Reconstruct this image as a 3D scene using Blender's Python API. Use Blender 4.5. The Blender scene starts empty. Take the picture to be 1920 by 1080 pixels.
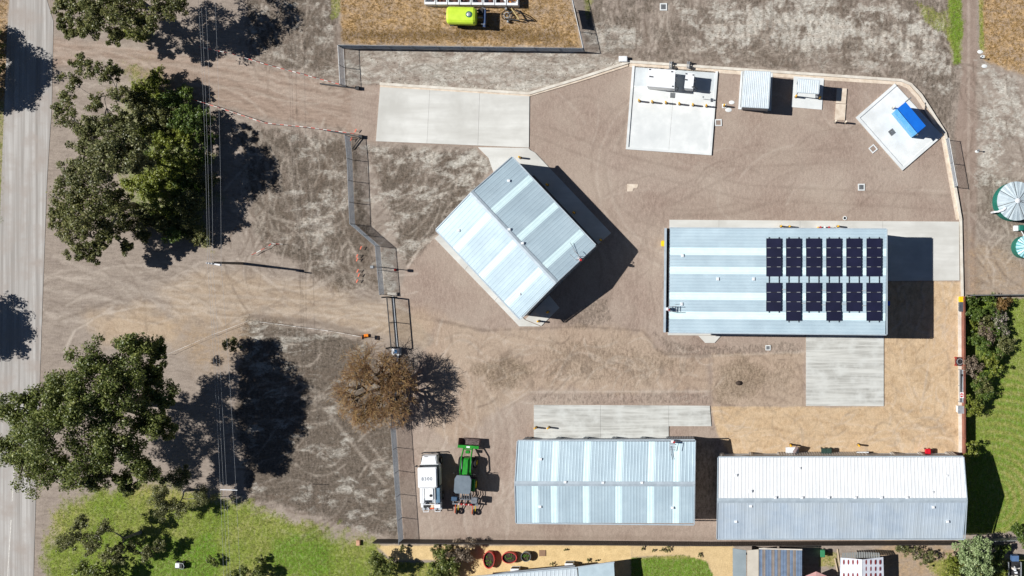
import bpy, math, random
import numpy as np
from mathutils import Vector, Matrix
random.seed(11)
rng = np.random.default_rng(11)
R = math.radians

# ------------------------------------------------------------------ scale
# The photograph looks straight down. One photo pixel = 0.0625 m on the ground;
# the drone hovers over photo pixel (NX, NY), CAMH metres up (lens shifted to the west).
S, NX, NY, CAMH = 0.0625, 1340.0, 520.0, 125.0

def P(px, py, z=0.0):
    k = S * (1.0 - z / CAMH)
    return Vector(((px - NX) * k, -(py - NY) * k, z))

# ------------------------------------------------------------------ camera
scene = bpy.context.scene
cam_d = bpy.data.cameras.new('camera')
cam = bpy.data.objects.new('camera', cam_d)
scene.collection.objects.link(cam)
cam.location = (0, 0, CAMH)
cam_d.sensor_width = 36.0
cam_d.lens = 36.0 * CAMH / (1920 * S)
cam_d.shift_x = (960 - NX) / 1920.0
cam_d.shift_y = -(540 - NY) / 1920.0
cam_d.clip_start = 1.0
cam_d.clip_end = 3000.0
scene.camera = cam

# ------------------------------------------------------------------ sky, sun, exposure
SUN_EL, SUN_SLOPE = R(46), 0.12
az = Vector((-1, SUN_SLOPE, 0)).normalized()
world = bpy.data.worlds.new('World')
scene.world = world
world.use_nodes = True
wn = world.node_tree
sky = wn.nodes.new('ShaderNodeTexSky')
sky.sky_type = 'NISHITA'
sky.sun_disc = False
sky.sun_elevation = SUN_EL
sky.sun_rotation = math.atan2(az.x, az.y)
sky.altitude = 200.0
sky.air_density = 0.55
sky.dust_density = 0.1
sky.ozone_density = 1.5
bg = wn.nodes['Background']
bg.inputs['Strength'].default_value = 0.05
wn.links.new(sky.outputs[0], bg.inputs[0])
sun_d = bpy.data.lights.new('sun', 'SUN')
sun = bpy.data.objects.new('sun', sun_d)
scene.collection.objects.link(sun)
sun_d.energy = 5.0
sun_d.angle = R(0.5)
sun_d.color = (1.0, 0.985, 0.955)
ldir = Vector((-az.x * math.cos(SUN_EL), -az.y * math.cos(SUN_EL), -math.sin(SUN_EL)))
sun.rotation_euler = ldir.to_track_quat('-Z', 'Y').to_euler()
sun.location = (-60, 10, 80)
vs = scene.view_settings
vs.view_transform = 'Standard'
vs.look = 'None'
vs.exposure = 0.13
vs.gamma = 1.0
vs.use_curve_mapping = False

# ------------------------------------------------------------------ helpers
COL = scene.collection

def lin(r, g, b):
    f = lambda c: c / 12.92 if c <= 0.04045 else ((c + 0.055) / 1.055) ** 2.4
    return (f(r / 255), f(g / 255), f(b / 255))

def col4(c):
    return (c[0], c[1], c[2], 1.0)

MATS = {}

def noise_node(nt, scale, detail=4, rough=0.55, stretch=None, rot=0.0):
    geo = nt.nodes.new('ShaderNodeNewGeometry')
    src = geo.outputs['Position']
    if stretch or rot:
        mp = nt.nodes.new('ShaderNodeMapping')
        mp.inputs['Rotation'].default_value = (0, 0, rot)
        if stretch:
            mp.inputs['Scale'].default_value = stretch
        nt.links.new(src, mp.inputs['Vector'])
        src = mp.outputs['Vector']
    n = nt.nodes.new('ShaderNodeTexNoise')
    n.inputs['Scale'].default_value = scale
    n.inputs['Detail'].default_value = detail
    n.inputs['Roughness'].default_value = rough
    nt.links.new(src, n.inputs['Vector'])
    return n

def ramp(nt, src, lo, hi):
    m = nt.nodes.new('ShaderNodeMapRange')
    m.inputs['From Min'].default_value = lo
    m.inputs['From Max'].default_value = hi
    nt.links.new(src, m.inputs['Value'])
    return m.outputs['Result']

def mix(nt, fac, a, b, mode='MIX'):
    m = nt.nodes.new('ShaderNodeMix')
    m.data_type = 'RGBA'
    m.blend_type = mode
    for sock, v in ((m.inputs[0], fac), (m.inputs[6], a), (m.inputs[7], b)):
        if isinstance(v, (int, float)):
            sock.default_value = v
        elif isinstance(v, tuple):
            sock.default_value = col4(v)
        else:
            nt.links.new(v, sock)
    return m.outputs[2]

def mathn(nt, op, a, b=None):
    m = nt.nodes.new('ShaderNodeMath')
    m.operation = op
    for i, v in enumerate((a, b)):
        if v is None:
            continue
        if isinstance(v, (int, float)):
            m.inputs[i].default_value = v
        else:
            nt.links.new(v, m.inputs[i])
    return m.outputs[0]

def mat(name, c1, c2=None, scale=3.0, lo=0.35, hi=0.65, rough=0.7, metal=0.0, bump=0.0,
        bscale=None, stretch=None, c3=None, scale3=0.4, vary=0.0, spec=0.4, trans=0.0, rot=0.0):
    if name in MATS:
        return MATS[name]
    m = bpy.data.materials.new(name)
    m.use_nodes = True
    nt = m.node_tree
    b = nt.nodes['Principled BSDF']
    b.inputs['Roughness'].default_value = rough
    b.inputs['Metallic'].default_value = metal
    b.inputs['Specular IOR Level'].default_value = spec
    c2 = c2 or tuple(x * 0.86 for x in c1)
    n = noise_node(nt, scale, 5, 0.6, stretch, rot)
    out = mix(nt, ramp(nt, n.outputs['Fac'], lo, hi), c1, c2)
    if c3:
        n3 = noise_node(nt, scale3, 4, 0.6, None)
        out = mix(nt, ramp(nt, n3.outputs['Fac'], 0.45, 0.7), out, c3)
    if vary:
        oi = nt.nodes.new('ShaderNodeObjectInfo')
        hs = nt.nodes.new('ShaderNodeHueSaturation')
        nt.links.new(mathn(nt, 'MULTIPLY_ADD', oi.outputs['Random'], vary), hs.inputs['Value'])
        hs.inputs['Value'].links[0].from_node.inputs[2].default_value = 1 - vary / 2
        nt.links.new(out, hs.inputs['Color'])
        out = hs.outputs['Color']
    nt.links.new(out, b.inputs['Base Color'])
    if bump:
        nb = noise_node(nt, bscale or scale * 3, 4, 0.6, stretch, rot)
        bp = nt.nodes.new('ShaderNodeBump')
        bp.inputs['Strength'].default_value = bump
        bp.inputs['Distance'].default_value = 0.05
        nt.links.new(nb.outputs['Fac'], bp.inputs['Height'])
        nt.links.new(bp.outputs[0], b.inputs['Normal'])
    MATS[name] = m
    return m

def wloc(o):
    v = Vector((0, 0, 0))
    while o is not None:
        v += o.location
        o = o.parent
    return v

class MB:
    """collects geometry in world coordinates; build() links it as one mesh object"""
    def __init__(s):
        s.v, s.f = [], []
    def add(s, vs_, fs):
        n = len(s.v)
        s.v += [tuple(v) for v in vs_]
        s.f += [tuple(i + n for i in f) for f in fs]
        return s
    def bx(s, x0, x1, y0, y1, z0, z1):
        return s.add([(x0, y0, z0), (x1, y0, z0), (x1, y1, z0), (x0, y1, z0),
                      (x0, y0, z1), (x1, y0, z1), (x1, y1, z1), (x0, y1, z1)],
                     [(0, 3, 2, 1), (4, 5, 6, 7), (0, 1, 5, 4), (1, 2, 6, 5), (2, 3, 7, 6), (3, 0, 4, 7)])
    def cbx(s, x0, x1, y0, y1, z0, z1, c=0.05):
        """box with chamfered upright corners and a chamfered top rim"""
        def ring(ix, z):
            a, b_, e, d = x0 + ix, x1 - ix, y0 + ix, y1 - ix
            return [(a + c, e, z), (b_ - c, e, z), (b_, e + c, z), (b_, d - c, z),
                    (b_ - c, d, z), (a + c, d, z), (a, d - c, z), (a, e + c, z)]
        vs_ = ring(0, z0) + ring(0, z1 - c) + ring(c, z1)
        fs = [tuple(range(7, -1, -1)), tuple(range(16, 24))]
        for k in (0, 8):
            fs += [(k + i, k + (i + 1) % 8, k + 8 + (i + 1) % 8, k + 8 + i) for i in range(8)]
        return s.add(vs_, fs)
    def prism(s, poly, z0, z1):
        a = sum(poly[i][0] * poly[(i + 1) % len(poly)][1] - poly[(i + 1) % len(poly)][0] * poly[i][1] for i in range(len(poly)))
        p = list(poly) if a > 0 else list(poly)[::-1]
        n = len(p)
        return s.add([(q[0], q[1], z0) for q in p] + [(q[0], q[1], z1) for q in p],
                     [tuple(range(n - 1, -1, -1)), tuple(range(n, 2 * n))] +
                     [(i, (i + 1) % n, n + (i + 1) % n, n + i) for i in range(n)])
    def obar(s, a, b, w, h, up=Vector((0, 0, 1))):
        """rectangular bar from a to b, w across, h along up, centred"""
        a, b = Vector(a), Vector(b)
        d = (b - a).normalized()
        if abs(d.dot(up)) > 0.95:
            up = Vector((0, 1, 0))
        x = d.cross(up).normalized()
        y = x.cross(d).normalized()
        q = [-x * w / 2 - y * h / 2, x * w / 2 - y * h / 2, x * w / 2 + y * h / 2, -x * w / 2 + y * h / 2]
        return s.add([a + t for t in q] + [b + t for t in q],
                     [(3, 2, 1, 0), (4, 5, 6, 7), (0, 1, 5, 4), (1, 2, 6, 5), (2, 3, 7, 6), (3, 0, 4, 7)])
    def tube(s, pts, r, seg=6):
        pts = [Vector(p) for p in pts]
        rr = r if isinstance(r, (list, tuple)) else [r] * len(pts)
        n0 = len(s.v)
        for i, p in enumerate(pts):
            d = (pts[min(i + 1, len(pts) - 1)] - pts[max(i - 1, 0)]).normalized()
            u = Vector((0, 0, 1)) if abs(d.z) < 0.9 else Vector((0, 1, 0))
            x = d.cross(u).normalized()
            y = x.cross(d)
            for k in range(seg):
                t = 2 * math.pi * k / seg
                s.v.append(tuple(p + (x * math.cos(t) + y * math.sin(t)) * rr[i]))
        for i in range(len(pts) - 1):
            for k in range(seg):
                a, b = n0 + i * seg + k, n0 + i * seg + (k + 1) % seg
                s.f.append((a, b, b + seg, a + seg))
        s.f.append(tuple(n0 + k for k in range(seg - 1, -1, -1)))
        s.f.append(tuple(n0 + (len(pts) - 1) * seg + k for k in range(seg)))
        return s
    def lathe(s, c, prof, seg=24, sx=1.0, sy=1.0):
        """profile [(r, z)...] turned about the upright axis through c"""
        n0 = len(s.v)
        for r, z in prof:
            for k in range(seg):
                t = 2 * math.pi * k / seg
                s.v.append((c[0] + r * sx * math.cos(t), c[1] + r * sy * math.sin(t), c[2] + z))
        for i in range(len(prof) - 1):
            for k in range(seg):
                a, b = n0 + i * seg + k, n0 + i * seg + (k + 1) % seg
                s.f.append((a, b, b + seg, a + seg))
        s.f.append(tuple(n0 + (len(prof) - 1) * seg + k for k in range(seg)))
        return s
    def wheel(s, c, r, w, seg=16):
        """solid of a wheel whose axle runs along x"""
        prof = [(-w / 2, r * 0.55), (-w / 2, r * 0.88), (-w * 0.36, r), (w * 0.36, r), (w / 2, r * 0.88), (w / 2, r * 0.55)]
        n0 = len(s.v)
        for x, q in prof:
            for k in range(seg):
                t = 2 * math.pi * k / seg
                s.v.append((c[0] + x, c[1] + q * math.cos(t), c[2] + q * math.sin(t)))
        for i in range(len(prof) - 1):
            for k in range(seg):
                a, b = n0 + i * seg + k, n0 + i * seg + (k + 1) % seg
                s.f.append((a, a + seg, b + seg, b))
        return s
    def build(s, name, m, parent=None, smooth=False):
        me = bpy.data.meshes.new(name)
        if parent is not None:
            o0 = wloc(parent)
        else:
            xs, ys, zs = zip(*s.v)
            o0 = Vector(((min(xs) + max(xs)) / 2, (min(ys) + max(ys)) / 2, min(zs)))
        me.from_pydata([(v[0] - o0.x, v[1] - o0.y, v[2] - o0.z) for v in s.v], [], s.f)
        me.materials.append(m)
        if smooth:
            me.polygons.foreach_set('use_smooth', [True] * len(me.polygons))
        o = bpy.data.objects.new(name, me)
        if parent is not None:
            o.parent = parent
        else:
            o.location = o0
        COL.objects.link(o)
        return o

def tag(o, label, cat, group=None):
    o['label'], o['category'] = label, cat
    if group:
        o['group'] = group
    return o

def thing(name, label, cat, loc=(0, 0, 0), group=None, rz=0.0):
    o = bpy.data.objects.new(name, None)
    o.empty_display_size = 0.3
    o.location = loc
    o.rotation_euler = (0, 0, rz)
    COL.objects.link(o)
    return tag(o, label, cat, group)

def struct(o, kind='structure'):
    o['kind'] = kind
    return o

def copy_tree(o, parent=None):
    c = o.copy()
    c.parent = parent
    COL.objects.link(c)
    for ch in list(o.children):
        copy_tree(ch, c)
    return c

def dup(root, loc, rz, label, first):
    """places the first thing itself, then copies of it"""
    o = root if first else copy_tree(root)
    o.location = loc
    o.rotation_euler = (0, 0, rz)
    o['label'] = label
    return o

# ------------------------------------------------------------------ numpy noise
_tab = rng.random((256, 256))

def vnoise(x, y, seed=0):
    x = x + seed * 17.13
    y = y + seed * 9.71
    xi, yi = np.floor(x).astype(int), np.floor(y).astype(int)
    fx, fy = x - xi, y - yi
    fx, fy = fx * fx * (3 - 2 * fx), fy * fy * (3 - 2 * fy)
    a = _tab[xi & 255, yi & 255]
    b = _tab[(xi + 1) & 255, yi & 255]
    c = _tab[xi & 255, (yi + 1) & 255]
    d = _tab[(xi + 1) & 255, (yi + 1) & 255]
    return (a * (1 - fx) + b * fx) * (1 - fy) + (c * (1 - fx) + d * fx) * fy

def fbm(x, y, sc, octv=4, seed=0):
    t, amp, tot = 0.0, 1.0, 0.0
    x, y = x / sc, y / sc
    for k in range(octv):
        t = t + amp * vnoise(x, y, seed + k * 3)
        tot += amp
        amp *= 0.55
        x, y = x * 2.03, y * 2.03
    return t / tot

def sstep(v, lo, hi):
    t = np.clip((v - lo) / (hi - lo), 0, 1)
    return t * t * (3 - 2 * t)

def poly_sd(X, Y, poly):
    """signed distance in photo pixels, positive inside"""
    d = np.full(X.shape, 1e9)
    ins = np.zeros(X.shape, bool)
    n = len(poly)
    for i in range(n):
        x0, y0 = poly[i]
        x1, y1 = poly[(i + 1) % n]
        ex, ey = x1 - x0, y1 - y0
        t = np.clip(((X - x0) * ex + (Y - y0) * ey) / (ex * ex + ey * ey + 1e-9), 0, 1)
        d = np.minimum(d, np.hypot(X - x0 - t * ex, Y - y0 - t * ey))
        cr = ((y0 <= Y) & (y1 > Y)) | ((y1 <= Y) & (y0 > Y))
        with np.errstate(divide='ignore', invalid='ignore'):
            xi = x0 + (Y - y0) / (y1 - y0 + 1e-12) * ex
        ins ^= cr & (X < xi)
    return np.where(ins, d, -d)

def line_d(X, Y, pts):
    d = np.full(X.shape, 1e9)
    for (x0, y0), (x1, y1) in zip(pts[:-1], pts[1:]):
        ex, ey = x1 - x0, y1 - y0
        t = np.clip(((X - x0) * ex + (Y - y0) * ey) / (ex * ex + ey * ey + 1e-9), 0, 1)
        d = np.minimum(d, np.hypot(X - x0 - t * ex, Y - y0 - t * ey))
    return d

# ------------------------------------------------------------------ ground
def axis(lo, hi, step, far):
    a = list(np.arange(lo, hi + step / 2, step))
    g, v, l, h = step, [], a[0], a[-1]
    left, right = [], []
    while l > -far:
        g *= 1.5
        l -= g
        h += g
        left.append(l)
        right.append(h)
    return np.array(left[::-1] + a + right)

gx = axis(-85.5, 38.0, 0.15, 1400)
gy = axis(-36.5, 34.5, 0.15, 1400)
GX, GY = np.meshgrid(gx, gy)
PX, PY = GX / S + NX, -GY / S + NY          # ground position in photo pixels
n1 = fbm(PX, PY, 40, 4, 1) - 0.5
n2 = fbm(PX, PY, 12, 3, 5) - 0.5
n3 = fbm(PX, PY, 90, 4, 9)
n4 = fbm(PX, PY, 22, 4, 13)
n5 = fbm(PX, PY, 6, 3, 17)
n6 = fbm(PX * .55 + PY * .25, PY * 1.1, 24, 4, 51)           # smeared one way, like graded soil

mot = sstep(0.30 * n4 + 0.30 * n5 + 0.40 * n6, 0.40, 0.62)          # crisp mottling of bared subsoil

def zone(poly, soft=5, amp=25, fine=10):
    sd = poly_sd(PX, PY, poly) + n1 * amp + n2 * fine
    return sstep(sd, -soft, soft)

def stroke(pts, w, soft=3, amp=5):
    return 1 - sstep(line_d(PX, PY, pts) + n2 * amp, w - soft, w + soft)

yard = zone([(655, 165), (712, 160), (993, 178), (1180, 120), (1690, 153), (1720, 176), (1772, 252), (1802, 412), (1805, 1018),
             (755, 1018), (742, 800), (790, 660), (815, 640), (745, 560), (765, 490), (818, 440), (930, 310), (893, 276), (705, 266), (660, 250)], 3, 5, 4)
drive_up = zone([(95, 75), (200, 80), (300, 100), (400, 105), (640, 162), (715, 160), (705, 268), (640, 245), (430, 205), (300, 165), (200, 110), (95, 130)], 8, 16, 8)
tan = np.maximum.reduce([
    zone([(390, 500), (560, 530), (690, 560), (735, 575), (800, 585), (825, 600), (800, 650), (690, 628), (600, 605), (470, 590), (330, 620), (300, 540)], 22, 30, 14) * 0.36,
    zone([(160, 590), (250, 570), (330, 600), (330, 650), (200, 640)], 22, 40, 14) * 0.5,
    zone([(822, 598), (905, 620), (1000, 616), (1095, 612), (1205, 620), (1232, 655), (1250, 664), (1330, 668), (1330, 735), (1010, 732), (945, 760), (860, 830), (800, 800), (800, 660)], 9, 16, 14) * 0.24,
    zone([(1335, 664), (1508, 660), (1508, 762), (1335, 762)], 3, 6, 6) * 0.25,
    zone([(1333, 762), (1510, 763), (1658, 763), (1658, 528), (1801, 528), (1804, 852), (1372, 858), (1345, 812)], 2, 4, 3),
])
sand = np.maximum.reduce([
    zone([(646, 92), (1098, 97), (1180, 116), (993, 174), (713, 158), (646, 162)], 4, 8, 6) * (0.45 + 0.5 * mot),
    zone([(1290, 20), (1500, -20), (1760, 20), (1795, 130), (1770, 180), (1700, 120), (1500, 110), (1300, 105)], 25, 60, 30) * (0.10 + 0.95 * mot),
    zone([(1095, 60), (1170, 40), (1200, 80), (1120, 110)], 15, 40, 20) * 0.6,
    zone([(1835, 110), (1930, 160), (1930, 360), (1835, 340)], 12, 25, 20) * (0.05 + 0.85 * mot),
    zone([(430, 235), (660, 258), (700, 275), (720, 300), (720, 540), (660, 550), (480, 460)], 12, 30, 20) * (0.30 * sstep(n6 + n3 * 0.5, 0.66, 0.98) + 0.30 * mot * n3),
    zone([(700, 275), (890, 282), (930, 310), (820, 440), (765, 500), (720, 520), (690, 400)], 8, 16, 15) * (0.5 * sstep(n6 + n3 * 0.4, 0.6, 0.92) + 0.35 * mot),
    zone([(455, 590), (690, 640), (740, 800), (752, 1010), (600, 970), (470, 930)], 12, 30, 20) * (0.36 * sstep(n6 + n3 * 0.5, 0.66, 0.98) + 0.25 * mot * n3),
    zone([(470, -30), (620, -30), (636, 150), (480, 110)], 12, 30, 20) * mot * n3 * 0.9,
    zone([(704, 470), (740, 470), (745, 548), (715, 550)], 4, 6, 6) * 0.7,
])
dark = np.maximum.reduce([
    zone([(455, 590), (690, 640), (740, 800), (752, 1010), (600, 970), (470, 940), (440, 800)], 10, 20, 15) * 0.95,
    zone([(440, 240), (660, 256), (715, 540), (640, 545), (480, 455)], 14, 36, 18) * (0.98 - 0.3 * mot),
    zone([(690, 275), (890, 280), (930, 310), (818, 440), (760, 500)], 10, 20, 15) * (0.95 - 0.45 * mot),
    zone([(460, -30), (630, -30), (636, 150), (470, 110)], 10, 30, 15) * (0.95 - 0.35 * mot),
    zone([(1100, -30), (1800, -30), (1800, 130), (1775, 240), (1690, 148), (1180, 112), (1100, 90)], 8, 16, 12) * (0.75 - 0.55 * mot),
    zone([(1700, 130), (1800, 150), (1785, 260), (1740, 190)], 10, 30, 15) * 0.6,
    zone([(1110, 570), (1140, 560), (1145, 600), (1090, 618), (1045, 605)], 6, 20, 10) * 0.45,
    zone([(1225, 625), (1260, 640), (1340, 650), (1470, 640), (1505, 650), (1500, 668), (1260, 668)], 4, 10, 8) * 0.40,
    zone([(1000, 735), (1330, 735), (1330, 758), (985, 758), (960, 800)], 3, 6, 4) * 0.25,
    zone([(1300, 825), (1350, 830), (1345, 970), (1302, 970)], 8, 20, 10) * 0.35,
    zone([(1835, 330), (1930, 335), (1930, 470), (1850, 420)], 8, 20, 14) * 0.55,
    stroke([(1850, 400), (1870, 430), (1895, 470), (1930, 500)], 22, 10, 20) * 0.3,
    zone([(1342, 690), (1400, 668), (1450, 700), (1410, 750), (1345, 750)], 16, 40, 15) * 0.65,
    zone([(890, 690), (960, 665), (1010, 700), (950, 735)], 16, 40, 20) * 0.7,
    zone([(1450, 680), (1490, 680), (1490, 740), (1440, 730)], 14, 30, 15) * 0.35,
    zone([(1030, 640), (1190, 640), (1300, 680), (1190, 715), (1030, 710)], 22, 60, 30) * 0.42,
])
ochre = np.maximum.reduce([
    zone([(636, -30), (1062, -30), (1092, 90), (640, 82)], 4, 6, 6),
    zone([(1838, -30), (1940, -30), (1940, 150), (1846, 112)], 5, 8, 6),
    zone([(1815, 440), (1940, 500), (1940, 552), (1815, 552)], 14, 30, 10) * 0.35,
    zone([(330, 612), (470, 590), (450, 680), (370, 700)], 22, 40, 20) * 0.35,
    zone([(1640, 1022), (1800, 1022), (1790, 1080), (1640, 1100)], 12, 30, 12) * 0.6,
    zone([(-60, -30), (16, -30), (8, 200), (-60, 200)], 4, 8, 6) * 0.9,
])
grass = np.maximum.reduce([
    zone([(90, 960), (130, 935), (290, 905), (430, 935), (520, 965), (590, 975), (640, 1005), (705, 1020), (700, 1100), (88, 1100)], 20, 40, 24),
    zone([(1778, -30), (1802, -30), (1803, 118), (1788, 122), (1775, 60)], 5, 10, 8),
    zone([(1720, 5), (1780, 20), (1775, 60), (1735, 40)], 10, 30, 14) * 0.7,
    zone([(1834, -30), (1842, -30), (1845, 95), (1838, 95)], 2, 4, 3) * 0.9,
    zone([(1811, 560), (1940, 558), (1940, 985), (1880, 1000), (1811, 1000)], 3, 6, 4),
    zone([(1183, 1046), (1280, 1040), (1325, 1052), (1345, 1100), (1183, 1100)], 2, 3, 2),
    zone([(705, 1030), (735, 1055), (830, 1055), (850, 1100), (690, 1100)], 3, 4, 4),
    zone([(1536, 1035), (1570, 1035), (1570, 1062), (1536, 1062)], 3, 4, 4) * 0.8,
    zone([(1740, 1055), (1800, 1040), (1940, 1050), (1940, 1100), (1770, 1100)], 8, 20, 10) * 0.9,
    zone([(240, 130), (330, 150), (390, 200), (395, 470), (260, 420), (230, 300)], 30, 70, 40) * 0.6,
    zone([(225, 50), (285, 55), (275, 78), (225, 70)], 8, 14, 8) * 0.8,
    zone([(1085, -30), (1120, -30), (1100, 40)], 6, 16, 8) * 0.7,
    zone([(618, -30), (638, -30), (636, 30), (622, 40)], 4, 8, 6) * 0.7,
    zone([(-60, 190), (8, 190), (4, 420), (-60, 420)], 3, 6, 4) * 0.6,
])
green = np.maximum.reduce([                                   # lusher patches of the same grass
    zone([(500, 1000), (590, 990), (660, 1060), (520, 1100)], 25, 60, 20),
    zone([(240, 1010), (400, 1000), (420, 1100), (240, 1100)], 25, 50, 20),
    zone([(1183, 1046), (1345, 1046), (1345, 1100), (1183, 1100)], 4, 6, 4),
    zone([(1811, 840), (1905, 850), (1890, 1000), (1811, 1000)], 25, 50, 20) * 1.0,
    zone([(1811, 556), (1940, 556), (1940, 1000), (1811, 1000)], 6, 10, 6) * 0.65,
    zone([(100, 930), (500, 950), (700, 1020), (700, 1100), (90, 1100)], 25, 60, 20) * 0.45,
    zone([(1778, -30), (1803, -30), (1803, 125), (1785, 120)], 5, 10, 8) * 0.8,
    zone([(240, 150), (395, 200), (395, 400), (240, 400)], 20, 40, 20) * 0.8,
])
gsand = np.maximum.reduce([                                   # yellow sand of the gardens behind the fence
    zone([(706, 1023), (1185, 1023), (1182, 1100), (850, 1100), (815, 1050), (735, 1050)], 2, 3, 2),
    zone([(1185, 1023), (1375, 1023), (1375, 1100), (1345, 1100), (1325, 1055), (1280, 1042), (1183, 1045)], 3, 5, 3) * 0.85,
])
path = zone([(1804, -30), (1830, -30), (1832, 120), (1830, 550), (1806, 550), (1795, 360), (1790, 250), (1805, 130)], 3, 6, 4) * 0.9
# wheel marks: pale arcs and dark scuffs
light = np.maximum.reduce([
    stroke([(120, 660), (140, 620), (190, 590), (260, 575)], 2.2, 2, 6) * 0.7,
    stroke([(100, 480), (200, 520), (300, 560), (420, 570), (600, 590)], 3, 3, 8) * 0.35,
    stroke([(330, 120), (470, 150), (640, 190)], 4, 4, 8) * 0.3,
    stroke([(100, 100), (200, 95), (380, 115), (640, 175)], 3, 3, 8) * 0.35,
    stroke([(440, 240), (500, 300), (505, 380), (480, 440)], 3, 3, 6) * 0.5,
    stroke([(470, 235), (540, 300), (560, 420)], 3, 3, 6) * 0.35,
    stroke([(765, 500), (790, 460), (818, 442)], 2.5, 2, 4) * 0.8,
    stroke([(960, 800), (958, 900), (950, 1000)], 3, 3, 8) * 0.3,
    stroke([(945, 765), (990, 735), (1330, 734)], 2, 2, 3) * 0.5,
    stroke([(818, 646), (822, 620), (830, 598)], 2, 2, 4) * 0.5,
    stroke([(1255, 668), (1330, 668), (1508, 660)], 2, 2, 4) * 0.4,
    stroke([(1150, 290), (1160, 330), (1400, 350), (1700, 330)], 22, 18, 30) * 0.16,
    stroke([(1816, 0), (1816, 540)], 2, 2, 4) * 0.4,
])
scuf = np.maximum.reduce([
    stroke([(110, 600), (140, 590), (220, 560)], 3, 3, 6) * 0.5,
    stroke([(230, 490), (270, 560), (275, 620)], 2.5, 2, 4) * 0.4,
    stroke([(355, 560), (390, 510)], 2, 2, 4) * 0.4,
    stroke([(460, 240), (485, 320), (470, 430)], 3, 3, 6) * 0.4,
    stroke([(650, 260), (660, 430), (706, 465), (710, 545)], 6, 4, 6) * 0.4,
    stroke([(640, 505), (690, 490), (705, 560), (660, 562)], 10, 8, 10) * 0.5,
    stroke([(470, 592), (600, 606), (690, 630)], 5, 4, 6) * 0.7,
    stroke([(640, 66), (800, 66), (960, 62), (1040, 70)], 9, 8, 14) * 0.7,
    stroke([(1660, 92), (1540, 100), (1300, 112)], 6, 5, 10) * 0.35,
    stroke([(1820, 300), (1825, 420), (1835, 550)], 5, 5, 6) * 0.25,
    stroke([(820, 600), (905, 620), (1000, 616), (1095, 612), (1205, 620), (1232, 655), (1250, 664), (1330, 668)], 2.2, 2, 7) * 0.6,
    stroke([(1330, 668), (1333, 760)], 2, 2, 3) * 0.4,
    stroke([(1050, 600), (1120, 585), (1140, 550)], 9, 8, 14) * 0.4,
    stroke([(700, 1015), (900, 1006), (1300, 1010), (1790, 1012)], 4, 4, 8) * 0.35,
    stroke([(1808, 360), (1815, 450), (1812, 545)], 4, 4, 6) * 0.5,
    stroke([(1440, 380), (1380, 400), (1262, 405)], 4, 4, 8) * 0.3,
    stroke([(1160, 270), (1168, 250), (1178, 200)], 4, 4, 8) * 0.4,
    sstep(fbm(PX + 14 * n1, PY * 0.6, 16, 3, 31), 0.6, 0.78) * zone([(830, 610), (1330, 665), (1330, 730), (1000, 730), (900, 760), (830, 700)], 10, 10, 10) * 0.6,
    sstep(fbm(PX, PY, 20, 3, 41), 0.62, 0.8) * yard * 0.12,
])
green = np.clip(green + .35 * np.sin(np.hypot(PX - 1862, PY - 940) * .42 + 3 * n1) * zone([(1850, 700), (1940, 700), (1940, 1000), (1850, 1000)], 30, 20, 10), 0, 1)
# twin wheel ruts across the yard and drives
def ruts(pts, gauge=13, w=2.0, k=.5):
    out = np.zeros(PX.shape)
    for sg in (-1, 1):
        q = []
        for i, (x, y) in enumerate(pts):
            x0, y0 = pts[max(i - 1, 0)]
            x1, y1 = pts[min(i + 1, len(pts) - 1)]
            l = math.hypot(x1 - x0, y1 - y0)
            q.append((x - (y1 - y0) / l * gauge * sg, y + (x1 - x0) / l * gauge * sg))
        out = np.maximum(out, stroke(q, w, 2.0, 5) * k)
    return out * (.35 + .9 * n4)
def arc(cx, cy, r, a0, a1, n=9):
    return [(cx + r * math.cos(R(a0 + (a1 - a0) * i / n)), cy + r * math.sin(R(a0 + (a1 - a0) * i / n))) for i in range(n + 1)]
scuf = np.maximum.reduce([scuf, ruts([(85, 560), (250, 535), (480, 545), (735, 600), (950, 640), (1200, 690)], k=.30), ruts([(85, 480), (200, 510), (420, 545), (735, 610)], k=.22),
    ruts([(95, 110), (300, 125), (500, 160), (700, 210)], k=.35), ruts([(90, 150), (200, 110), (420, 150), (700, 200)], k=.25), ruts(arc(1250, 310, 130, 100, 260), k=.30), ruts(arc(1420, 310, 90, 20, 170), k=.22),
    ruts([(1000, 240), (1150, 300), (1400, 360), (1780, 380)], k=.30), ruts([(1200, 620), (1210, 480), (1240, 380), (1400, 300), (1600, 290)], k=.32), ruts(arc(1000, 780, 110, 170, 280), k=.28),
    ruts([(870, 960), (880, 860), (930, 760), (1060, 690), (1330, 700)], k=.35), ruts([(1400, 800), (1560, 790), (1720, 700), (1730, 560)], k=.25), ruts([(1420, 850), (1500, 800), (1700, 800)], k=.2),
    ruts(arc(600, 330, 110, 60, 200), k=.5), ruts([(445, 260), (520, 330), (540, 440), (510, 500)], k=.5), ruts([(720, 290), (790, 330), (810, 420), (770, 480)], k=.4),
    ruts([(1130, 200), (1150, 260), (1140, 420), (1180, 560)], k=.2), ruts([(1540, 400), (1600, 330), (1560, 270)], k=.22)])
light = np.maximum.reduce([light, ruts([(85, 530), (260, 560), (480, 570), (735, 590)], 12, 3, .5), ruts([(95, 90), (330, 110), (640, 185)], 12, 3, .4), ruts(arc(1300, 330, 170, 90, 250), 12, 2.5, .3),
    ruts(arc(560, 300, 130, 40, 150), 12, 2.5, .6), ruts([(480, 250), (470, 330), (500, 430)], 10, 2.5, .6), ruts([(500, 700), (620, 760), (730, 900)], 12, 3, .5), ruts([(1320, 60), (1500, 50), (1760, 90)], 12, 3, .5)])
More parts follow.
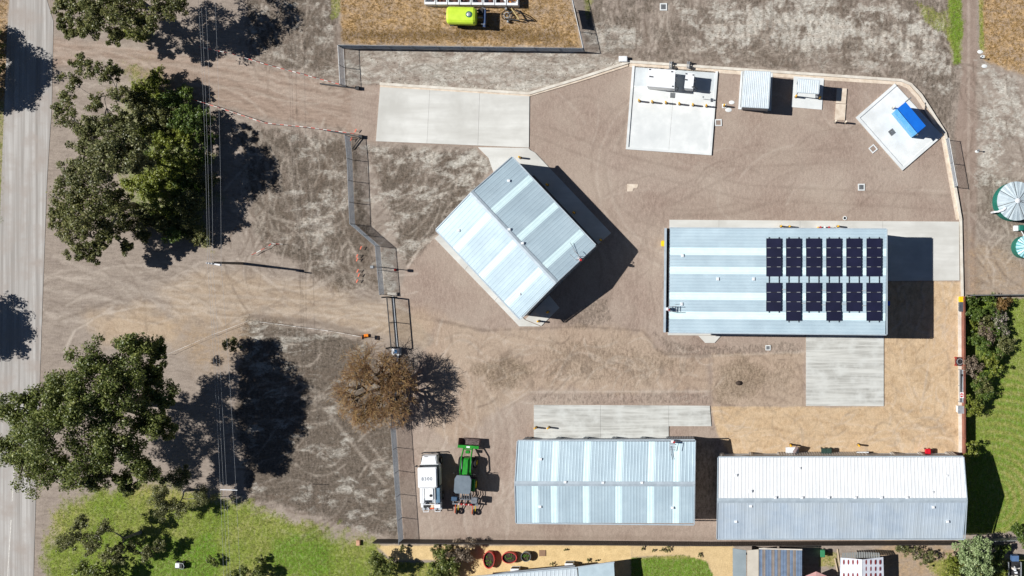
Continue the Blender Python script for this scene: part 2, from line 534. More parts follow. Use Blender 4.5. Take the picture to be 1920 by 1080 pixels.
# loose scratches, blade marks and skid lines, each in its own window of the grid
pxs, pys = gx / S + NX, -gy / S + NY                       # photo x of columns, photo y of rows (descending)
srnd = random.Random(77)
def scratch(field, poly_box, n, ang, spread, length, w, k, curve=.25, lim=None):
    x0, x1, y0, y1 = poly_box
    for _ in range(n):
        cx, cy = srnd.uniform(x0, x1), srnd.uniform(y0, y1)
        a = R(ang + srnd.gauss(0, spread))
        l = length * srnd.uniform(.4, 1.3)
        bend_ = srnd.uniform(-curve, curve) * l
        pts = []
        for i in range(6):
            t = i / 5 - .5
            o = bend_ * (1 - 4 * t * t)
            pts.append((cx + math.cos(a) * l * t - math.sin(a) * o, cy + math.sin(a) * l * t + math.cos(a) * o))
        xs_, ys_ = [p[0] for p in pts], [p[1] for p in pts]
        ci = np.where((pxs > min(xs_) - 8) & (pxs < max(xs_) + 8))[0]
        ri = np.where((pys > min(ys_) - 8) & (pys < max(ys_) + 8))[0]
        if len(ci) < 2 or len(ri) < 2:
            continue
        sl = (slice(ri[0], ri[-1] + 1), slice(ci[0], ci[-1] + 1))
        d = line_d(PX[sl], PY[sl], pts)
        ww = w * srnd.uniform(.6, 1.4)
        v = (1 - sstep(d + n2[sl] * 4, ww - 1.5, ww + 1.8)) * k * srnd.uniform(.4, 1.0) * np.clip(.2 + 1.5 * n5[sl], 0, 1)
        if lim is not None:
            v = v * lim[sl]
        field[sl] = np.maximum(field[sl], v)
out_y = 1 - yard
for box, n, ang, sp, ln in (((440, 700, 245, 540), 70, 80, 22, 90), ((690, 930, 280, 480), 50, -48, 22, 70), ((450, 750, 610, 1000), 60, -20, 18, 80), ((465, 635, 0, 140), 36, 75, 25, 80),
                            ((1110, 1790, 0, 140), 110, 88, 14, 60), ((1110, 1700, 85, 140), 60, 4, 10, 70), ((650, 1150, 95, 165), 70, 2, 8, 110), ((1815, 1920, 130, 545), 60, 70, 30, 60)):
    scratch(light, box, n, ang, sp, ln, 1.3, .62, lim=out_y)
    scratch(scuf, box, int(n * 1.3), ang, sp, ln, 1.3, .85, lim=out_y)
scratch(scuf, (100, 720, 500, 610), 70, 8, 14, 120, 1.6, .55)
scratch(light, (100, 720, 500, 610), 70, 8, 14, 120, 1.8, .6)
scratch(scuf, (100, 700, 95, 230), 50, 14, 10, 120, 1.6, .5)
scratch(light, (100, 700, 95, 230), 50, 14, 10, 120, 1.8, .5)
scratch(scuf, (830, 1330, 625, 735), 90, 0, 60, 55, .9, .7, .5)
scratch(light, (830, 1330, 625, 735), 50, 0, 40, 70, 1.2, .6, .4)
scratch(scuf, (1340, 1505, 665, 755), 40, 60, 60, 50, 1.0, .7, .5)
scratch(light, (1340, 1790, 770, 845), 50, 0, 40, 60, 1.2, .6, .4)
scratch(scuf, (1340, 1790, 770, 845), 60, 0, 40, 60, 1.2, .5, .4)
scratch(scuf, (1665, 1795, 530, 760), 50, 85, 30, 60, 1.2, .45, .4)
scratch(light, (1665, 1795, 530, 760), 40, 85, 30, 60, 1.3, .6, .4)
scratch(light, (1000, 1780, 190, 400), 30, 10, 40, 110, 1.6, .35, .4)
scratch(scuf, (1000, 1780, 190, 400), 34, 10, 40, 110, 1.6, .35, .4)
scratch(scuf, (780, 960, 690, 1000), 50, 85, 25, 90, 1.4, .4, .3)
scratch(light, (780, 960, 690, 1000), 40, 85, 25, 90, 1.6, .5, .3)
scratch(scuf, (1120, 1240, 400, 640), 30, 80, 20, 90, 1.5, .35, .3)
# fine streaks of the rough ground: ridges left by the grader
rows = np.maximum.reduce([
    zone([(1300, 20), (1780, 0), (1790, 130), (1300, 110)], 20, 20, 10) * (0.5 + 0.5 * np.sin(PX * 0.55 + 3 * n1)) * 0.5,
    zone([(646, 92), (1098, 97), (1180, 116), (993, 174), (713, 158), (646, 162)], 6, 6, 4) * (0.5 + 0.5 * np.sin(PY * 0.8 + 6 * n1)) * 0.35,
])
relief = np.clip(sand * 0.8 + dark * 0.8 + ochre * 0.6 + grass * 0.6, 0, 1) * (1 - yard) * (1 - path)
GZ = relief * (0.10 * (fbm(PX, PY, 9, 3, 23) - 0.5) + 0.06 * (rng.random(PX.shape) - 0.5)) + rows * relief * 0.05
inside = (GX > -85.4) & (GX < 37.9) & (GY > -36.4) & (GY < 34.4)
GZ = np.where(inside, GZ, 0.0) - 0.02

ny_, nx_ = GX.shape
idx = np.arange(nx_ * ny_).reshape(ny_, nx_)
quads = np.stack([idx[:-1, :-1], idx[:-1, 1:], idx[1:, 1:], idx[1:, :-1]], -1).reshape(-1, 4)

def np_mesh(name, co, quads_):
    me = bpy.data.meshes.new(name)
    nv, nf, k = len(co), len(quads_), quads_.shape[1]
    me.vertices.add(nv)
    me.vertices.foreach_set('co', co.astype(np.float32).ravel())
    me.loops.add(nf * k)
    me.loops.foreach_set('vertex_index', quads_.astype(np.int32).ravel())
    me.polygons.add(nf)
    me.polygons.foreach_set('loop_start', np.arange(0, nf * k, k, dtype=np.int32))
    me.update(calc_edges=True)
    return me

gme = np_mesh('ground', np.stack([GX, GY, GZ], -1).reshape(-1, 3), quads)
gme.polygons.foreach_set('use_smooth', np.ones(len(gme.polygons), bool))
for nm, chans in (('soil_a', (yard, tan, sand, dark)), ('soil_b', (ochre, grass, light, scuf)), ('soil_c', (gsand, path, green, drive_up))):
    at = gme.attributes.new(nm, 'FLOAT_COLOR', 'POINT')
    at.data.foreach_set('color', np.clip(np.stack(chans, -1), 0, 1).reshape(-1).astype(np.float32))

gm = bpy.data.materials.new('soil_and_grass')
gm.use_nodes = True
nt = gm.node_tree
bs = nt.nodes['Principled BSDF']
bs.inputs['Roughness'].default_value = 0.95
bs.inputs['Specular IOR Level'].default_value = 0.1

def chan(attr):
    a = nt.nodes.new('ShaderNodeAttribute')
    a.attribute_name = attr
    s = nt.nodes.new('ShaderNodeSeparateColor')
    nt.links.new(a.outputs['Color'], s.inputs[0])
    return [s.outputs[0], s.outputs[1], s.outputs[2], a.outputs['Alpha']]

A_, B_, C_ = chan('soil_a'), chan('soil_b'), chan('soil_c')
nf = noise_node(nt, 7.0, 3, 0.7).outputs['Fac']
nm_ = noise_node(nt, 1.1, 5, 0.65).outputs['Fac']
nl = noise_node(nt, 0.16, 4, 0.55).outputs['Fac']
nst = noise_node(nt, 0.9, 4, 0.6, (1.0, 4.0, 1.0), R(12)).outputs['Fac']
ndirt = noise_node(nt, 2.6, 5, 0.72).outputs['Fac']
f1, f2, f3 = ramp(nt, nf, 0.3, 0.7), ramp(nt, nm_, 0.32, 0.68), ramp(nt, nl, 0.35, 0.65)
f4, f5 = ramp(nt, nst, 0.32, 0.68), ramp(nt, ndirt, 0.36, 0.66)

def two(c1, c2, f, c3=None, ff=None):
    o = mix(nt, f, c1, c2)
    if c3:
        o = mix(nt, ff, o, c3)
    return o

half = lambda f, k: mathn(nt, 'MULTIPLY', f, k)
nmo = noise_node(nt, 0.55, 9, 0.72, (1.0, 1.8, 1.0), R(25))
nmo.inputs['Distortion'].default_value = 0.6
fmo = ramp(nt, nmo.outputs['Fac'], 0.36, 0.62)
nmp = noise_node(nt, 1.6, 8, 0.75, (2.2, 1.0, 1.0), R(-18))
nmp.inputs['Distortion'].default_value = 0.4
fmp = ramp(nt, nmp.outputs['Fac'], 0.38, 0.62)
def broken(mask, f, lo, hi):
    """mask broken up by a fine noise so that its edge is ragged"""
    m = mathn(nt, 'ADD', mask, mathn(nt, 'MULTIPLY_ADD', f, hi - lo))
    m.node.inputs[1].links[0].from_node.inputs[2].default_value = lo
    m2 = mathn(nt, 'MULTIPLY', ramp(nt, m, 0.15, 0.95), ramp(nt, mask, 0.0, 0.25))
    return m2
base = two(lin(157, 144, 133), lin(128, 116, 106), f4, lin(168, 155, 142), half(fmo, 0.6))
c = mix(nt, C_[3], base, two(lin(168, 148, 133), lin(142, 124, 110), f4))
c = mix(nt, C_[1], c, two(lin(158, 140, 128), lin(140, 122, 110), f2))
c = mix(nt, A_[0], c, two(lin(166, 147, 134), lin(142, 124, 112), fmp, lin(175, 160, 146), half(f3, 0.7)))
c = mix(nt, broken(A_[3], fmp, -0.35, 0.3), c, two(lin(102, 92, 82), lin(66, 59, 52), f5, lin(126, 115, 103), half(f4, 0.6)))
c = mix(nt, A_[1], c, two(lin(200, 172, 137), lin(170, 143, 112), fmp, lin(210, 186, 155), half(fmo, 0.7)))
c = mix(nt, half(broken(A_[2], fmo, -0.6, 0.35), 0.9), c, two(lin(202, 197, 186), lin(152, 145, 134), f5, lin(212, 209, 200), half(f4, 0.5)))
c = mix(nt, B_[0], c, two(lin(208, 172, 122), lin(150, 124, 92), f5, lin(156, 140, 126), half(fmo, 0.75)))
c = mix(nt, C_[0], c, two(lin(224, 196, 146), lin(204, 176, 128), f2))
gc = mix(nt, ramp(nt, nl, 0.40, 0.62), two(lin(146, 156, 66), lin(112, 128, 48), f5), two(lin(192, 172, 118), lin(150, 146, 78), fmp))
gc = mix(nt, half(C_[2], 0.85), gc, two(lin(116, 156, 44), lin(78, 118, 28), fmp))
c = mix(nt, broken(B_[1], fmp, -0.35, 0.2), c, gc)
c = mix(nt, half(B_[2], 0.62), c, lin(208, 196, 182))
c = mix(nt, half(B_[3], 0.75), c, lin(104, 90, 78))
rg = noise_node(nt, 3.2, 4, 0.7, (1.0, 2.4, 1.0), R(-40))
rgh = mix(nt, ramp(nt, rg.outputs['Fac'], 0.34, 0.66), (0.66, 0.65, 0.63), (1.28, 1.28, 1.28))
rmask = mathn(nt, 'MINIMUM', mathn(nt, 'ADD', mathn(nt, 'ADD', A_[2], A_[3]), mathn(nt, 'ADD', half(B_[0], .7), half(B_[1], .7))), 0.85)
c = mix(nt, rmask, c, rgh, 'MULTIPLY')
grain = mix(nt, f1, (0.86, 0.86, 0.86), (1.1, 1.1, 1.1))
c = mix(nt, 1.0, c, grain, 'MULTIPLY')
nt.links.new(c, bs.inputs['Base Color'])
bp = nt.nodes.new('ShaderNodeBump')
bp.inputs['Strength'].default_value = 0.8
bp.inputs['Distance'].default_value = 0.06
nt.links.new(ndirt, bp.inputs['Height'])
nt.links.new(bp.outputs[0], bs.inputs['Normal'])
gme.materials.append(gm)
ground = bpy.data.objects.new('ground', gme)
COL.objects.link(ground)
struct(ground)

# ------------------------------------------------------------------ road
def pp(pts, z=0.0):
    return [tuple(P(x, y, z))[:2] for x, y in pts]

m_road = mat('road_chip_seal', lin(184, 180, 175), lin(142, 136, 130), scale=2.2, lo=0.36, hi=0.66, rough=0.9, stretch=(1, 0.02, 1),
             rot=R(-1.8), c3=lin(160, 150, 142), scale3=0.35, bump=0.15, bscale=20)
road_pts_r = [(84, -400), (88, 0), (100, 40), (97, 200), (88, 340), (80, 560), (75, 700), (68, 900), (63, 1080), (50, 1500)]
road_pts_l = [(-40, 1500), (-26, 1080), (-20, 800), (-8, 560), (0, 400), (8, 200), (14, 60), (18, 0), (24, -400)]
struct(MB().prism(pp(road_pts_r + road_pts_l), -0.05, 0.012).build('road', m_road))
m_line = mat('worn_line_paint', lin(220, 216, 208), lin(186, 180, 172), scale=4)
for (x0, y0, x1, y1) in ((21, 975, 14, 1085), (26, 880, 23, 940)):
    w = 0.8
    struct(MB().prism(pp([(x0 - w, y0), (x0 + w, y0), (x1 + w, y1), (x1 - w, y1)]), 0.0, 0.016).build('road_marking', m_line))

# ------------------------------------------------------------------ concrete
m_con = mat('concrete_grey', lin(218, 217, 211), lin(192, 190, 183), scale=0.8, lo=.3, hi=.7, rough=0.85, stretch=(0.16, 1, 1), c3=lin(188, 186, 179), scale3=0.22, bump=0.1, bscale=12, vary=0.04)
m_conw = mat('concrete_new_white', lin(226, 228, 226), lin(205, 208, 207), scale=0.6, lo=0.4, hi=0.75, rough=0.8, c3=lin(204, 207, 206), scale3=0.22, bump=0.08, bscale=12, vary=0.03)
m_conb = mat('concrete_brushed', lin(204, 204, 198), lin(160, 159, 153), scale=3.2, rough=0.85, stretch=(0.06, 1, 1), c3=lin(202, 203, 198), scale3=0.6, bump=0.1, bscale=12)
m_cont = mat('concrete_tan', lin(222, 208, 190), lin(198, 180, 160), scale=1.5, rough=0.85, bump=0.1, bscale=12)
m_kerb = mat('kerb_concrete', lin(222, 216, 204), lin(198, 188, 174), scale=1.2, rough=0.85, bump=0.1, bscale=10)
m_dark = mat('dark_steel', lin(52, 52, 54), lin(36, 36, 38), scale=4, rough=0.6)
m_grate = mat('grate_steel', lin(96, 96, 96), lin(66, 66, 66), scale=8, rough=0.5, metal=0.4)

def pad(name, m, slabs, top=0.08):
    """a pavement: its slabs are pieces of their own with an open joint between them"""
    e = bpy.data.objects.new(name, None)
    q = P(*slabs[0][0])
    e.location = (q.x, q.y, 0)
    COL.objects.link(e)
    struct(e)
    for i, s in enumerate(slabs):
        cx = sum(p[0] for p in s) / len(s)
        cy = sum(p[1] for p in s) / len(s)
        sh = [(x + (cx - x) * 0.16 / max(abs(cx - x), 3), y + (cy - y) * 0.16 / max(abs(cy - y), 3)) for x, y in s]
        MB().prism(pp(sh), -0.12, top + 0.004 * (i % 2)).build('slab', m, e)
    return e

def lerp(a, b, t):
    return (a[0] + (b[0] - a[0]) * t, a[1] + (b[1] - a[1]) * t)

def qsplit(a, b, c, d, n, m=1):
    """quad a-b-c-d split into n along a-b and m along a-d"""
    out = []
    for i in range(n):
        for j in range(m):
            t0, t1, s0, s1 = i / n, (i + 1) / n, j / m, (j + 1) / m
            f = lambda t, s: lerp(lerp(a, b, t), lerp(d, c, t), s)
            out.append([f(t0, s0), f(t1, s0), f(t1, s1), f(t0, s1)])
    return out

pad('driveway_apron', m_con, qsplit((713, 160), (993, 178), (992, 277), (705, 265), 3) +
    [[(896, 276), (991, 277.5), (1012, 300), (1000, 330), (925, 322), (916, 296)]])
m_conbl = mat('concrete_damp', lin(206, 211, 212), lin(190, 196, 198), scale=0.6, rough=.8)
pad('tank_bund', m_conbl, qsplit((1189, 124), (1343, 134), (1340, 172), (1187, 162), 1), 0.05)
pad('tank_pad', m_conw, qsplit((1187, 162), (1340, 172), (1331, 288), (1177, 277), 2, 1), 0.05)
pad('shelter_pad', m_conw, [[(1391, 133), (1449, 136), (1446, 208), (1386, 203)]])
pad('stand_pad', m_conw, [[(1488, 143), (1545, 147), (1541, 206), (1483, 201)]])
pad('tan_ramp', m_cont, [[(1569, 165), (1588, 166), (1586, 195), (1567, 194)], [(1567, 195), (1586, 195.5), (1584, 226), (1565, 225)]], 0.12)
pad('wash_bay', m_conw, qsplit((1680, 160), (1765, 252), (1692, 315), (1609, 221), 1))
pad('shed_apron', m_con, [[(1255, 412), (1348, 412.5), (1348, 440), (1255, 440)], [(1348, 412.5), (1500, 413.5), (1500, 440), (1348, 440)],
    [(1500, 413.5), (1655, 414.5), (1655, 440), (1500, 440)], [(1655, 414.5), (1798, 415.5), (1799, 526), (1655, 527)],
    [(1252, 610), (1509, 612), (1509, 630), (1252, 628.5)]] + [[(1309, 629), (1352, 629.4), (1340, 643), (1322, 643)]])
pad('brushed_apron', m_conb, [[(1511, 612), (1657, 612), (1657, 761.5), (1511, 761)]])
pad('shed_forecourt', m_conb, [[(1001, 759), (1126, 759.5), (1126, 830), (1001, 830)], [(1126, 759.5), (1254, 760), (1254, 830), (1126, 830)],
    [(1254, 760), (1331, 760.5), (1334, 799), (1254, 799)]])
pad('corner_apron', m_con, [[(988, 278), (1003, 286), (1146, 437), (1122, 458), (975, 300)],
    [(815, 447), (826, 438), (880, 496), (872, 506)], [(872, 506), (880, 496), (935, 555), (928, 564)], [(928, 564), (935, 555), (985, 600), (1014, 612), (974, 612)],
    [(985, 599), (1030, 553), (1049, 577), (1015, 611)]])

# raised kerbs and edge beams (each run a piece of the setting)
def strip(pts, w, z0, z1, m, name):
    """mitred strip along a photo-pixel polyline, w metres wide"""
    q = [P(x, y) for x, y in pts]
    L, Rr = [], []
    for i, p in enumerate(q):
        d0 = (p - q[i - 1]).normalized() if i else (q[1] - p).normalized()
        d1 = (q[i + 1] - p).normalized() if i < len(q) - 1 else d0
        t = (d0 + d1).normalized()
        nrm = Vector((-t.y, t.x, 0)) / max(0.5, t.dot(d0))
        L.append(p + nrm * w / 2)
        Rr.append(p - nrm * w / 2)
    mb = MB()
    n = len(q)
    vs_ = [(v.x, v.y, z0) for v in L] + [(v.x, v.y, z0) for v in Rr] + [(v.x, v.y, z1) for v in L] + [(v.x, v.y, z1) for v in Rr]
    fs = []
    for i in range(n - 1):
        fs += [(2 * n + i, 3 * n + i, 3 * n + i + 1, 2 * n + i + 1), (i, 2 * n + i, 2 * n + i + 1, i + 1), (n + i, n + i + 1, 3 * n + i + 1, 3 * n + i)]
    fs += [(0, n, 3 * n, 2 * n), (n - 1, 3 * n - 1, 4 * n - 1, 2 * n - 1)]
    mb.add(vs_, fs)
    return struct(mb.build(name, m))

EDGE = [(1178, 116), (1395, 131), (1560, 142), (1690, 151), (1708, 159), (1726, 178), (1772, 250), (1787, 330), (1801, 412)]
strip([(713, 157.5), (850, 166.5), (993, 175.5), (1090, 146), (1178, 117)], 0.3, -0.1, 0.20, m_kerb, 'kerb')
strip(EDGE, 0.3, -0.1, 0.24, m_kerb, 'kerb')
strip([(1180, 122), (1395, 137), (1560, 148), (1686, 156), (1703, 163), (1721, 183), (1767, 252), (1781, 330), (1796, 412)], 0.42, -0.1, 0.05, m_cont, 'drain_channel')
strip([(1801, 412), (1804, 556)], 0.3, -0.1, 0.2, m_kerb, 'kerb')
strip([(1799, 556), (1800.5, 848)], 0.4, -0.1, 0.16, m_kerb, 'plinth')
strip([(713, 161.5), (993, 179), (1092, 150), (1178, 122.5)], 0.22, -0.1, 0.085, m_cont, 'drain_channel')
for pts in ([(1188, 124), (1176, 278), (1332, 289), (1344, 134)], ):
    strip(pts, 0.28, -0.1, 0.17, m_conw, 'edge_beam')
strip([(1188, 162), (1339, 172)], 0.16, -0.1, 0.09, m_conw, 'edge_beam')
strip([(1679, 159), (1608, 221), (1692, 316), (1766, 252)], 0.35, -0.1, 0.17, m_conw, 'edge_beam')
strip([(1391, 134), (1386, 203.5), (1440, 207)], 0.22, -0.1, 0.16, m_conw, 'edge_beam')

# ------------------------------------------------------------------ sheds
m_zinc = mat('zincalume_roof', lin(188, 207, 216), lin(177, 197, 207), scale=0.5, rough=0.42, metal=0.12, spec=0.5, vary=0.08, c3=lin(172, 191, 201), scale3=.35)
m_zinc2 = mat('zincalume_roof_grey_half', lin(192, 204, 214), lin(176, 190, 203), scale=0.5, rough=0.42, metal=0.12, spec=0.5, vary=0.12, c3=lin(190, 200, 206), scale3=.3)  # south half of the long shed roof, blue-grey
m_white = mat('white_roof_half', lin(232, 233, 233), lin(222, 224, 225), scale=0.5, rough=0.5, vary=0.05, spec=.3)  # north half of the long shed roof, set whiter than the south half
m_sky = mat('skylight_sheet', lin(222, 244, 245), lin(212, 236, 238), scale=1.2, rough=0.35, spec=0.5, vary=0.03)
m_trim = mat('roof_trim_steel', lin(186, 198, 206), lin(170, 182, 190), scale=1.5, rough=0.4, metal=0.15)
m_wall = mat('wall_steel_grey', lin(150, 158, 164), lin(138, 146, 152), scale=1.0, rough=0.5, metal=0.1)
m_wallw = mat('wall_steel_pale', lin(196, 192, 186), lin(180, 176, 170), scale=1.0, rough=0.5)
m_door = mat('roller_door', lin(196, 198, 198), lin(178, 180, 182), scale=0.8, rough=0.5)
m_wh = mat('white_enamel', lin(236, 237, 238), lin(222, 224, 226), scale=2.0, rough=0.4)
m_black = mat('black_rubber', lin(34, 34, 36), lin(24, 24, 26), scale=5, rough=0.7)
m_steel = mat('galvanised_steel', lin(176, 180, 184), lin(150, 155, 160), scale=4, rough=0.45, metal=0.3)
m_red = mat('red_paint', lin(198, 40, 40), lin(170, 32, 34), scale=4, rough=0.5)
m_orange = mat('orange_paint', lin(226, 96, 40), lin(200, 80, 34), scale=4, rough=0.5)

def fill(n_total, sky_iv, unit):
    """(t0, t1, is_skylight) intervals along the roof"""
    out, t = [], 0.0
    for a, b in list(sky_iv) + [(1.0, 1.0)]:
        n = max(1, round((a - t) / unit)) if a - t > 1e-4 else 0
        for i in range(n):
            out.append((t + (a - t) * i / n, t + (a - t) * (i + 1) / n, False))
        if b > a:
            out.append((a, b, True))
        t = b
    return out

def sheet(parent, name, m, O, A, B, rib=0.035):
    """one ribbed sheet: O corner, A along the fall, B across"""
    w = B.length
    b = B / w
    nrm = A.cross(b).normalized()
    if nrm.z < 0:
        nrm = -nrm
    mb = MB()
    xs, zs = [0.0], [0.0]
    for c in (0.25, 0.75):
        xs += [c * w - 0.06, c * w - 0.035, c * w + 0.035, c * w + 0.06]
        zs += [0, rib, rib, 0]
    xs.append(w)
    zs.append(0.0)
    top = [O + b * x + nrm * z for x, z in zip(xs, zs)]
    bot = [p + A for p in top]
    n = len(xs)
    up = A.cross(b).z < 0
    mb.add(top + bot, [((i, i + 1, n + i + 1, n + i) if up else (n + i, n + i + 1, i + 1, i)) for i in range(n - 1)])
    return mb.build(name, m, parent)

def ribwall(mb, a, b, z0, z1, out, pitch=0.4, rib=0.04):
    """ribbed upright cladding from a to b, ribs towards out"""
    d = b - a
    L = d.length
    d = d / L
    n = max(1, int(L / pitch))
    xs, os_ = [0.0], [0.0]
    for i in range(n):
        c = (i + 0.5) * L / n
        xs += [c - 0.07, c - 0.04, c + 0.04, c + 0.07]
        os_ += [0, rib, rib, 0]
    xs.append(L)
    os_.append(0)
    lo = [Vector((a.x, a.y, z0)) + d * x + out * o for x, o in zip(xs, os_)]
    hi = [v + Vector((0, 0, z1 - z0)) for v in lo]
    k = len(xs)
    ft = [(i, i + 1, k + i + 1, k + i) for i in range(k - 1)]
    mb.add(lo + hi, ft)
    # back skin so that the wall is solid
    q = [Vector((a.x, a.y, z0)) - out * 0.08, Vector((b.x, b.y, z0)) - out * 0.08]
    mb.add([q[0], q[1], q[1] + Vector((0, 0, z1 - z0)), q[0] + Vector((0, 0, z1 - z0))], [(0, 3, 2, 1)])
    return mb

def gable_shed(name, label, A, B, C, D, he, rise, sky_iv, m1, m2, msky, front=None, unit=0.8, mw=None, anchors=()):
    """A-B eave one, D-C eave two (photo pixels of the roof corners), gables A-D and B-C.
    front: list of (x0, x1, kind) openings along eave one, photo pixels; None = plain wall"""
    mw = mw or m_wall
    a, b, c, d = (P(q[0], q[1], he) for q in (A, B, C, D))
    r0 = (a + d) / 2 + Vector((0, 0, rise))
    r1 = (b + c) / 2 + Vector((0, 0, rise))
    cen = (a + b + c + d) / 4
    t = thing(name, label, 'shed', (cen.x, cen.y, 0))
    L = (b - a).length
    ov = 0.12
    for (e0, e1, mm, key) in ((a, b, m1, 0), (d, c, m2, 1)):
        for t0, t1, isk in fill(0, sky_iv, unit / L):
            o = r0 + (r1 - r0) * t0
            fall = (e0 - r0)
            sheet(t, 'skylight_sheet' if isk else 'roof_sheet', msky if isk else mm, o, fall, (r1 - r0) * (t1 - t0), 0.03 if mm is m_white else 0.012)
    ax = (r1 - r0).normalized()
    # ridge cap, gutters, barge trims
    mb = MB()
    for e in (a, d):
        s_ = (e - r0).normalized() * 0.28
        up = Vector((0, 0, 0.055))
        mb.add([r0 + up + Vector((0, 0, .02)), r1 + up + Vector((0, 0, .02)), r1 + s_ + up, r0 + s_ + up], [(0, 1, 2, 3) if e is a else (3, 2, 1, 0)])
    mb.build('ridge_cap', m_trim, t)
    for e0, e1 in ((a, b), (d, c)):
        o = (e0 - r0)
        o.z = 0
        o = o.normalized() * 0.07
        MB().obar(e0 + o + Vector((0, 0, -0.05)), e1 + o + Vector((0, 0, -0.05)), 0.14, 0.12).build('gutter', m_trim, t)
    for g0, g1, rr, sgn in ((a, d, r0, -1), (b, c, r1, 1)):
        for e in (g0, g1):
            MB().obar(e + ax * sgn * 0.06 + Vector((0, 0, .0)), rr + ax * sgn * 0.06 + Vector((0, 0, .0)), 0.10, 0.14).build('barge_board', m_trim, t)
    # walls
    ins = 0.15
    yv = (d - a)
    yv.z = 0
    yv.normalize()
    wa, wb, wc, wd = a + ax * ins + yv * ins, b - ax * ins + yv * ins, c - ax * ins - yv * ins, d + ax * ins - yv * ins
    zt = he - 0.06
    def gable(p, q, rr, sgn):
        rx = Vector((rr.x, rr.y, 0)) - ax * sgn * ins
        z2 = he + rise * (1 - 2 * ins / (d - a).length) - 0.10
        mb_ = MB()
        pts = [Vector((p.x, p.y, 0)), Vector((q.x, q.y, 0)), Vector((q.x, q.y, zt)), Vector((rx.x, rx.y, z2)), Vector((p.x, p.y, zt))]
        th = ax * sgn * -0.1
        mb_.add(pts + [v + th for v in pts], [(0, 1, 2, 3, 4), (9, 8, 7, 6, 5)])
        span = (q - p).length
        nrib = int(span / 0.4)
        for i in range(1, nrib):
            f = i / nrib
            base = Vector((p.x, p.y, 0)).lerp(Vector((q.x, q.y, 0)), f) + ax * sgn * 0.015
            top = zt + (z2 - zt) * (1 - abs(2 * f - 1)) - 0.03
            mb_.obar(base, base + Vector((0, 0, top)), 0.08, 0.05, ax)
        mb_.build('gable_wall', mw, t)
    gable(wd, wa, r0, -1)
    gable(wb, wc, r1, 1)
    ribwall(MB(), wc, wd, 0, zt, yv).build('wall', mw, t)
    if front is None:
        ribwall(MB(), wa, wb, 0, zt, -yv).build('wall', mw, t)
    else:
        for x0, x1, kind in front:
            f0, f1 = (x0 - A[0]) / (B[0] - A[0]), (x1 - A[0]) / (B[0] - A[0])
            p, q = wa.lerp(wb, max(f0, 0)), wa.lerp(wb, min(f1, 1))
            if kind == 'wall':
                ribwall(MB(), p, q, 0, zt, -yv, 0.28).build('pier' if x1 - x0 < 20 else 'wall', mw, t)
                for s_ in (p, q):
                    mbq = MB()
                    mbq.add([Vector((s_.x, s_.y, 0)), Vector((s_.x, s_.y, 0)) + yv * 0.2, Vector((s_.x, s_.y, zt)) + yv * 0.2, Vector((s_.x, s_.y, zt))], [(0, 1, 2, 3)])
                    mbq.build('jamb', mw, t)
            else:
                rec = yv * 0.16
                mbd = MB()
                nsl = 12
                p0, q0 = Vector((p.x, p.y, 0)) + rec, Vector((q.x, q.y, 0)) + rec
                ztop = zt - 0.35
                for i in range(nsl):
                    z0, z1 = ztop * i / nsl, ztop * (i + 1) / nsl
                    zm = (z0 + z1) / 2
                    u = lambda z: Vector((0, 0, z))
                    mbd.add([p0 + u(z0), q0 + u(z0), q0 - yv * 0.03 + u(zm), p0 - yv * 0.03 + u(zm), q0 + u(z1), p0 + u(z1)], [(0, 1, 2, 3), (3, 2, 4, 5)])
                mbd.build('roller_door', m_door, t)
                MB().obar(p + yv * 0.2 + u(zt - 0.2 - he), q + yv * 0.2 + u(zt - 0.2 - he), 0.4, 0.3).build('lintel', mw, t)
    # roof anchors, small plates bolted on the sheets
    for px, py in anchors:
        q = P(px, py, he)
        f = ((q - (a + d) / 2).dot(yv)) / ((d - a).length / 2)
        z = he + rise * (1 - abs(f)) + 0.06
        q = P(px, py, z)
        MB().cbx(q.x - .16, q.x + .16, q.y - .14, q.y + .14, z - 0.06, z + .10, .03).build('roof_anchor', m_wh, t)
    return t, (a, b, c, d, r0, r1)

# rotated shed in the middle
S1, K1 = gable_shed('steel_shed', 'square grey steel shed set at an angle in the middle of the yard', (960, 295), (1116, 460), (975, 598), (818, 431), 4.6, 1.25,
           [(0.2, 0.256), (0.506, 0.562), (0.812, 0.868)], m_zinc, m_zinc, m_sky,
           anchors=[(954, 339), (955, 430), (980, 456), (860, 432), (974, 551)])
# long shed with six skylight bands
S2, K2 = gable_shed('steel_shed', 'blue-grey shed with six pale skylight strips beside the tractor', (971, 827), (1303, 826), (1301, 983), (968, 980), 4.1, 1.0,
           [((x - 971) / 332, (x + 12 - 971) / 332) for x in (1001, 1036.5, 1096, 1156.5, 1216, 1263.5)], m_zinc, m_zinc, m_sky,
           front=[(971, 984, 'wall'), (984, 1033, 'door'), (1033, 1043, 'wall'), (1043, 1086, 'door'), (1086, 1096, 'wall'), (1096, 1142, 'door'), (1142, 1152, 'wall'),
                  (1152, 1198, 'door'), (1198, 1208, 'wall'), (1208, 1248, 'door'), (1248, 1303, 'wall')],
           anchors=[(1014, 861), (1060, 904), (1131, 905), (1204, 905), (1013, 950), (1261, 952)])
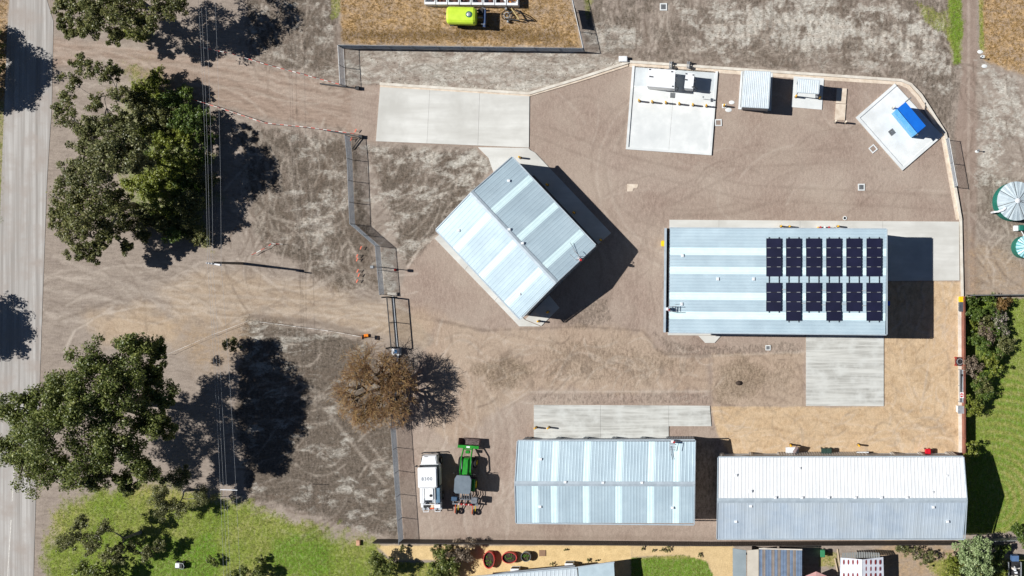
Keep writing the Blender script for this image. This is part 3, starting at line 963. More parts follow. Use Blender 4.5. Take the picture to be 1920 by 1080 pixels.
# long white and grey shed
S3, K3 = gable_shed('steel_shed', 'longest shed, half white half grey striped roof, by the brown fence', (1347, 858), (1806, 857), (1808, 1010), (1345, 1010), 4.6, 1.35,
           [], m_white, m_zinc2, m_sky, mw=m_wallw,
           front=[(1347, 1356, 'wall'), (1356, 1404, 'door'), (1404, 1412, 'wall'), (1412, 1460, 'door'), (1460, 1506, 'wall'), (1506, 1622, 'wall'), (1622, 1636, 'wall'), (1636, 1682, 'door'),
                  (1682, 1690, 'wall'), (1690, 1736, 'door'), (1736, 1744, 'wall'), (1744, 1790, 'door'), (1790, 1806, 'wall')],
           anchors=[(1380, 891), (1408, 921), (1408, 949), (1380, 978), (1454, 933), (1504, 933), (1554, 933), (1604, 933), (1653, 933), (1701, 933), (1775, 892), (1748, 923), (1750, 951), (1777, 978), (1499, 878)])

# doors and ladder gate on the rotated shed
def roof_gate(parent, c, dx, dy):
    """ladder head and swing gate at a roof edge"""
    mb = MB()
    for k in (-1, 1):
        o = Vector((-dy, dx, 0)) * 0.3 * k
        mb.tube([c + o, c + o + Vector((0, 0, 0.95)), c + o + Vector((dx, dy, 0)) * 0.9 + Vector((0, 0, .95))], 0.035, 5)
    mb.tube([c + Vector((-dy, dx, 0)) * 0.3 + Vector((0, 0, .9)), c - Vector((-dy, dx, 0)) * 0.3 + Vector((0, 0, .9))], 0.035, 5)
    for i in range(4):
        q = c + Vector((dx, dy, 0)) * (0.25 + 0.3 * i) + Vector((0, 0, 0.08 + .0 * i))
        mb.obar(q + Vector((-dy, dx, 0)) * 0.3, q - Vector((-dy, dx, 0)) * 0.3, 0.06, 0.05)
    mb.build('ladder_gate', m_steel, parent)
    q = c - Vector((dx, dy, 0)) * 0.15 + Vector((0, 0, 0.45))
    MB().bx(q.x - .16, q.x + .16, q.y - .16, q.y + .16, q.z - .2, q.z + .25).build('gate_panel', m_wh, parent)
    q = q + Vector((0.2, -0.1, 0.0))
    MB().bx(q.x - .12, q.x + .12, q.y - .12, q.y + .12, q.z - .1, q.z + .3).build('warning_plate', m_red, parent)

roof_gate(S1, P(1085, 484, 4.95), -0.72, 0.69)
q0, q1 = P(1069, 455, 5.3), P(1086, 482, 5.05)
MB().tube([q0, q1], 0.03, 4).build('safety_line', m_steel, S1)
roof_gate(S2, P(1261, 829, 4.2), 0.0, -1.0)
MB().tube([P(1258, 836, 4.3), P(1259, 850, 4.55), P(1261, 862, 4.75)], 0.03, 4).build('safety_line', m_dark, S2)

# ------------------------------------------------------------------ solar shed (single fall)
ZL, ZR = 5.7, 6.7
A4, B4, C4, D4 = P(1255, 428, ZL), P(1662, 430, ZR), P(1662, 627, ZR), P(1253, 623, ZL)
ce = (A4 + B4 + C4 + D4) / 4
S4 = thing('solar_shed', 'large pale blue shed with single-fall roof carrying the solar panels', 'shed', (ce.x, ce.y, 0))
iv = [(464, 477.6), (500, 513), (548, 561.4), (584, 597.6)]
for t0, t1, isk in fill(0, [((u - 428) / 195, (v - 428) / 195) for u, v in iv], 0.79 / 12.0):
    o = A4 + (D4 - A4) * t0
    sheet(S4, 'skylight_sheet' if isk else 'roof_sheet', m_sky if isk else m_zinc, o, B4 - A4, (D4 - A4) * (t1 - t0), 0.03)
ex, ey = (B4 - A4).normalized(), (D4 - A4).normalized()
exf = Vector((ex.x, ex.y, 0)).normalized()
MB().obar(B4 + exf * .05, C4 + exf * .05, 0.12, 0.2).build('ridge_flashing', m_trim, S4)
MB().obar(A4 - ey * .05, B4 - ey * .05, 0.12, 0.16).build('barge_board', m_trim, S4)
MB().obar(D4 + ey * .05, C4 + ey * .05, 0.12, 0.16).build('barge_board', m_trim, S4)
MB().obar(A4 - exf * .40 + Vector((0, 0, .12)), D4 - exf * .40 + Vector((0, 0, .12)), 0.26, 0.5).build('parapet', m_trim, S4)
MB().obar(A4 - exf * .14 + Vector((0, 0, -.16)), D4 - exf * .14 + Vector((0, 0, -.16)), 0.24, 0.1).build('box_gutter', m_dark, S4)
for py in (441, 455, 607):
    q = P(1251, py, 5.5)
    MB().bx(q.x - .28, q.x + .0, q.y - .5, q.y + .5, 5.0, 5.62).build('rain_head', m_trim, S4)
i_ = 0.2
w4 = [A4 + exf * i_ + ey * i_, B4 - exf * i_ + ey * i_, C4 - exf * i_ - ey * i_, D4 + exf * i_ - ey * i_]
def wall4(p, q, out):
    mb_ = MB()
    n = max(1, int((q - p).length / 0.4))
    u = Vector((0, 0, 1))
    pb, qb = Vector((p.x, p.y, 0)), Vector((q.x, q.y, 0))
    mb_.add([pb, qb, qb + u * (q.z - .12), pb + u * (p.z - .12)] + [v - out * .1 for v in (pb, qb, qb + u * (q.z - .12), pb + u * (p.z - .12))], [(0, 1, 2, 3), (7, 6, 5, 4)])
    for k in range(1, n):
        v = pb.lerp(qb, k / n) + out * .015
        mb_.obar(v, v + u * (p.z + (q.z - p.z) * k / n - .14), 0.08, 0.05, out)
    mb_.build('wall', m_wall, S4)
wall4(w4[1], w4[0], -ey)
wall4(w4[3], w4[2], ey)
wall4(w4[2], w4[1], exf)
wall4(w4[0], w4[3], -exf)
for px0, px1 in ((1310, 1350), (1400, 1440)):
    p, q = P(px0, 609, 0), P(px1, 609, 0)
    MB().bx(p.x, q.x, p.y - .33, p.y - .27, 0.08, 3.4).build('roller_door', m_door, S4)
def roof4(px, dz=0.0):
    f = (px - 1255) / 407.0
    return ZL + (ZR - ZL) * f + dz
for px, py in ((1280, 479), (1346, 523), (1413, 523), (1278, 570)):
    z = roof4(px, 0.0)
    q = P(px, py, z)
    MB().cbx(q.x - .15, q.x + .15, q.y - .18, q.y + .18, z, z + .14, .03).build('roof_anchor', m_wh, S4)
roof_gate(S4, P(1254, 579, 5.85), 1.0, 0.0)
MB().tube([P(1265, 571, 5.85), P(1277, 570, 5.9)], 0.025, 4).build('safety_line', m_steel, S4)
q = P(1664, 569, 5.2)
MB().bx(q.x - .02, q.x + .22, q.y - .25, q.y + .25, 4.9, 5.5).build('wall_box', mat('blue_box', lin(24, 84, 214), rough=0.5), S4)

# solar arrays: six columns, each seven or eight panels on two rails
m_pv = mat('solar_cell', (0.012, 0.013, 0.040), (0.008, 0.009, 0.030), scale=0.7, rough=0.35, spec=0.5, stretch=(1, 1, 1), vary=0.15)
m_pvf = mat('panel_frame', lin(30, 30, 42), rough=0.5)
m_clip = mat('panel_clip', lin(196, 200, 200), rough=0.4, metal=0.3)
cols = (1437, 1474, 1511.5, 1549.5, 1587, 1624.8)
ordn = ('first', 'second', 'third', 'fourth', 'fifth', 'last')
sides = ('nearest the bare roof', 'second from the bare roof', 'third from the bare roof', 'third from the east edge', 'second from the east edge', 'at the east edge')
for i, cx in enumerate(cols):
    nlow = 4 if i % 2 else 3
    z = roof4(cx + 14)
    bq = P(cx + 14, 525, z)
    t = thing('solar_array', 'column of dark solar panels on the pale shed roof, ' + sides[i], 'solar array', (bq.x, bq.y, z), 'solar arrays on the shed roof')
    slope = (ZR - ZL) / (B4 - A4).length
    def up(v):
        return Vector((v.x, v.y, z + (v.x - bq.x) * slope))
    for rows_, y0 in ((4, 447.2), (nlow, 530.5)):
        for k in range(rows_):
            ya, yb = y0 + k * 17.85, y0 + (k + 1) * 17.85 - 0.7
            a, b = up(P(cx, ya, z + .17)), up(P(cx + 28, yb, z + .17))
            jig = random.uniform(-.012, .012) + (-0.06 if (i == 3 and rows_ == nlow and y0 > 500 and k == 2) else 0)
            mb = MB()
            x0, x1, ys, ye = a.x + jig, b.x + jig, b.y, a.y
            za, zb = a.z + .13, b.z + .13
            mb.add([(x0, ys, za), (x1, ys, zb), (x1, ye, zb), (x0, ye, za), (x0, ys, za + .045), (x1, ys, zb + .045), (x1, ye, zb + .045), (x0, ye, za + .045)],
                   [(0, 3, 2, 1), (4, 5, 6, 7), (0, 1, 5, 4), (1, 2, 6, 5), (2, 3, 7, 6), (3, 0, 4, 7)])
            pv = mb.build('solar_panel', m_pv, t)
            fr = MB()
            for (u0, v0, u1, v1) in ((x0, ys, x1, ys), (x0, ye, x1, ye), (x0, ys, x0, ye), (x1, ys, x1, ye)):
                zz = lambda x: za + (x - x0) * slope + .03
                fr.obar((u0, v0, zz(u0)), (u1, v1, zz(u1)), 0.035, 0.05)
            fr.build('frame', m_pvf, pv)
            if k:
                for f in (0.17, 0.83):
                    xx = x0 + (x1 - x0) * f
                    zc = za + (xx - x0) * slope + .045
                    MB().bx(xx - .20, xx + .20, ye + .0, ye + .045, zc - .04, zc + .025).build('clip', m_clip, t)
    for off in (4.8, 23.4):
        a, b = up(P(cx + off, 444.5, z + .1)), up(P(cx + off, (602 if nlow == 4 else 584) + 2.5, z + .1))
        MB().obar(a + Vector((0, 0, .1)), b + Vector((0, 0, .1)), 0.06, 0.06).build('rail', m_dark, t)
# cable trays between the columns
for (x0, x1, y) in ((1465, 1474, 543), (1502, 1511, 569), (1540, 1549, 544), (1540, 1549, 571.5), (1577, 1587, 570), (1615, 1625, 545), (1615, 1625, 573)):
    z = roof4((x0 + x1) / 2, .05)
    a, b = P(x0, y, z), P(x1, y, z)
    MB().obar(a, b, 0.09, 0.06).build('cable_tray', m_clip, S4)

# ------------------------------------------------------------------ small roofs on the north side
m_pale = mat('shelter_roof_pale', lin(216, 224, 228), lin(204, 213, 218), scale=.8, rough=.4, vary=.04)
def lean_to(name, label, quad, h0, h1, m, along=True, sheets=8, posts=True):
    """small open shelter: sheets over four posts and beams; h0 west edge, h1 east edge"""
    hs = (h0, h1, h1, h0)
    a, b, c_, d = (P(x, y, h) for (x, y), h in zip(quad, hs))
    cen = (a + b + c_ + d) / 4
    t = thing(name, label, 'shelter', (cen.x, cen.y, 0))
    for i in range(sheets):
        sheet(t, 'roof_sheet', m, a.lerp(b, i / sheets), (d - a).lerp(c_ - b, i / sheets), (b - a) / sheets, 0.03)
    for p, q in ((a, b), (b, c_), (c_, d), (d, a)):
        MB().obar(p - Vector((0, 0, .08)), q - Vector((0, 0, .08)), 0.1, 0.14).build('edge_beam', m_trim, t)
    for p in (a, b, c_, d):
        q = p.lerp(cen, 0.06)
        MB().bx(q.x - .05, q.x + .05, q.y - .05, q.y + .05, 0.0, p.z - .1).build('post', m_steel, t)
    return t, (a, b, c_, d)

sh, _q = lean_to('open_shelter', 'long pale ribbed shelter between the tank pad and the white stand', [(1397, 133), (1445, 135), (1441, 203), (1391, 200)], 2.8, 3.0, m_pale, sheets=7)
a, b, c_, d = _q
for (p, q, nm) in ((a, d, 'side_wall'), (a, b, 'back_wall'), (b, c_, 'side_wall'), (d, c_, 'front_wall')):
    v = (q - p)
    cc = (a + b + c_ + d) / 4
    o = (cc - (p + q) / 2)
    o.z = 0
    o = o.normalized() * 0.12
    MB().obar(Vector((p.x, p.y, 1.4)) + o, Vector((q.x, q.y, 1.4)) + o, 0.06, 2.6).build(nm, m_wall, sh)
sh2, _q = lean_to('open_shelter', 'small pale ribbed shelter beside the tan ramp', [(1497, 148), (1537, 151), (1535, 175.5), (1495, 173)], 3.0, 3.15, m_pale, sheets=5)
a, b, c_, d = _q
MB().obar(Vector((a.x + .1, a.y - .1, 1.4)), Vector((b.x - .1, b.y - .1, 1.4)), 0.06, 2.4).build('back_wall', m_wall, sh2)
MB().obar(Vector((b.x - .1, b.y - .2, 1.5)), Vector((c_.x - .1, c_.y + .2, 1.5)), 0.06, 2.6).build('side_wall', m_wall, sh2)
q = P(1516, 163, 0)
MB().cbx(q.x - .8, q.x + .8, q.y - .3, q.y + .3, 0.08, 1.0, .03).build('bench', m_steel, sh2)

# blue plant room on the wash bay
m_blue = mat('blue_cladding', lin(18, 112, 214), lin(14, 100, 200), scale=0.8, rough=0.45)
m_blue2 = mat('pale_blue_trim', lin(120, 190, 235), lin(90, 170, 225), scale=2, rough=0.45)
h = 3.3
qa, qb, qc, qd = P(1683, 203, h), P(1698, 191, h), P(1736, 236, h), P(1721, 249, h)
cb = (qa + qb + qc + qd) / 4
BL = thing('blue_shelter', 'bright blue box shelter on the tilted white wash bay', 'shelter', (cb.x, cb.y, 0))
MB().prism([(v.x, v.y) for v in (qa, qb, qc, qd)], h - .12, h).build('roof', m_blue, BL)
ax_ = (qd - qa).normalized()
ay_ = (qb - qa).normalized()
MB().obar(qb - ay_ * .08 + Vector((0, 0, -1.7)), qc - ay_ * .08 + Vector((0, 0, -1.7)), 0.08, 3.15).build('back_wall', m_blue, BL)
MB().obar(qa + ax_ * .08 + Vector((0, 0, -1.7)), qb + ax_ * .08 + Vector((0, 0, -1.7)), 0.08, 3.15).build('side_wall', m_blue, BL)
MB().obar(qd - ax_ * .08 + Vector((0, 0, -1.7)), qc - ax_ * .08 + Vector((0, 0, -1.7)), 0.08, 3.15).build('side_wall', m_blue, BL)
f0, f1 = P(1673, 208, 1.5), P(1715, 251, 1.5)
f0, f1 = qa.copy(), qd.copy()
f0.z = f1.z = 0
MB().obar(f0 + Vector((0, 0, .9)), f1 + Vector((0, 0, .9)), 0.5, 1.4).build('front_counter', m_blue2, BL)
MB().obar(f0 - ay_ * .2 + Vector((0, 0, 2.95)), f1 - ay_ * .2 + Vector((0, 0, 2.95)), 0.35, 0.10).build('fascia', m_blue2, BL)
MB().obar(qb + Vector((0, 0, -.2)), qb + ay_ * 1.0 + Vector((0, 0, -.9)), 0.12, 0.12).build('downpipe', m_steel, BL)

# ------------------------------------------------------------------ fences and gates
m_wire = mat('chain_link_wire', lin(190, 194, 198), rough=0.5, metal=0.2)
m_post = mat('fence_post_galv', lin(150, 154, 158), lin(126, 130, 134), scale=5, rough=0.5, metal=0.2)
m_railw = mat('white_rail', lin(232, 232, 230), rough=0.5)

def mesh_bay(parent, a, b, h, wire=0.011, step=0.16):
    """chain-link bay: two sets of slanted wires between a and b"""
    mb = MB()
    d = b - a
    L = d.length
    d = d / L
    n = Vector((-d.y, d.x, 0)) * wire
    s = -h
    while s < L:
        for sg in (1, -1):
            u0, u1 = max(s, 0), min(s + h, L)
            if u1 - u0 > 0.05:
                z0, z1 = (u0 - s), (u1 - s)
                if sg < 0:
                    z0, z1 = h - z0, h - z1
                p, q = a + d * u0 + Vector((0, 0, z0)), a + d * u1 + Vector((0, 0, z1))
                w = Vector((0, 0, wire))
                mb.add([p - n, q - n, q + n, p + n, p - w, q - w, q + w, p + w], [(0, 1, 2, 3), (4, 5, 6, 7)])
        s += step
    return mb.build('wire_mesh', m_wire, parent)

def chain_fence(name, label, pts, h=1.9, gap=2.6, rail=True, m_p=None, m_r=None, arm=0.0, mid=False, wire=0.011):
    m_p = m_p or m_post
    q = [P(x, y) for x, y in pts]
    t = thing(name, label, 'fence' if 'fence' in name else 'gate', tuple(q[0]))
    for i, (a, b) in enumerate(zip(q[:-1], q[1:])):
        n = max(1, round((b - a).length / gap))
        for k in range(n):
            p0, p1 = a.lerp(b, k / n), a.lerp(b, (k + 1) / n)
            MB().tube([p0, p0 + Vector((0, 0, h + .05))], 0.04, 6).build('post', m_p, t)
            mesh_bay(t, p0 + Vector((0, 0, .05)), p1 + Vector((0, 0, .05)), h - .08, wire)
        if rail:
            MB().tube([a + Vector((0, 0, h)), b + Vector((0, 0, h))], 0.035, 6).build('top_rail', m_r or m_p, t)
        if mid:
            MB().tube([a + Vector((0, 0, .08)), b + Vector((0, 0, .08))], 0.03, 6).build('bottom_rail', m_r or m_p, t)
    MB().tube([q[-1], q[-1] + Vector((0, 0, h + .05))], 0.04, 6).build('post', m_p, t)
    return t

chain_fence('wire_fence', 'long wire mesh fence along the dry orange paddock', [(644, 91), (1097, 97)], 1.9, 2.8, wire=0.014)
f = chain_fence('wire_fence', 'short leaning wire mesh fence with dark sign at the paddock corner', [(1097, 97), (1072, -14)], 1.9, 2.4, m_r=m_railw)
a, b = P(1080, 18), P(1088, 54)
MB().obar(a + Vector((0, 0, 1.0)), b + Vector((0, 0, 1.0)), 0.04, 1.5).build('sign_board', m_dark, f)
chain_fence('mesh_gate', 'open wire mesh gate with white top rail by the striped tape', [(644, 91), (648, 163)], 1.9, 2.4, m_r=m_railw, mid=True)
chain_fence('wire_fence', 'bent wire mesh fence from the upper driveway to the sliding gate', [(657, 257), (661, 300), (666, 421), (713, 462), (721, 552)], 1.9, 2.5, wire=0.014)
chain_fence('wire_fence', 'wire mesh fence running down past the bare tree and white truck', [(746, 668), (742, 795), (757, 1014)], 1.9, 2.8, wire=0.016)
chain_fence('mesh_gate', 'white railed wire gate by the kerb below the blue shelter', [(1773, 262), (1789, 351)], 1.8, 2.8, m_r=m_railw, mid=True)
# low tie rods of the bent fence
t = thing('boom_barrier', 'dark boom lying flat beside the upper driveway fence', 'barrier', tuple(P(600, 157)))
MB().obar(P(600, 157, .25), P(672, 166, .25), 0.14, 0.2).build('boom', m_dark, t)
MB().bx(*(lambda q: (q.x - .2, q.x + .2, q.y - .2, q.y + .2))(P(672, 166)), 0, .5).build('hinge_post', m_dark, t)
t = thing('boom_barrier', 'dark boom lying along the tape below the upper driveway', 'barrier', tuple(P(608, 244)))
MB().obar(P(608, 244, .25), P(678, 257, .25), 0.14, 0.2).build('boom', m_dark, t)
MB().obar(P(678, 257, .2), P(660, 280, .2), 0.09, 0.12).build('stay', m_dark, t)
MB().bx(*(lambda q: (q.x - .2, q.x + .2, q.y - .2, q.y + .2))(P(678, 257)), 0, .5).build('hinge_post', m_dark, t)

# sliding gate
g0, g1 = P(735, 557), P(743, 651)
SG = thing('sliding_gate', 'black barred sliding gate across the tan driveway', 'gate', tuple(g0))
d = (g1 - g0).normalized()
L = (g1 - g0).length
for z in (0.12, 2.0):
    MB().obar(g0 + Vector((0, 0, z)), g1 + Vector((0, 0, z)), 0.10, 0.10).build('rail', m_dark, SG)
for k in range(3):
    q = g0 + d * L * k / 2
    MB().obar(q, q + Vector((0, 0, 2.0)), 0.09, 0.09).build('stile', m_dark, SG)
for k in range(1, 44):
    q = g0 + d * L * k / 44
    MB().obar(q + Vector((0, 0, .15)), q + Vector((0, 0, 2.0)), 0.025, 0.025).build('bar', m_dark, SG)
MB().obar(g0 + d * -.1 + Vector((.12, 0, .05)), g1 + Vector((.12, 0, .05)), 0.18, 0.10).build('floor_track', m_steel, SG)
for q in (g0, g1):
    MB().bx(q.x - .5, q.x + .5, q.y - .06, q.y + .06, 0, 0.12).build('sill', m_dark, SG)
    MB().bx(q.x - .55, q.x - .4, q.y - .08, q.y + .08, 0, 2.3).build('guide_post', m_dark, SG)
q = g0 + Vector((0.1, .35, 0))
tag(MB().cbx(q.x - .55, q.x + .55, q.y - .18, q.y + .2, 0, 0.28, .04).build('concrete_block', m_kerb), 'white concrete block at the head of the sliding gate', 'block')
q = P(744, 657)
t = thing('gate_motor', 'white and blue gate motor at the foot of the sliding gate', 'motor', tuple(q))
MB().cbx(q.x - .35, q.x + .35, q.y - .35, q.y + .25, 0.1, 0.85, .06).build('housing', m_wh, t)
MB().cbx(q.x + .02, q.x + .3, q.y - .3, q.y + .15, 0.85, 1.0, .03).build('cover', mat('motor_blue', lin(70, 130, 180), rough=.4), t)
MB().bx(q.x - .55, q.x + .55, q.y - .55, q.y + .4, 0, 0.1).build('base', m_con, t)
for dx in (-.3, .25):
    MB().obar(q + Vector((dx, -.4, .12)), q + Vector((dx * .4, -1.3, .12)), 0.12, 0.14).build('stay', m_wh, t)
# lamp post beside the fence
q = P(716, 501)
t = thing('camera_post', 'slim post with a box camera behind the wire fence', 'post', tuple(q))
MB().tube([q, q + Vector((0, 0, 3.4))], 0.05, 8).build('pole', m_post, t)
MB().cbx(q.x - .2, q.x + .2, q.y - .18, q.y + .16, 3.3, 3.7, .05).build('camera_box', m_post, t)
q = P(741, 506)
tag(MB().lathe(q, [(.17, 0), (.16, .05), (.07, .35), (.02, .37)], 10).build('marker_cone', m_red), 'red marker cone on the ground beside the camera post', 'cone')

# sheet-steel fence along the gardens
m_fence = mat('fence_charcoal', lin(74, 68, 64), lin(60, 55, 52), scale=2, rough=0.5, vary=0.08)
m_brown = mat('fence_red_brown', lin(156, 98, 80), lin(132, 84, 70), scale=1.2, rough=0.6, vary=0.08)
m_frail = mat('fence_rail_grey', lin(150, 152, 150), rough=0.5)

def panel_fence(name, label, pts, h, m, mrail, bay=2.38, pitch=0.2, flip=1):
    q = [P(x, y) for x, y in pts]
    t = thing(name, label, 'fence', tuple(q[0]))
    for a, b in zip(q[:-1], q[1:]):
        n = max(1, round((b - a).length / bay))
        d_ = (b - a).normalized()
        nn = Vector((-d_.y, d_.x, 0)) * flip
        for k in range(n):
            p0, p1 = a.lerp(b, k / n), a.lerp(b, (k + 1) / n)
            MB().obar(p0, p0 + Vector((0, 0, h + .04)), 0.08, 0.08).build('post', m, t)
            ribwall(MB(), p0 + d_ * .04, p1 - d_ * .04, 0.05, h - .03, nn, pitch, 0.045).build('fence_panel', m, t)
            MB().obar(p0 + Vector((0, 0, h)), p1 + Vector((0, 0, h)), 0.06, 0.05).build('top_rail', mrail, t)
    MB().obar(q[-1], q[-1] + Vector((0, 0, h + .04)), 0.08, 0.08).build('post', m, t)
    return t

panel_fence('panel_fence', 'long charcoal sheet fence between the yard and the sandy gardens', [(708, 1011), (1335, 1016), (1786, 1014)], 1.8, m_fence, m_fence)
panel_fence('panel_fence', 'red-brown sheet fence between the yard and the garden shrubs', [(1803, 556), (1804.5, 856)], 1.6, m_brown, m_brown, pitch=0.24, flip=1)
panel_fence('panel_fence', 'grey railed sheet fence along the top of the right garden', [(1812, 553), (1960, 552)], 1.7, m_fence, m_frail)
panel_fence('panel_fence', 'weathered grey sheet fence below the shed shadow by the silver bush', [(1826, 1010), (1960, 1006)], 1.5, m_frail, m_frail)

# striped tape barriers on thin pegs
m_tapew = mat('tape_white', lin(236, 232, 226), rough=.6)
m_taper = mat('tape_red', lin(226, 84, 70), rough=.6)
def tape(label, pts, z=0.75, seg=0.45, w=0.10, colours=('r', 'w')):
    q = [P(x, y) for x, y in pts]
    t = thing('barrier_tape', label, 'tape', tuple(q[0]), 'tape barriers along the driveways')
    k = 0
    for a, b in zip(q[:-1], q[1:]):
        L_ = (b - a).length
        n = max(1, int(L_ / seg))
        MB().tube([a, a + Vector((0, 0, z + .12))], 0.016, 5).build('peg', m_dark, t)
        for i in range(n):
            s0, s1 = i / n, (i + 1) / n
            zz = lambda s_: z - 0.14 * math.sin(math.pi * s_)
            p0, p1 = a.lerp(b, s0), a.lerp(b, s1)
            m_ = m_taper if (k % 2 == 0 and 'r' in colours) else m_tapew
            tw = w * (0.2 + 0.5 * (0.5 + 0.5 * math.sin(k * 1.7)))
            MB().obar(p0 + Vector((0, 0, zz(s0))), p1 + Vector((0, 0, zz(s1))), tw, w * 0.4).build('tape_strip', m_, t)
            k += 1
    MB().tube([q[-1], q[-1] + Vector((0, 0, z + .12))], 0.016, 5).build('peg', m_dark, t)
tape('red and white tape above the upper driveway', [(378, 90), (440, 103), (500, 122), (560, 138), (640, 160)])
tape('red and white tape below the upper driveway', [(310, 172), (360, 186), (420, 205), (500, 232), (580, 240), (668, 252)])
tape('short red tape by the power pole shadow', [(475, 478), (500, 465), (512, 457), (534, 458)], .5)
tape('pale tape along the lower driveway edge', [(490, 603), (560, 612), (620, 620), (686, 632)], colours=('w',), w=.06)
tape('pale line strung across the dry grass above the big dark tree', [(318, 664), (400, 628), (470, 601)], .6, 1.2, .04, colours=('w',))
m_peg = mat('peg_orange', lin(240, 120, 90), rough=.6)
for i, (x, y, w_) in enumerate(((678, 465, 'topmost by the fence bend'), (671, 480, 'second from the fence bend'), (671, 487, 'third from the fence bend'), (672, 508, 'fourth from the fence bend'), (674, 516, 'fifth from the fence bend'), (671, 527, 'lowest by the dug patch'),
                                (668, 246, 'beside the boom hinge'), (660, 262, 'at the head of the bent fence'))):
    q = P(x, y)
    b = MB().obar(q, q + Vector((.05, .1, .5)), 0.07, 0.05)
    b.obar(q + Vector((-.05, -.18, .4)), q + Vector((.16, .2, .48)), 0.1, 0.03)
    tag(b.build('marker_peg', m_peg), 'orange flagged marker peg, ' + w_, 'peg', 'orange marker pegs')

q = P(684, 631)
t = thing('warning_bundle', 'bright orange rolled barrier lying at the end of the pale tape', 'barrier', tuple(q))
for k in range(3):
    MB().tube([q + Vector((-.35 + .1 * k, -.12 + .1 * k, .18)), q + Vector((.1, 0.0 + .1 * k, .2)), q + Vector((.45, .06 + .08 * k, .16))], .11, 7).build('roll', mat('barrier_orange', lin(250, 150, 30), lin(236, 120, 30), scale=4, rough=.6), t)
MB().tube([q + Vector((.2, 0, 0)), q + Vector((.2, 0, 1.9))], .03, 6).bx(q.x + .17, q.x + .23, q.y - .25, q.y + .25, 1.0, 1.6).build('sign_stake', m_dark, t)

# ------------------------------------------------------------------ power line
m_pole = mat('pole_timber', lin(120, 112, 104), lin(92, 86, 80), scale=3, rough=.8, stretch=(1, 1, .2))
pb = P(455, 494)
t = thing('power_pole', 'timber power pole with white crossarm over the lower driveway', 'pole', tuple(pb))
HP = 7.4
MB().tube([pb, pb + Vector((0, 0, HP))], [.17, .12], 10).build('pole', m_pole, t)
ca = P(388, 493, HP - .1)
cb_ = P(415, 497, HP - .1)
MB().obar(ca, cb_, 0.16, 0.14).build('crossarm', m_wh, t)
for f in (.04, .2, .4, .97):
    q = ca.lerp(cb_, f)
    MB().lathe(q, [(.05, .06), (.09, .1), (.06, .2), (.08, .24), (.03, .3)], 8).build('insulator', m_wh, t)
def wire(label, pts, sag=0.5):
    q = [P(x, y, z) for x, y, z in pts]
    out = []
    for a, b in zip(q[:-1], q[1:]):
        for i in range(16):
            s_ = i / 16
            v = a.lerp(b, s_)
            v.z -= sag * 4 * s_ * (1 - s_)
            out.append(v)
    out.append(q[-1])
    tag(MB().tube(out, 0.009, 5).build('power_cable', m_wire), label, 'cable', 'overhead power cables')
zc = HP + .2
for lab, x0, x1, x2 in (('leftmost overhead power cable crossing the trees', 370, 389, 417), ('second overhead power cable from the left', 375, 393, 424),
                        ('third overhead power cable from the left', 384, 399, 430), ('rightmost overhead power cable, set apart from the other three', 402, 414.5, 449)):
    wire(lab, [(x0 - 3, -80, zc), (x1, 495, zc), (x2 + 5, 1180, zc)])
q0, q1 = P(413, 918, 7.6), P(445, 919, 7.6)
tag(MB().obar(q0, q1, .07, .05).build('cable_spacer', m_wh), 'thin white spacer bar hanging between the power cables', 'spacer')

# ------------------------------------------------------------------ bollards
m_yel = mat('bollard_yellow', lin(250, 192, 36), lin(236, 176, 30), scale=5, rough=.5)
m_cream = mat('bollard_cream', lin(240, 226, 204), rough=.5)
def bollard_proto(m):
    t = thing('bollard', 'x', 'bollard', group='steel bollards')
    MB().lathe((0, 0, 0), [(.11, 0), (.11, 1.1), (.09, 1.16), (.03, 1.19)], 12).build('shaft', m, t)
    MB().lathe((0, 0, 0), [(.16, .0), (.16, .10), (.1, .12)], 12).build('foot_plate', m_dark, t)
    return t
by = bollard_proto(m_yel)
bl = [(1199, 190, 'on the tank pad, first of the row of six from the left'), (1223.5, 192, 'on the tank pad, second of six from the left'), (1249, 193.5, 'on the tank pad, third of six from the left'),
      (1274, 195.5, 'on the tank pad, fourth of six from the left'), (1299.5, 197.5, 'on the tank pad, fifth of six from the left'), (1324.5, 199.5, 'on the tank pad, rightmost of six'),
      (1358, 199, 'on a small white footing right of the tank pad'), (1492, 182, 'left of two on the white stand pad'), (1536.5, 184.5, 'right of two on the white stand pad'),
      (1464, 424.5, 'on the strip behind the solar shed, leftmost'), (1480, 425, 'on the strip behind the solar shed, second from left'), (1570.5, 424.5, 'on the strip behind the solar shed, rightmost'),
      (976, 296, 'at the top corner of the angled shed'), (1011, 602, 'at the bottom corner of the angled shed'), (1005.5, 801, 'left of two on the striped forecourt'), (1029.5, 801, 'right of two on the striped forecourt'),
      (1482, 833.5, 'before the white shed, left of the green bins'), (1609, 833.5, 'before the white shed, right of the green bins'),
      (1027, 347, 'in shade beside the angled shed, topmost'), (1077, 399, 'in shade beside the angled shed, middle'), (1127, 450, 'in shade beside the angled shed, by its right corner'), (1028, 585, 'in shade below the angled shed')]
for i, (x, y, lab) in enumerate(bl):
    dup(by, tuple(P(x, y, .05)), 0, 'yellow bollard ' + lab, i == 0)
bc = bollard_proto(m_cream)
for i, (x, y, lab) in enumerate([(1566, 229, 'left of two at the foot of the tan ramp'), (1585, 230, 'right of two at the foot of the tan ramp'), (1674.5, 203, 'at the upper end of the blue shelter'), (1718, 253, 'at the lower end of the blue shelter')]):
    dup(bc, tuple(P(x, y, .05)), 0, 'cream bollard ' + lab, i == 0)
q = P(1358, 199)
struct(MB().cbx(q.x - .25, q.x + .25, q.y - .25, q.y + .25, -.05, .07, .02).build('footing', m_conw))
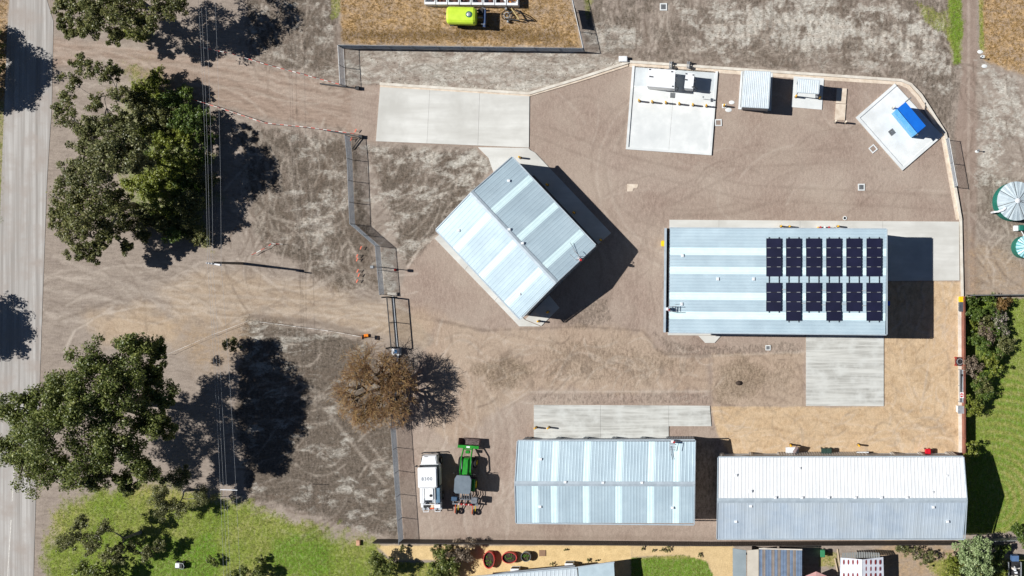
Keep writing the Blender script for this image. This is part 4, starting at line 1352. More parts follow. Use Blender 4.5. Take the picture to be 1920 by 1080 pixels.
for (x, y, s_) in ((1372, 192, .3), (1366, 206, .35), (1838, 97, .3), (1843, 106, .25), (1846, 124, .3), (1832, 284, .22)):
    q = P(x, y)
    struct(MB().lathe((q.x, q.y, -.03), [(s_, 0), (s_ * .9, .04), (s_ * .4, .07)], 9, 1.2, .8).build('concrete_spill', m_conw))

# slim signs and posts
for (x, y, hh, lab) in ((1319, 186, 1.5, 'slim grey sign post on the tank pad above the bollards'), (1838, 109, 1.0, 'short dark post beside the orange paddock path'), (1832, 283, .8, 'short dark post beside the gravel path near the water tanks')):
    q = P(x, y)
    t = thing('short_post', lab, 'post', tuple(q))
    MB().tube([q, q + Vector((0, 0, hh))], 0.045 if hh < 1.3 else .03, 8).build('pole', m_post if hh > 1.3 else m_dark, t)
    MB().bx(q.x - .09, q.x + .09, q.y - .09, q.y + .09, hh, hh + .06).build('cap', m_post, t)
    if hh > 1.3:
        MB().bx(q.x - .02, q.x + .02, q.y - .22, q.y + .22, .95, 1.25).build('sign_plate', m_wh, t)

# ------------------------------------------------------------------ pits and grates
def pit(label, x, y, w, rz=0., frame=m_conw, lid=m_grate, bars=True):
    q = P(x, y)
    t = thing('drain_pit', label, 'drain', (q.x, q.y, 0), rz=rz)
    def loc(mb, nm, m):
        o = mb.build(nm, m)
        o.location = o.location
        return o
    f = w * .5
    mb = MB()
    for (a0, a1, b0, b1) in ((-f, f, f - w * .16, f), (-f, f, -f, -f + w * .16), (-f, -f + w * .16, -f + w * .16, f - w * .16), (f - w * .16, f, -f + w * .16, f - w * .16)):
        mb.bx(a0, a1, b0, b1, -.05, .07)
    me = mb.build('frame', frame, None)
    me.parent = t
    me.location = (0, 0, -.05)
    me2 = MB().bx(-f + w * .16, f - w * .16, -f + w * .16, f - w * .16, -.05, .03).build('lid', lid, None)
    me2.parent = t
    me2.location = (0, 0, -.05)
    if bars:
        for k in range(4):
            xx = (-f + w * .16) + (w * .68) * (k + .5) / 4
            o = MB().bx(xx - .02, xx + .02, -f + w * .16, f - w * .16, 0, .02).build('grate_bar', m_steel, None)
            o.parent = t
            o.location = (xx, 0, .032)
m_pitl = mat('pit_lid_soil', lin(150, 132, 120), rough=.9)
pit('white framed pit with soil-coloured lid beside the tank pad', 1347, 230, .8, R(2), lid=m_pitl, bars=False)
pit('tilted white framed pit below the wash bay corner', 1637, 279, .8, R(40), lid=m_pitl, bars=False)
pit('white framed drain grate in the open yard right of centre', 1615, 351, .8)
pit('white framed drain grate in the rough ground at the top', 1244, 13, .85)
pit('small white framed pit below the solar shed', 1440, 652, .6)
def grate(label, x, y, w, h_, rz, z):
    q = P(x, y)
    t = thing('drain_grate', label, 'grate', (q.x, q.y, z), rz=rz)
    o = MB().bx(-w / 2, w / 2, -h_ / 2, h_ / 2, 0, .02).build('plate', m_grate, None)
    o.parent, o.location = t, (0, 0, 0)
    for k in range(5):
        xx = -w / 2 + w * (k + .5) / 5
        o = MB().bx(-.02, .02, -h_ / 2, h_ / 2, 0, .02).build('grate_bar', m_steel, None)
        o.parent, o.location = t, (xx, 0, .02)
grate('grey floor grate on the tank pad below the white tanks', 1261, 179, .55, .6, R(-4), .085)
grate('dark square floor grate in the middle of the tilted wash bay', 1672, 248, .65, .65, R(38), .09)
q = P(1584, 409)
tag(MB().lathe((q.x, q.y, -.02), [(.24, 0), (.24, .08), (.15, .08), (.15, .0)], 16).build('valve_ring', m_conw), 'small pale concrete ring above the solar shed strip', 'valve')
q = P(1184, 352)
struct(MB().prism(pp([(1176, 345), (1197, 345.5), (1195, 352), (1188, 353), (1186, 359), (1176, 359)]), -.06, .02).build('concrete_patch', m_cont))
q = P(1385, 718)
tag(MB().lathe(q, [(.34, -.05), (.36, .12), (.2, .26), (.05, .3)], 7, 1.1, .8).build('dark_rock', mat('rock', lin(70, 58, 50), rough=.9)), 'dark lump of rock on the bare ground above the forecourt', 'rock')
q = P(697, 1018)
# brick pillar stub in the grass near the sheet fence end
qs = P(673, 1017)
tag(MB().cbx(qs.x - .22, qs.x + .22, qs.y - .32, qs.y + .32, 0, .35, .04).build('brick_stub', mat('pale_brick', lin(206, 160, 130), lin(186, 140, 112), rough=.8)), 'small pale brick stub in the grass left of the sheet fence', 'block')
q = P(1169, 112)
tag(MB().cbx(q.x - .5, q.x + .5, q.y - .32, q.y + .32, 0, .6, .05).build('service_box', m_wh), 'white service box at the kerb corner above the tank pad', 'box')

# ------------------------------------------------------------------ vehicles
m_tyre = mat('tyre_rubber', lin(30, 30, 31), lin(44, 42, 40), scale=6, rough=.85)
m_glass = mat('dark_glass', lin(30, 44, 52), lin(22, 34, 42), scale=1, rough=.12, spec=.6)
m_truckw = mat('truck_white', lin(240, 241, 242), lin(228, 230, 232), scale=1.5, rough=.35)
m_locker = mat('locker_grey_blue', lin(96, 128, 150), lin(80, 112, 136), scale=2, rough=.45)
m_chassis = mat('chassis_black', lin(40, 42, 44), lin(30, 31, 33), scale=4, rough=.6)

def local_thing(name, label, cat, loc, rz, group=None):
    """thing built about the origin, moved into place at the end"""
    t = thing(name, label, cat, (0, 0, 0), group)
    t['_place'] = 0
    del t['_place']
    return t

def add_wheel(t, x, y, r, w, m_rim, hub=.06):
    tw = MB().wheel((x, y, r), r, w, 18).build('wheel', m_tyre, t, False)
    sg = 1 if x > 0 else -1
    rim = MB()
    n = 14
    for k in range(n):
        a0, a1 = 2 * math.pi * k / n, 2 * math.pi * (k + 1) / n
        xo, xi = x + sg * w * .42, x + sg * w * .25
        rim.add([(xo, y + r * .56 * math.cos(a0), r + r * .56 * math.sin(a0)), (xo, y + r * .56 * math.cos(a1), r + r * .56 * math.sin(a1)),
                 (xi, y + r * .2 * math.cos(a1), r + r * .2 * math.sin(a1)), (xi, y + r * .2 * math.cos(a0), r + r * .2 * math.sin(a0))], [(0, 1, 2, 3)])
        rim.add([(xi, y + r * .2 * math.cos(a0), r + r * .2 * math.sin(a0)), (xi, y + r * .2 * math.cos(a1), r + r * .2 * math.sin(a1)), (xi + sg * hub, y, r)], [(0, 1, 2)])
    rim.build('rim', m_rim, tw)
    return tw

def text_mesh(body, size, loc, m, parent, name='lettering', rz=0.0):
    cu = bpy.data.curves.new(name, 'FONT')
    cu.body = body
    cu.size = size
    cu.align_x = 'CENTER'
    cu.align_y = 'CENTER'
    cu.extrude = 0.004
    cu.offset = 0.006
    cu.space_character = 1.25
    tmp = bpy.data.objects.new(name, cu)
    COL.objects.link(tmp)
    bpy.context.view_layer.update()
    me = bpy.data.meshes.new_from_object(tmp)
    bpy.data.objects.remove(tmp)
    me.materials.clear()
    me.materials.append(m)
    o = bpy.data.objects.new(name, me)
    o.parent = parent
    o.location = loc
    o.rotation_euler = (0, 0, rz)
    COL.objects.link(o)
    return o

# fire tanker: front to the north (+y)
t = thing('fire_truck', 'white fire truck numbered 8300 parked next to the green tractor', 'truck')
MB().bx(-.42, .42, -3.3, 3.2, .55, .8).build('chassis', m_chassis, t)
b = MB()
b.add([(-.98, 2.15, .75), (.98, 2.15, .75), (.86, 3.2, .75), (-.86, 3.2, .75), (-.95, 2.15, 1.72), (.95, 2.15, 1.72), (.78, 3.1, 1.5), (-.78, 3.1, 1.5), (-.86, 2.2, 1.8), (.86, 2.2, 1.8), (.66, 2.95, 1.62), (-.66, 2.95, 1.62)],
      [(0, 1, 5, 4)[::-1], (1, 2, 6, 5), (2, 3, 7, 6), (3, 0, 4, 7), (4, 5, 9, 8), (5, 6, 10, 9), (6, 7, 11, 10), (7, 4, 8, 11), (8, 9, 10, 11)])
bon = b.build('bonnet', m_truckw, t)
MB().bx(-.55, -.2, 2.98, 3.04, 1.52, 1.64).build('air_intake', m_chassis, bon)
cab = MB()
cab.cbx(-1.12, 1.12, -.35, 2.15, .7, 1.75, .08)
cab.build('cab_body', m_truckw, t)
ro = MB()
ro.add([(-1.1, -.33, 1.75), (1.1, -.33, 1.75), (1.1, 2.1, 1.75), (-1.1, 2.1, 1.75), (-1.02, -.28, 2.45), (1.02, -.28, 2.45), (1.02, 1.75, 2.45), (-1.02, 1.75, 2.45)],
       [(0, 1, 5, 4), (1, 2, 6, 5), (2, 3, 7, 6), (3, 0, 4, 7)])
ro.build('window_band', m_glass, t)
roof = MB().cbx(-1.1, 1.1, -.4, 1.95, 2.45, 2.68, .1).build('cab_roof', m_truckw, t)
text_mesh('8300', .52, (-.05, .62, 2.685), mat('dark_lettering', lin(84, 96, 110), rough=.5), roof)
for sg in (-1, 1):
    MB().obar((sg * 1.12, 1.95, 1.9), (sg * 1.42, 2.02, 1.95), .05, .05).bx(sg * 1.42 - .08, sg * 1.42 + .08, 1.92, 2.08, 1.7, 2.15).build('mirror', m_chassis, t)
    for y in (.1, 1.1):
        MB().bx(sg * 1.125 - .015, sg * 1.125 + .015, y - .42, y + .5, .95, 1.7).build('door', m_truckw, t)
    MB().bx(sg * .82 - .14, sg * .82 + .14, 3.08, 3.16, 1.0, 1.25).build('headlight', m_glass, t)
    add_wheel(t, sg * 1.0, 2.35, .5, .32, m_steel)
    add_wheel(t, sg * 1.0, -1.75, .5, .42, m_steel)
MB().tube([(-1.05, 3.3, .9), (-.7, 3.42, 1.15), (.7, 3.42, 1.15), (1.05, 3.3, .9)], .07, 6).build('bull_bar', m_chassis, t)
MB().bx(-1.16, 1.16, -3.3, -.45, .8, .98).build('tray_deck', m_steel, t)
for sg in (-1, 1):
    lk = MB().cbx(sg * .92 - .24, sg * .92 + .24, -2.35, -.5, .98, 1.75, .03).build('side_locker', m_locker if sg > 0 else m_truckw, t)
    for k in range(3):
        y0 = -2.3 + k * .6
        MB().bx(sg * 1.17 - .012, sg * 1.17 + .012, y0, y0 + .54, 1.05, 1.68).build('locker_door', m_steel, lk)
MB().cbx(-.52, .52, -1.95, -.55, .98, 2.1, .07).build('water_tank', m_truckw, t)
MB().lathe((.2, -1.4, 2.1), [(.16, 0), (.16, .06), (.1, .08)], 12).build('filler_cap', m_chassis, t)
fr = MB()
for sg in (-1, 1):
    fr.tube([(sg * .72, -.5, 1.75), (sg * .72, -.5, 2.25), (sg * .72, -2.4, 2.25), (sg * .72, -2.4, 1.75)], .05, 6)
for y in (-.5, -2.4):
    fr.tube([(-.72, y, 2.25), (.72, y, 2.25)], .05, 6)
fr.build('hand_rail', m_truckw, t)
MB().cbx(.42, 1.16, -2.98, -2.42, .98, 1.6, .04).build('rear_locker', m_truckw, t)
MB().cbx(-1.16, -.62, -2.9, -2.42, .98, 1.45, .04).build('rear_locker', m_truckw, t)
MB().cbx(-.35, .3, -3.0, -2.5, .98, 1.3, .05).build('pump', mat('pump_cream', lin(236, 206, 176), rough=.5), t)
MB().cbx(-.3, .25, -3.2, -3.02, .9, 1.12, .03).build('pump_outlet', m_orange, t)
for x0 in (-.95, .4):
    MB().tube([(x0, -2.95, 1.2), (x0, -3.45, 1.2), (x0 + .6, -3.45, 1.2), (x0 + .6, -2.95, 1.2)], .055, 6).build('rear_step_frame', m_truckw, t)
MB().lathe((-.6, -2.7, 1.45), [(.24, 0), (.26, .1), (.24, .2), (.08, .2)], 14).build('hose_reel', m_chassis, t)
fl = P(813, 900)
t.location, t.rotation_euler = (fl.x, fl.y, 0), (0, 0, R(1.5))

# tractor with front loader and rear implement
m_jd = mat('tractor_green', lin(40, 150, 44), lin(30, 126, 36), scale=2, rough=.35)
m_jdy = mat('tractor_yellow', lin(222, 196, 50), lin(200, 172, 40), scale=3, rough=.5)
m_cabg = mat('cab_roof_grey', lin(112, 124, 134), lin(100, 112, 122), scale=2, rough=.5)
m_bkt = mat('bucket_steel', lin(150, 132, 130), lin(112, 98, 96), scale=2.5, rough=.6, metal=.2)
m_imp = mat('implement_grey', lin(128, 132, 138), lin(96, 100, 106), scale=3, rough=.5)
t = thing('tractor', 'green tractor with raised front loader and grey rear implement', 'tractor')
MB().bx(-.3, .3, -.7, 2.7, .55, .95).build('chassis', m_chassis, t)
hood = MB()
hood.add([(-.42, .9, .95), (.42, .9, .95), (.36, 2.85, .95), (-.36, 2.85, .95), (-.40, .9, 1.75), (.40, .9, 1.75), (.32, 2.75, 1.6), (-.32, 2.75, 1.6), (-.26, .9, 1.92), (.26, .9, 1.92), (.2, 2.6, 1.74), (-.2, 2.6, 1.74)],
         [(1, 2, 6, 5), (2, 3, 7, 6), (3, 0, 4, 7), (5, 6, 10, 9), (6, 7, 11, 10), (7, 4, 8, 11), (8, 9, 10, 11)])
hood.build('hood', m_jd, t)
MB().tube([(.36, 1.05, 1.7), (.36, 1.05, 2.5)], .06, 8).build('exhaust', m_chassis, t)
cabm = MB()
cabm.add([(-.75, -.95, 1.0), (.75, -.95, 1.0), (.75, .9, 1.0), (-.75, .9, 1.0), (-.72, -.8, 2.6), (.72, -.8, 2.6), (.66, .7, 2.6), (-.66, .7, 2.6)], [(0, 1, 5, 4), (1, 2, 6, 5), (2, 3, 7, 6), (3, 0, 4, 7)])
cabm.build('cab_glass', m_glass, t)
MB().prism([(-.78, -1.1), (.78, -1.1), (.95, -.9), (.95, .55), (.72, .98), (-.72, .98), (-.95, .55), (-.95, -.9)], 2.6, 2.82).build('cab_roof', m_cabg, t)
for sg in (-1, 1):
    add_wheel(t, sg * .92, -.35, .86, .5, m_jdy)
    add_wheel(t, sg * .85, 2.15, .62, .4, m_jdy)
    MB().cbx(sg * .9 - .26, sg * .9 + .26, -1.0, .4, 1.62, 1.78, .06).build('mudguard', m_jd, t)
    MB().tube([(sg * .6, .7, 1.5), (sg * .6, 1.3, 1.9), (sg * .55, 2.9, 1.75), (sg * .5, 4.0, 1.0)], .085, 6).build('loader_arm', m_jd, t)
    MB().tube([(sg * .6, 1.4, 1.1), (sg * .55, 2.7, 1.5)], .05, 6).build('loader_ram', m_steel, t)
    MB().obar((sg * .75, .95, 1.9), (sg * 1.15, 1.1, 2.0), .05, .05).bx(sg * 1.2 - .1, sg * 1.2 + .1, 1.05, 1.12, 1.85, 2.25).build('mirror', m_chassis, t)
MB().tube([(-.5, 3.75, 1.2), (.5, 3.75, 1.2)], .07, 6).build('cross_tube', m_jd, t)
MB().cbx(-.25, .25, 3.25, 3.6, 1.0, 1.3, .05).build('valve_block', m_jd, t)
bk = MB()
w = 1.2
prof = [(4.95, .95), (4.9, .45), (4.6, .3), (4.2, .35), (4.02, .6), (4.0, 1.1)]
for (y0, z0), (y1, z1) in zip(prof[:-1], prof[1:]):
    bk.add([(-w, y0, z0), (w, y0, z0), (w, y1, z1), (-w, y1, z1)], [(0, 1, 2, 3), (3, 2, 1, 0)])
for sg in (-1, 1):
    bk.add([(sg * w, y, z) for y, z in prof], [tuple(range(6)), tuple(range(5, -1, -1))])
bkt = bk.build('bucket', m_bkt, t)
MB().obar((-w - .02, 4.0, 1.08), (w + .02, 4.0, 1.08), .34, .12).build('bucket_back', m_jd, bkt)
MB().bx(-.2, .2, 3.9, 4.08, 1.14, 1.15).build('bucket_plate', m_wh, bkt)
imp = MB()
imp.obar((-1.5, -2.1, .9), (1.5, -2.1, .9), .2, .2).obar((-1.5, -2.75, .8), (1.5, -2.75, .8), .16, .16)
for x in (-1.4, -.7, 0, .7, 1.4):
    imp.obar((x, -2.1, .9), (x, -2.75, .8), .12, .12)
imp.build('implement_frame', m_imp, t)
MB().cbx(.85, 1.55, -2.5, -1.75, .9, 1.5, .08).build('hopper', m_imp, t)
MB().cbx(-1.55, -.85, -2.35, -1.85, .9, 1.3, .06).build('hopper', mat('implement_blue', lin(60, 88, 116), rough=.5), t)
for k in range(6):
    x = -.62 + k * .28
    MB().lathe((x, -2.7, .9), [(.11, 0), (.12, .25), (.05, .32)], 8).build('seed_cup', m_red if k % 2 else mat('cup_pink', lin(236, 190, 180), rough=.5), t)
    MB().tube([(x, -1.2, 1.3), (x + .03, -1.6, 1.35), (x, -2.1, 1.1)], .05, 5).build('hose', m_imp, t)
for sg in (-1, 1):
    MB().tube([(sg * .35, -.9, .6), (sg * .4, -2.1, .8)], .06, 6).build('lift_arm', m_chassis, t)
    MB().tube([(sg * 1.0 - .12, -2.8, .8), (sg * 1.0 - .2, -3.9, .5)], .05, 6).build('marker_arm', m_orange, t)
    MB().wheel((sg * 1.0, -3.7, .38), .38, .2, 14).build('gauge_wheel', m_tyre, t)
    MB().tube([(sg * 1.0 + .2, -2.8, .8), (sg * 1.0 + .15, -3.6, .5)], .05, 6).build('wheel_arm', m_jdy, t)
tl = P(878, 899)
t.location, t.rotation_euler = (tl.x, tl.y, 0), (0, 0, R(-3.5))

# lime tanker trailer in the paddock: front to the east (+x)
m_lime = mat('lime_tank', lin(206, 232, 70), lin(190, 220, 60), scale=1.5, rough=.35)
t = thing('tank_trailer', 'lime green liquid tank trailer in the dry orange paddock', 'trailer')
tk = MB()
prof = []
n = 10
rings = []
for x, s_ in ((-1.72, .0), (-1.66, .86), (-1.45, 1.0), (1.4, 1.0), (1.62, .86), (1.68, .0)):
    ring = []
    for k in range(16):
        a = 2 * math.pi * k / 16
        cx, sx = math.cos(a), math.sin(a)
        yy = math.copysign(abs(cx) ** .55, cx) * 1.02 * max(s_, .55)
        zz = math.copysign(abs(sx) ** .7, sx) * .72 * max(s_, .55) + 1.75
        ring.append((x, yy, zz))
    rings.append(ring)
vs_ = [v for r_ in rings for v in r_]
fs = []
for i in range(len(rings) - 1):
    for k in range(16):
        fs.append((i * 16 + k, i * 16 + (k + 1) % 16, (i + 1) * 16 + (k + 1) % 16, (i + 1) * 16 + k))
fs.append(tuple(range(15, -1, -1)))
fs.append(tuple((len(rings) - 1) * 16 + k for k in range(16)))
tk.add(vs_, [f_[::-1] for f_ in fs])
tank = tk.build('tank', m_lime, t, False)
MB().lathe((.95, .05, 2.42), [(.36, 0), (.36, .1), (.30, .1), (.30, .04)], 18).build('hatch_ring', mat('hatch_green', lin(30, 120, 96), rough=.5), tank)
MB().lathe((.95, .05, 2.44), [(.26, 0), (.24, .12), (.1, .16)], 14).build('hatch_lid', m_steel, tank)
MB().obar((-1.6, -.9, .85), (3.0, -.9, .85), .15, .2).obar((-1.6, .9, .85), (3.0, .9, .85), .15, .2).build('chassis', m_chassis, t)
MB().obar((2.5, -1.1, 1.2), (2.5, 1.0, 1.2), .25, .5).build('headboard', mat('frame_navy', lin(52, 78, 120), rough=.5), t)
for k, (y, z) in enumerate(((-.5, 1.1), (0, 1.3), (.4, 1.15))):
    MB().tube([(1.7, y, z), (2.2, y, z), (2.5, y, z)], .08, 6).build('pipe', m_steel if k % 2 else m_chassis, t)
MB().cbx(1.8, 2.4, .4, 1.0, .9, 1.6, .05).build('pump', m_chassis, t)
for sg in (-1, 1):
    MB().tube([(2.5, sg * .9, 1.4), (2.7, sg * .9, 2.0), (2.3, sg * .95, 2.1)], .05, 6).build('hand_rail', m_steel, t)
for y in (-.95, .95):
    tw = MB()
    for v in MB().wheel((0, 0, .5), .5, .3, 16).v:
        tw.v.append((v[1] - .3, v[0] + y, v[2]))
    tw.f = MB().wheel((0, 0, .5), .5, .3, 16).f
    tw.build('wheel', m_tyre, t)
tl = P(873, 37)
t.location, t.rotation_euler = (tl.x, tl.y, 0), (0, 0, R(-1.5))

# auger frame beside it
t = thing('auger_frame', 'old wheeled auger frame lying right of the lime tank', 'implement')
ring = MB()
pts = [(math.cos(a) * .62, math.sin(a) * .55, .35) for a in np.linspace(0, 2 * math.pi, 19)]
ring.tube(pts, .06, 6)
ring.build('wheel_ring', m_chassis, t)
ring = MB().tube([(math.cos(a) * .35, math.sin(a) * .32, .45) for a in np.linspace(0, 2 * math.pi, 15)], .05, 6)
ring.build('inner_ring', m_steel, t)
MB().tube([(.6, .7, .9), (1.5, -.6, .9)], .09, 7).build('auger_tube', mat('worn_brass', lin(186, 164, 110), rough=.6), t)
MB().tube([(0, 0, .4), (.9, .5, .8)], .07, 6).tube([(0, -.4, .3), (1.5, -.7, .7)], .07, 6).tube([(.5, .8, .5), (1.7, .1, .9), (3.1, -.6, .3)], .06, 6).tube([(1.3, -.5, .6), (3.1, -.6, .3)], .06, 6).build('frame', m_chassis, t)
for x, y in ((-.1, .75), (.1, -.75)):
    MB().lathe((x, y, 0), [(.14, 0), (.14, .5), (.08, .55)], 8).build('jack', m_steel, t)
tl = P(952, 30)
t.location = (tl.x, tl.y, 0)

# open white bins along the top edge
bin_n = ('leftmost', 'second from left', 'third from left', 'fourth from left', 'fourth from right', 'third from right', 'second from right', 'rightmost')
m_cont_mats = [mat('scrap_dark', lin(60, 48, 46), lin(110, 70, 60), scale=3, rough=.8), mat('scrap_rust', lin(120, 70, 52), lin(60, 44, 48), scale=3, rough=.8), mat('scrap_orange', lin(226, 150, 60), lin(190, 120, 50), scale=2, rough=.7)]
for i in range(8):
    x0 = 795 + i * 22.1
    a, b = P(x0 + .7, 8 + i * .25, 1.1), P(x0 + 21.2, -22 + i * .25, 1.1)
    t = thing('crate_bin', 'open white scrap bin at the top edge, ' + bin_n[i] + ' of the row', 'bin', ((a.x + b.x) / 2, (a.y + b.y) / 2, 0), 'white bins along the top edge')
    th = .28
    MB().bx(a.x, b.x, a.y, b.y, 0, .25).build('floor', m_wh, t)
    MB().bx(a.x, b.x, a.y, a.y + th, .25, 1.1).build('side', m_wh, t)
    MB().bx(a.x, b.x, b.y - .1, b.y, .25, 1.1).build('side', m_wh, t)
    MB().bx(a.x, a.x + .09, a.y + th, b.y - .1, .25, 1.1).build('side', m_wh, t)
    MB().bx(b.x - .09, b.x, a.y + th, b.y - .1, .25, 1.1).build('side', m_wh, t)
    mm = m_cont_mats[2] if i == 7 else m_cont_mats[i % 2]
    c_ = MB()
    for k in range(5):
        u, v = random.uniform(a.x + .25, b.x - .3), random.uniform(a.y + .35, b.y - .4)
        c_.cbx(u - .18, u + .18, v - .2, v + .2, .25, random.uniform(.6, .95), .04)
    c_.build('scrap_load', mm, t)

# ------------------------------------------------------------------ white tanks on the pad
def white_tank(label, quad, h, m_side):
    q = [P(x, y, h) for x, y in quad]
    c_ = sum(q, Vector()) / 4
    t = thing('storage_tank', label, 'tank', (c_.x, c_.y, 0))
    MB().prism([(v.x, v.y) for v in q], .25, h - .08).build('body', m_truckw, t)
    MB().prism([((v.x - c_.x) * 1.02 + c_.x, (v.y - c_.y) * 1.03 + c_.y) for v in q], h - .08, h).build('lid', m_truckw, t)
    for v in q:
        w_ = v.lerp(c_, .12)
        MB().bx(w_.x - .1, w_.x + .1, w_.y - .1, w_.y + .1, .05, .25).build('foot', m_dark, t)
    e0, e1 = q[1], q[2]
    for f_ in (.3, .7):
        v = e0.lerp(e1, f_)
        MB().bx(v.x, v.x + .18, v.y - .22, v.y + .22, .6, h - .5).build('vent_panel', m_side, t)
    v = e0.lerp(e1, .85)
    MB().tube([v + Vector((.1, 0, -.3)), v + Vector((.45, -.1, -.9)), v + Vector((.3, -.3, -1.6))], .035, 6).build('hose', m_dark, t)
    for (fx, fy) in ((.08, .45), (.16, .46), (.88, .1), (.05, .05), (.94, .9)):
        v = q[0].lerp(q[1], fx).lerp(q[3].lerp(q[2], fx), fy)
        MB().bx(v.x - .08, v.x + .08, v.y - .06, v.y + .06, h, h + .1).build('lifting_lug', m_dark, t)
    return t
white_tank('large white box tank on the tank pad', [(1216, 128.5), (1266, 131.5), (1264, 165.5), (1213, 161)], 2.3, m_steel)
white_tank('small white box tank right of the larger one on the pad', [(1286, 137), (1302, 138), (1299, 166), (1283, 164.5)], 2.1, m_steel)
for (x, lab) in ((1258, 'left'), (1291, 'right')):
    a, b = P(x, 117), P(x - 1, 131)
    t = thing('cable_ladder', 'grey steel cable ladder crossing the kerb, %s of two' % lab, 'cable ladder', tuple(a))
    MB().obar(a + Vector((-.12, 0, .6)), b + Vector((-.12, 0, .6)), .06, .1).build('rail', m_steel, t)
    MB().obar(a + Vector((.12, 0, .6)), b + Vector((.12, 0, .6)), .06, .1).build('rail', m_steel, t)
    for k in range(5):
        v = a.lerp(b, (k + .5) / 5) + Vector((0, 0, .6))
        MB().bx(v.x - .12, v.x + .12, v.y - .03, v.y + .03, .57, .62).build('rung', m_steel, t)
    for f_ in (.2, .8):
        v = a.lerp(b, f_)
        MB().bx(v.x - .05, v.x + .05, v.y - .05, v.y + .05, 0, .55).build('leg', m_dark, t)
        MB().cbx(v.x + .15, v.x + .4, v.y - .15, v.y + .15, .2, .6, .03).build('junction_box', m_dark, t)

# ------------------------------------------------------------------ water tanks on the right
m_tg = mat('tank_green', lin(34, 120, 104), lin(28, 104, 90), scale=1.5, rough=.5)
m_tr1 = mat('tank_roof_silver', lin(210, 222, 226), lin(186, 200, 206), scale=1.2, rough=.35, metal=.15, vary=.1)
m_tr2 = mat('tank_roof_teal', lin(150, 204, 208), lin(122, 184, 190), scale=1.2, rough=.35, metal=.1, vary=.1)
def water_tank(label, cx, cy, rpx, h, mroof):
    c_ = P(cx, cy, h)
    r = rpx * S * (1 - h / CAMH)
    t = thing('water_tank', label, 'water tank', (c_.x, c_.y, 0))
    w_ = MB()
    prof = [(r, 0)]
    for k in range(1, 7):
        prof += [(r, h * (k - .2) / 7), (r * 1.012, h * (k - .1) / 7), (r, h * k / 7)]
    prof += [(r, h - .05)]
    w_.lathe((c_.x, c_.y, 0), prof, 40)
    w_.build('tank_wall', m_tg, t, True)
    n = 22
    for k in range(n):
        a0, a1 = 2 * math.pi * k / n, 2 * math.pi * (k + 1) / n
        am = (a0 + a1) / 2
        u = lambda a, rr, z: (c_.x + math.cos(a) * rr, c_.y + math.sin(a) * rr, z)
        dd = .06
        MB().add([u(a0, r * 1.02, h + .0), u(am, r * 1.02, h + dd), u(a1, r * 1.02, h), u(a1, r * .12, h + .5), u(am, r * .12, h + .5 + .03), u(a0, r * .12, h + .5)],
                 [(0, 1, 4, 5), (1, 2, 3, 4)]).build('roof_panel', mroof, t)
        MB().obar(u(a0, r * 1.02, h - .005), u(a0, r * .12, h + .5), .06, .05).build('roof_rib', m_trim if k % 3 else m_dark, t)
    MB().lathe((c_.x, c_.y, h + .48), [(r * .14, 0), (r * .13, .12), (r * .05, .2)], 14).build('roof_cap', m_wh, t)
    return t, c_, r
T1, c1, r1_ = water_tank('large green water tank with silver ribbed roof at the right edge', 1906, 377, 36, 2.3, m_tr1)
water_tank('smaller green water tank with teal ribbed roof at the right edge', 1926, 463, 21, 2.1, m_tr2)
a = c1 + Vector((-r1_ * .72, -r1_ * .48, .25))
MB().tube([a + Vector((.3, .25, 0)), a, a + Vector((-.55, -.15, -.1)), a + Vector((-.75, -.15, -.8)), a + Vector((-.75, -.15, -2.3))], .13, 8).build('inlet_pipe', m_wh, T1)
q = P(1909, 428)
t = thing('pump_box', 'green and white pump box between the two water tanks', 'pump', tuple(q))
MB().cbx(q.x - .1, q.x + .45, q.y - .3, q.y + .35, 0, .9, .05).build('housing', m_tg, t)
MB().cbx(q.x - .6, q.x - .1, q.y - .35, q.y + .3, 0, .6, .05).build('pump', m_wh, t)
MB().tube([q + Vector((.3, -.3, .2)), q + Vector((.55, -.7, .2)), q + Vector((.6, -1.2, .3))], .06, 6).build('pipe', m_wh, t)

# ------------------------------------------------------------------ bins and yard furniture
def wheelie(label, x, y, m_body, m_lid, w=.62, d_=.72, h=1.05, rz=0.):
    q = P(x, y)
    t = thing('wheelie_bin', label, 'bin', (0, 0, 0), 'bins around the yard')
    MB().add([(-w * .4, -d_ * .4, .08), (w * .4, -d_ * .4, .08), (w * .4, d_ * .4, .08), (-w * .4, d_ * .4, .08), (-w / 2, -d_ / 2, h - .1), (w / 2, -d_ / 2, h - .1), (w / 2, d_ / 2, h - .1), (-w / 2, d_ / 2, h - .1)],
             [(3, 2, 1, 0), (4, 5, 6, 7), (0, 1, 5, 4), (1, 2, 6, 5), (2, 3, 7, 6), (3, 0, 4, 7)]).build('body', m_body, t)
    MB().cbx(-w / 2 - .03, w / 2 + .03, -d_ / 2 - .03, d_ / 2 + .03, h - .1, h + .03, .05).build('lid', m_lid, t)
    for sg in (-1, 1):
        MB().wheel((sg * w * .4, d_ * .42, .1), .1, .06, 10).build('wheel', m_tyre, t)
    MB().tube([(-w * .4, d_ / 2 + .06, h - .06), (w * .4, d_ / 2 + .06, h - .06)], .025, 6).build('handle', m_body, t)
    t.location, t.rotation_euler = (q.x, q.y, .0), (0, 0, rz)
m_by = mat('bin_yellow', lin(248, 206, 20), lin(232, 190, 16), scale=3, rough=.45)
m_bg = mat('bin_grey', lin(84, 90, 98), lin(70, 76, 84), scale=3, rough=.45)
m_bgr = mat('bin_dark_green', lin(48, 72, 64), lin(38, 60, 54), scale=3, rough=.5)
m_br = mat('bin_red', lin(212, 24, 44), lin(190, 20, 38), scale=3, rough=.45)
wheelie('yellow bin by the end of the red-brown fence', 1801, 561, m_by, m_by, .62, .75, rz=R(-90))
